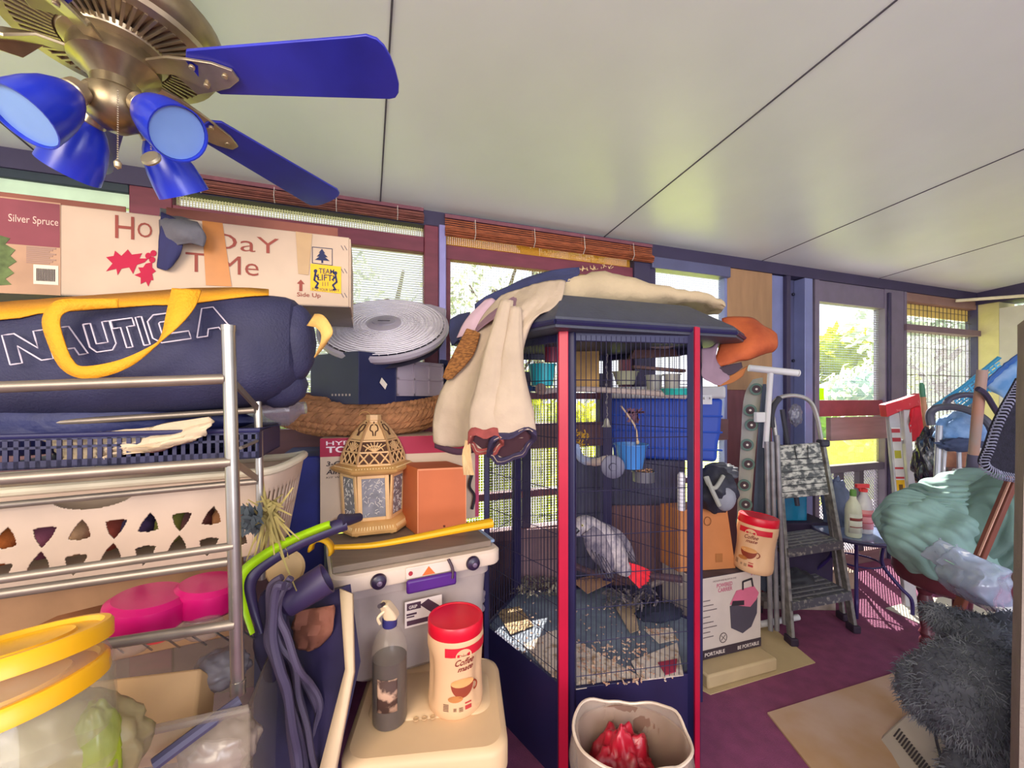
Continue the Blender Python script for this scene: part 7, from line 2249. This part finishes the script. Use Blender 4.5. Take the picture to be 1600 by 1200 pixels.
# fringed black mat hanging at the right
t = thing('fringed_mat', 'black pile mat with looped pale fringe hanging against the near door post', 'mat', P(1570, 745, 1.45))
eL = [(1600, 590), (1588, 612), (1572, 640), (1558, 670), (1548, 700), (1540, 724), (1556, 738), (1578, 744), (1600, 748)]
pts = cr([P(x, y, 1.5) for x, y in eL], 6)
mb = MB(); mb.prism(pts, V((.01, .035, 0))); part('pile', mb, mat('242332', .95, var=.4, scale=60, bump=.8, bscale=200), t)
mb = MB()
for i in range(1, len(pts) - 1):
    p = pts[i]; tg = (pts[i + 1] - pts[i - 1]).normalized(); out = V((tg.z, 0, -tg.x)); out = out if out.x < 0 or out.z < 0 else -out
    if i > 36: out = V((0, 0, -1))
    for q in (0, .5):
        c = p + tg * q * .02
        mb.tube(cr([c - out * .012 - V((0, .003, 0)), c + out * .010 + tg * .003 + V((0, -.014, 0)), c + out * .020 + tg * .010, c + out * .006 + tg * .014 + V((0, .006, 0))], 3), .0014, 4)
part('fringe', mb, mat('9a9cb4', .8, var=.2), t)

# ---------------- stool chair with teal quilt, pole, bag ----------------
ch = thing('wooden_chair', 'dark red brown wooden chair with turned legs under the teal quilt', 'chair', G(1450, 1045))
m_wd = mat('5a2430', .4, var=.3, scale=6, stretch=(1, 1, .4))
sc_ = P(1495, 885, 1.98); sz = sc_.z
mb = MB()
mb.lathe([(.0, -.06), (.20, -.055), (.245, -.03), (.262, .01), (.262, .06), (.25, .075), (0, .08)], Matrix.Translation((sc_.x + .04, sc_.y + .02, sz - .06)), 40, sx=1.0, sy=.9); part('seat', mb, m_wd, ch)
def turned(a, b, r, nm='leg'):
    prof = [(.0, 0), (.7, 0), (.9, .03), (.62, .10), (.8, .16), (1.0, .22), (1.0, .30), (.75, .33), (1.05, .37), (.75, .41), (.95, .55), (1.05, .70), (.8, .76), (1.1, .80), (1.1, 1.0), (0, 1.0)]
    L_ = (b - a).length; mb = MB(); mb.lathe([(p * r, z * L_) for p, z in prof], frame(a, b - a), 20); part(nm, mb, m_wd, ch, label=None)
lb = G(1450, 1046); turned(lb, V((lb.x, lb.y + .02, sz - .08)), .030)
turned(V((2.33, 2.14, 0)), V((2.30, 2.10, sz - .08)), .028)
turned(V((sc_.x + .20, 1.84, 0)), V((sc_.x + .18, 1.86, sz - .08)), .028)
turned(V((sc_.x + .22, 2.15, 0)), V((sc_.x + .20, 2.12, sz - .08)), .028)
mb = MB(); mb.beam(V((2.16, 2.10, .14)), V((sc_.x + .2, 1.86, .14)), .02, .03); part('stretcher', mb, m_wd, ch)
# quilt
m_q = mat('86a8a2', .9, var=.12, scale=5, bump=.15, bscale=60)
q_ = thing('quilt', 'bunched teal green ribbed quilt piled on the dark wooden chair', 'quilt', P(1490, 900, 1.9))
def blob(c, r, rot, ribs, amp, seed, axis=(1, 0, 0), fr=2.0, lump=.14):
    ribs = ribs * 1.5
    A_ = V(axis).normalized()
    def fn(d):
        wv = d.dot(A_) + .18 * pnoise(d * 1.4 + V((seed, 0, 0)))
        return 1 + lump * pnoise(d * fr + V((seed, 3, 1))) + amp * abs(math.sin(wv * ribs))
    m_ = MB(); m_.ell(c, r, rot, nu=220, nv=130, fn=fn); return m_
part('lower_bulk', blob(P(1482, 838, 1.95), (.255, .22, .20), rotz(.1), 11, .04, 1, (.7, -.2, .75), 2.2, .2), m_q, q_, smooth=80)
mbq = blob(P(1510, 786, 1.97), (.26, .20, .135), Matrix.Rotation(-.30, 4, 'Y'), 15, .075, 2, (.5, .1, .9), 1.6, .12)
part('upper_fold', mbq, m_q, q_, smooth=80)
part('hanging_fold', blob(P(1562, 815, 1.80), (.13, .14, .22), Matrix.Rotation(.35, 4, 'Y'), 11, .06, 3, (.9, .1, .3), 2.0, .15), mat('68857c', .9, var=.12, scale=5, bump=.15, bscale=60), q_, smooth=80)
part('left_fold', blob(P(1430, 822, 2.0), (.10, .16, .16), rotz(.2), 9, .06, 4, (.9, .1, .5), 1.7, .12), m_q, q_, smooth=80)
t = thing('wooden_stick', 'brown wooden stick leaning diagonally across the teal quilt', 'stick', P(1490, 960, 1.66))
mb = MB(); mb.beam(P(1585, 742, 1.58), P(1530, 872, 1.62), .020, .034, (0, 1, 0)); mb.beam(P(1530, 872, 1.62), P(1496, 955, 1.66), .022, .032, (0, 1, 0)); part('stick_body', mb, mat('7c4434', .55, var=.25, scale=8, stretch=(1, 1, .4)), t, bevel=.003)
mb = MB(); mb.beam(P(1582, 742, 1.575), P(1529, 868, 1.60), .004, .006, (0, 1, 0)); part('pale_edge', mb, mat('c99a84', .6), t)
# clear plastic bag
mb = MB()
rows = patch([[P(1463, 876, 1.58), P(1480, 862, 1.56), P(1497, 850, 1.56)],
              [P(1485, 892, 1.54), P(1500, 880, 1.50), P(1516, 866, 1.53)],
              [P(1488, 905, 1.52), P(1530, 895, 1.44), P(1560, 882, 1.50)],
              [P(1494, 920, 1.52), P(1535, 918, 1.40), P(1582, 900, 1.48)],
              [P(1512, 938, 1.52), P(1545, 940, 1.42), P(1582, 925, 1.48)],
              [P(1535, 950, 1.54), P(1560, 958, 1.50), P(1580, 955, 1.50)]], 9, 7, lambda u, v: V((0, -1, .4)) * .022 * pnoise(V((u * 7, v * 7, 2))))
mb.grid(rows); t = thing('plastic_bag', 'clear pale plastic bag with torn corner hanging off the chair at the lower right', 'bag', P(1535, 955, 1.5))
part('front_sheet', mb, mat('b9c8e0', .15, alpha=.55, var=.15, scale=14, spec=1.0), t, solid=.002, smooth=80)
mb = MB(); mb.grid([[p + V((.01, .07, .0)) for p in r] for r in rows]); part('rear_sheet', mb, mat('a8b4c8', .2, alpha=.6, var=.15), t, solid=.002, smooth=80)
fcb = Face(P(1476, 880, 1.535), P(1490, 887, 1.53) - P(1476, 880, 1.535), P(1478, 874, 1.535) - P(1476, 880, 1.535), off=.0)
mb = MB(); mb.beam(P(1475, 874, 1.53), P(1490, 882, 1.52), .002, .010, (0, 1, 0)); part('green_print', mb, mat('8fc4a4', .6), t, smooth=0)

# ---------------- shaggy grey throw ----------------
sh = thing('shaggy_throw', 'large shaggy grey pile throw heaped at the lower right beside the near post', 'throw', P(1520, 1230, 1.25))
m_sh = mat('565a64', .95, var=.3, scale=20)
m_sh2 = mat('7a7f88', .9, col2='4a4e5a', scale=14, thr=(.35, .65))
blobs = [(P(1522, 985, 1.36), (.105, .10, .050), .15), (P(1542, 1020, 1.30), (.105, .12, .10), 0), (P(1525, 1085, 1.24), (.155, .13, .16), 0), (P(1460, 1080, 1.30), (.085, .10, .105), .2), (P(1560, 1150, 1.24), (.12, .12, .16), 0), (P(1474, 966, 1.38), (.052, .06, .034), .5), (P(1590, 1060, 1.28), (.09, .12, .20), 0), (P(1560, 1240, 1.22), (.13, .12, .14), 0)]
mb = MB()
blobs = [(c * 1.09 - V((0, 0, 1.4 * .09)), tuple(q * 1.09 for q in r), a) for c, r, a in blobs]
for c, r, a in blobs: mb.ell(c, r, Matrix.Rotation(a, 4, 'Y'), nu=26, nv=16)
under = part('throw_body', mb, m_sh, sh)
mb = MB(); rnd = random.Random(77)
def hairs(c, r, a, n, ln):
    R_ = Matrix.Rotation(a, 4, 'Y')
    for _ in range(n):
        d = V((rnd.gauss(0, 1), rnd.gauss(-.6, 1), rnd.gauss(.1, 1))).normalized()
        p = c + R_ @ V((d.x * r[0], d.y * r[1], d.z * r[2]))
        g = (R_ @ d) + V((rnd.gauss(0, .6), rnd.gauss(0, .6), rnd.gauss(-.35, .6)))
        g.normalize(); L_ = ln * rnd.uniform(.6, 1.3)
        s_ = g.cross(V((rnd.gauss(0, 1), rnd.gauss(0, 1), rnd.gauss(0, 1)))).normalized() * .0016
        m_ = p + g * L_ * .55; e = p + g * L_ * .8 + V((rnd.gauss(0, .4), rnd.gauss(0, .3), -.5)) * L_ * .5
        mb.add([p - s_, p + s_, m_ + s_ * .8, m_ - s_ * .8, e], [(0, 1, 2, 3), (3, 2, 4)])
for (c, r, a), n in zip(blobs, (2600, 2600, 4200, 2200, 3000, 1400, 2200, 1500)): hairs(c, r, a, n, .026)
part('shaggy_pile', mb, m_sh2, sh, smooth=0)

# ---------------- floor sheets and the white appliance ----------------
mb = MB(); mb.prism([G(1199, 1116), G(1440, 1040), G(1560, 1060), G(1600, 1300), G(1390, 1360)], V((0, 0, .008)))
top('plywood_sheet', mb, mat('b08a62', .75, col2='c4a898', scale=2.5, thr=(.35, .65), bump=.1), 'tan plywood sheet lying on the carpet at the lower right', 'plywood')
mb = MB(); mb.prism([G(1384, 951), G(1440, 936), G(1600, 925), G(1640, 990), G(1500, 1004)], V((0, 0, .005)))
top('floor_sheet', mb, mat('cfcabc', .7, var=.06), 'pale sheet on the carpet under the dark wooden chair', 'floor sheet')
crumple('paper_scrap', G(1482, 930) + V((0, 0, .03)), (.05, .04, .03), 'd0c4b8', 'crumpled white paper on the pale floor sheet under the chair', 'paper', sd=91, rough=.8)
ht = thing('air_cooler', 'off white slotted electric appliance lying on the plywood at the lower right', 'appliance', G(1440, 1200))
p0, p1, p2, p3 = P(1364, 1160, 1.66), P(1425, 1104, 1.78), P(1482, 1195, 1.45), P(1440, 1250, 1.36)
ht_n = V((0, 0, 1))
mb = MB(); mb.prism([p0, p1, P(1530, 1165, 1.55), P(1560, 1290, 1.30), P(1430, 1300, 1.32)], V((.0, .0, -.12)))
ap = part('appliance_body', mb, mat('b7aa9c', .5, var=.05), ht, bevel=.012)
mb = MB(); up1 = V((0, 0, .001))
n_ = (P(1425, 1104, 1.78) - P(1364, 1160, 1.66)).cross(P(1430, 1300, 1.32) - P(1364, 1160, 1.66)).normalized()
if n_.z < 0: n_ = -n_
s0_, s1_ = P(1404, 1140, 1.682), P(1452, 1192, 1.505)
def ontop(x, y):
    # ray to the top plane
    o_ = V((0, 0, H)); d = V(((x - 800) / F, 1, -(y - HOR) / F)); t_ = (p0 - o_).dot(n_) / d.dot(n_); return o_ + d * t_
for i in range(15):
    x, y = 1401 + i * 3.9, 1142 + i * 4.9
    a = ontop(x - 4, y + 9); b = ontop(x + 5, y - 3)
    mb.beam(a + n_ * .001, b + n_ * .001, .005, .002, n_)
part('vent_slots', mb, mat('3a3234', .7), ap, smooth=0)
mb = MB(); mb.tube(cr([ontop(1461, 1130) + n_ * .005, ontop(1464, 1160) + n_ * .005, ontop(1475, 1200) + n_ * .005, ontop(1480, 1230) + n_ * .005], 5), .005, 7); top('power_cord', mb, mat('2c2834', .5), 'dark power cord running over the white slotted appliance', 'cord')
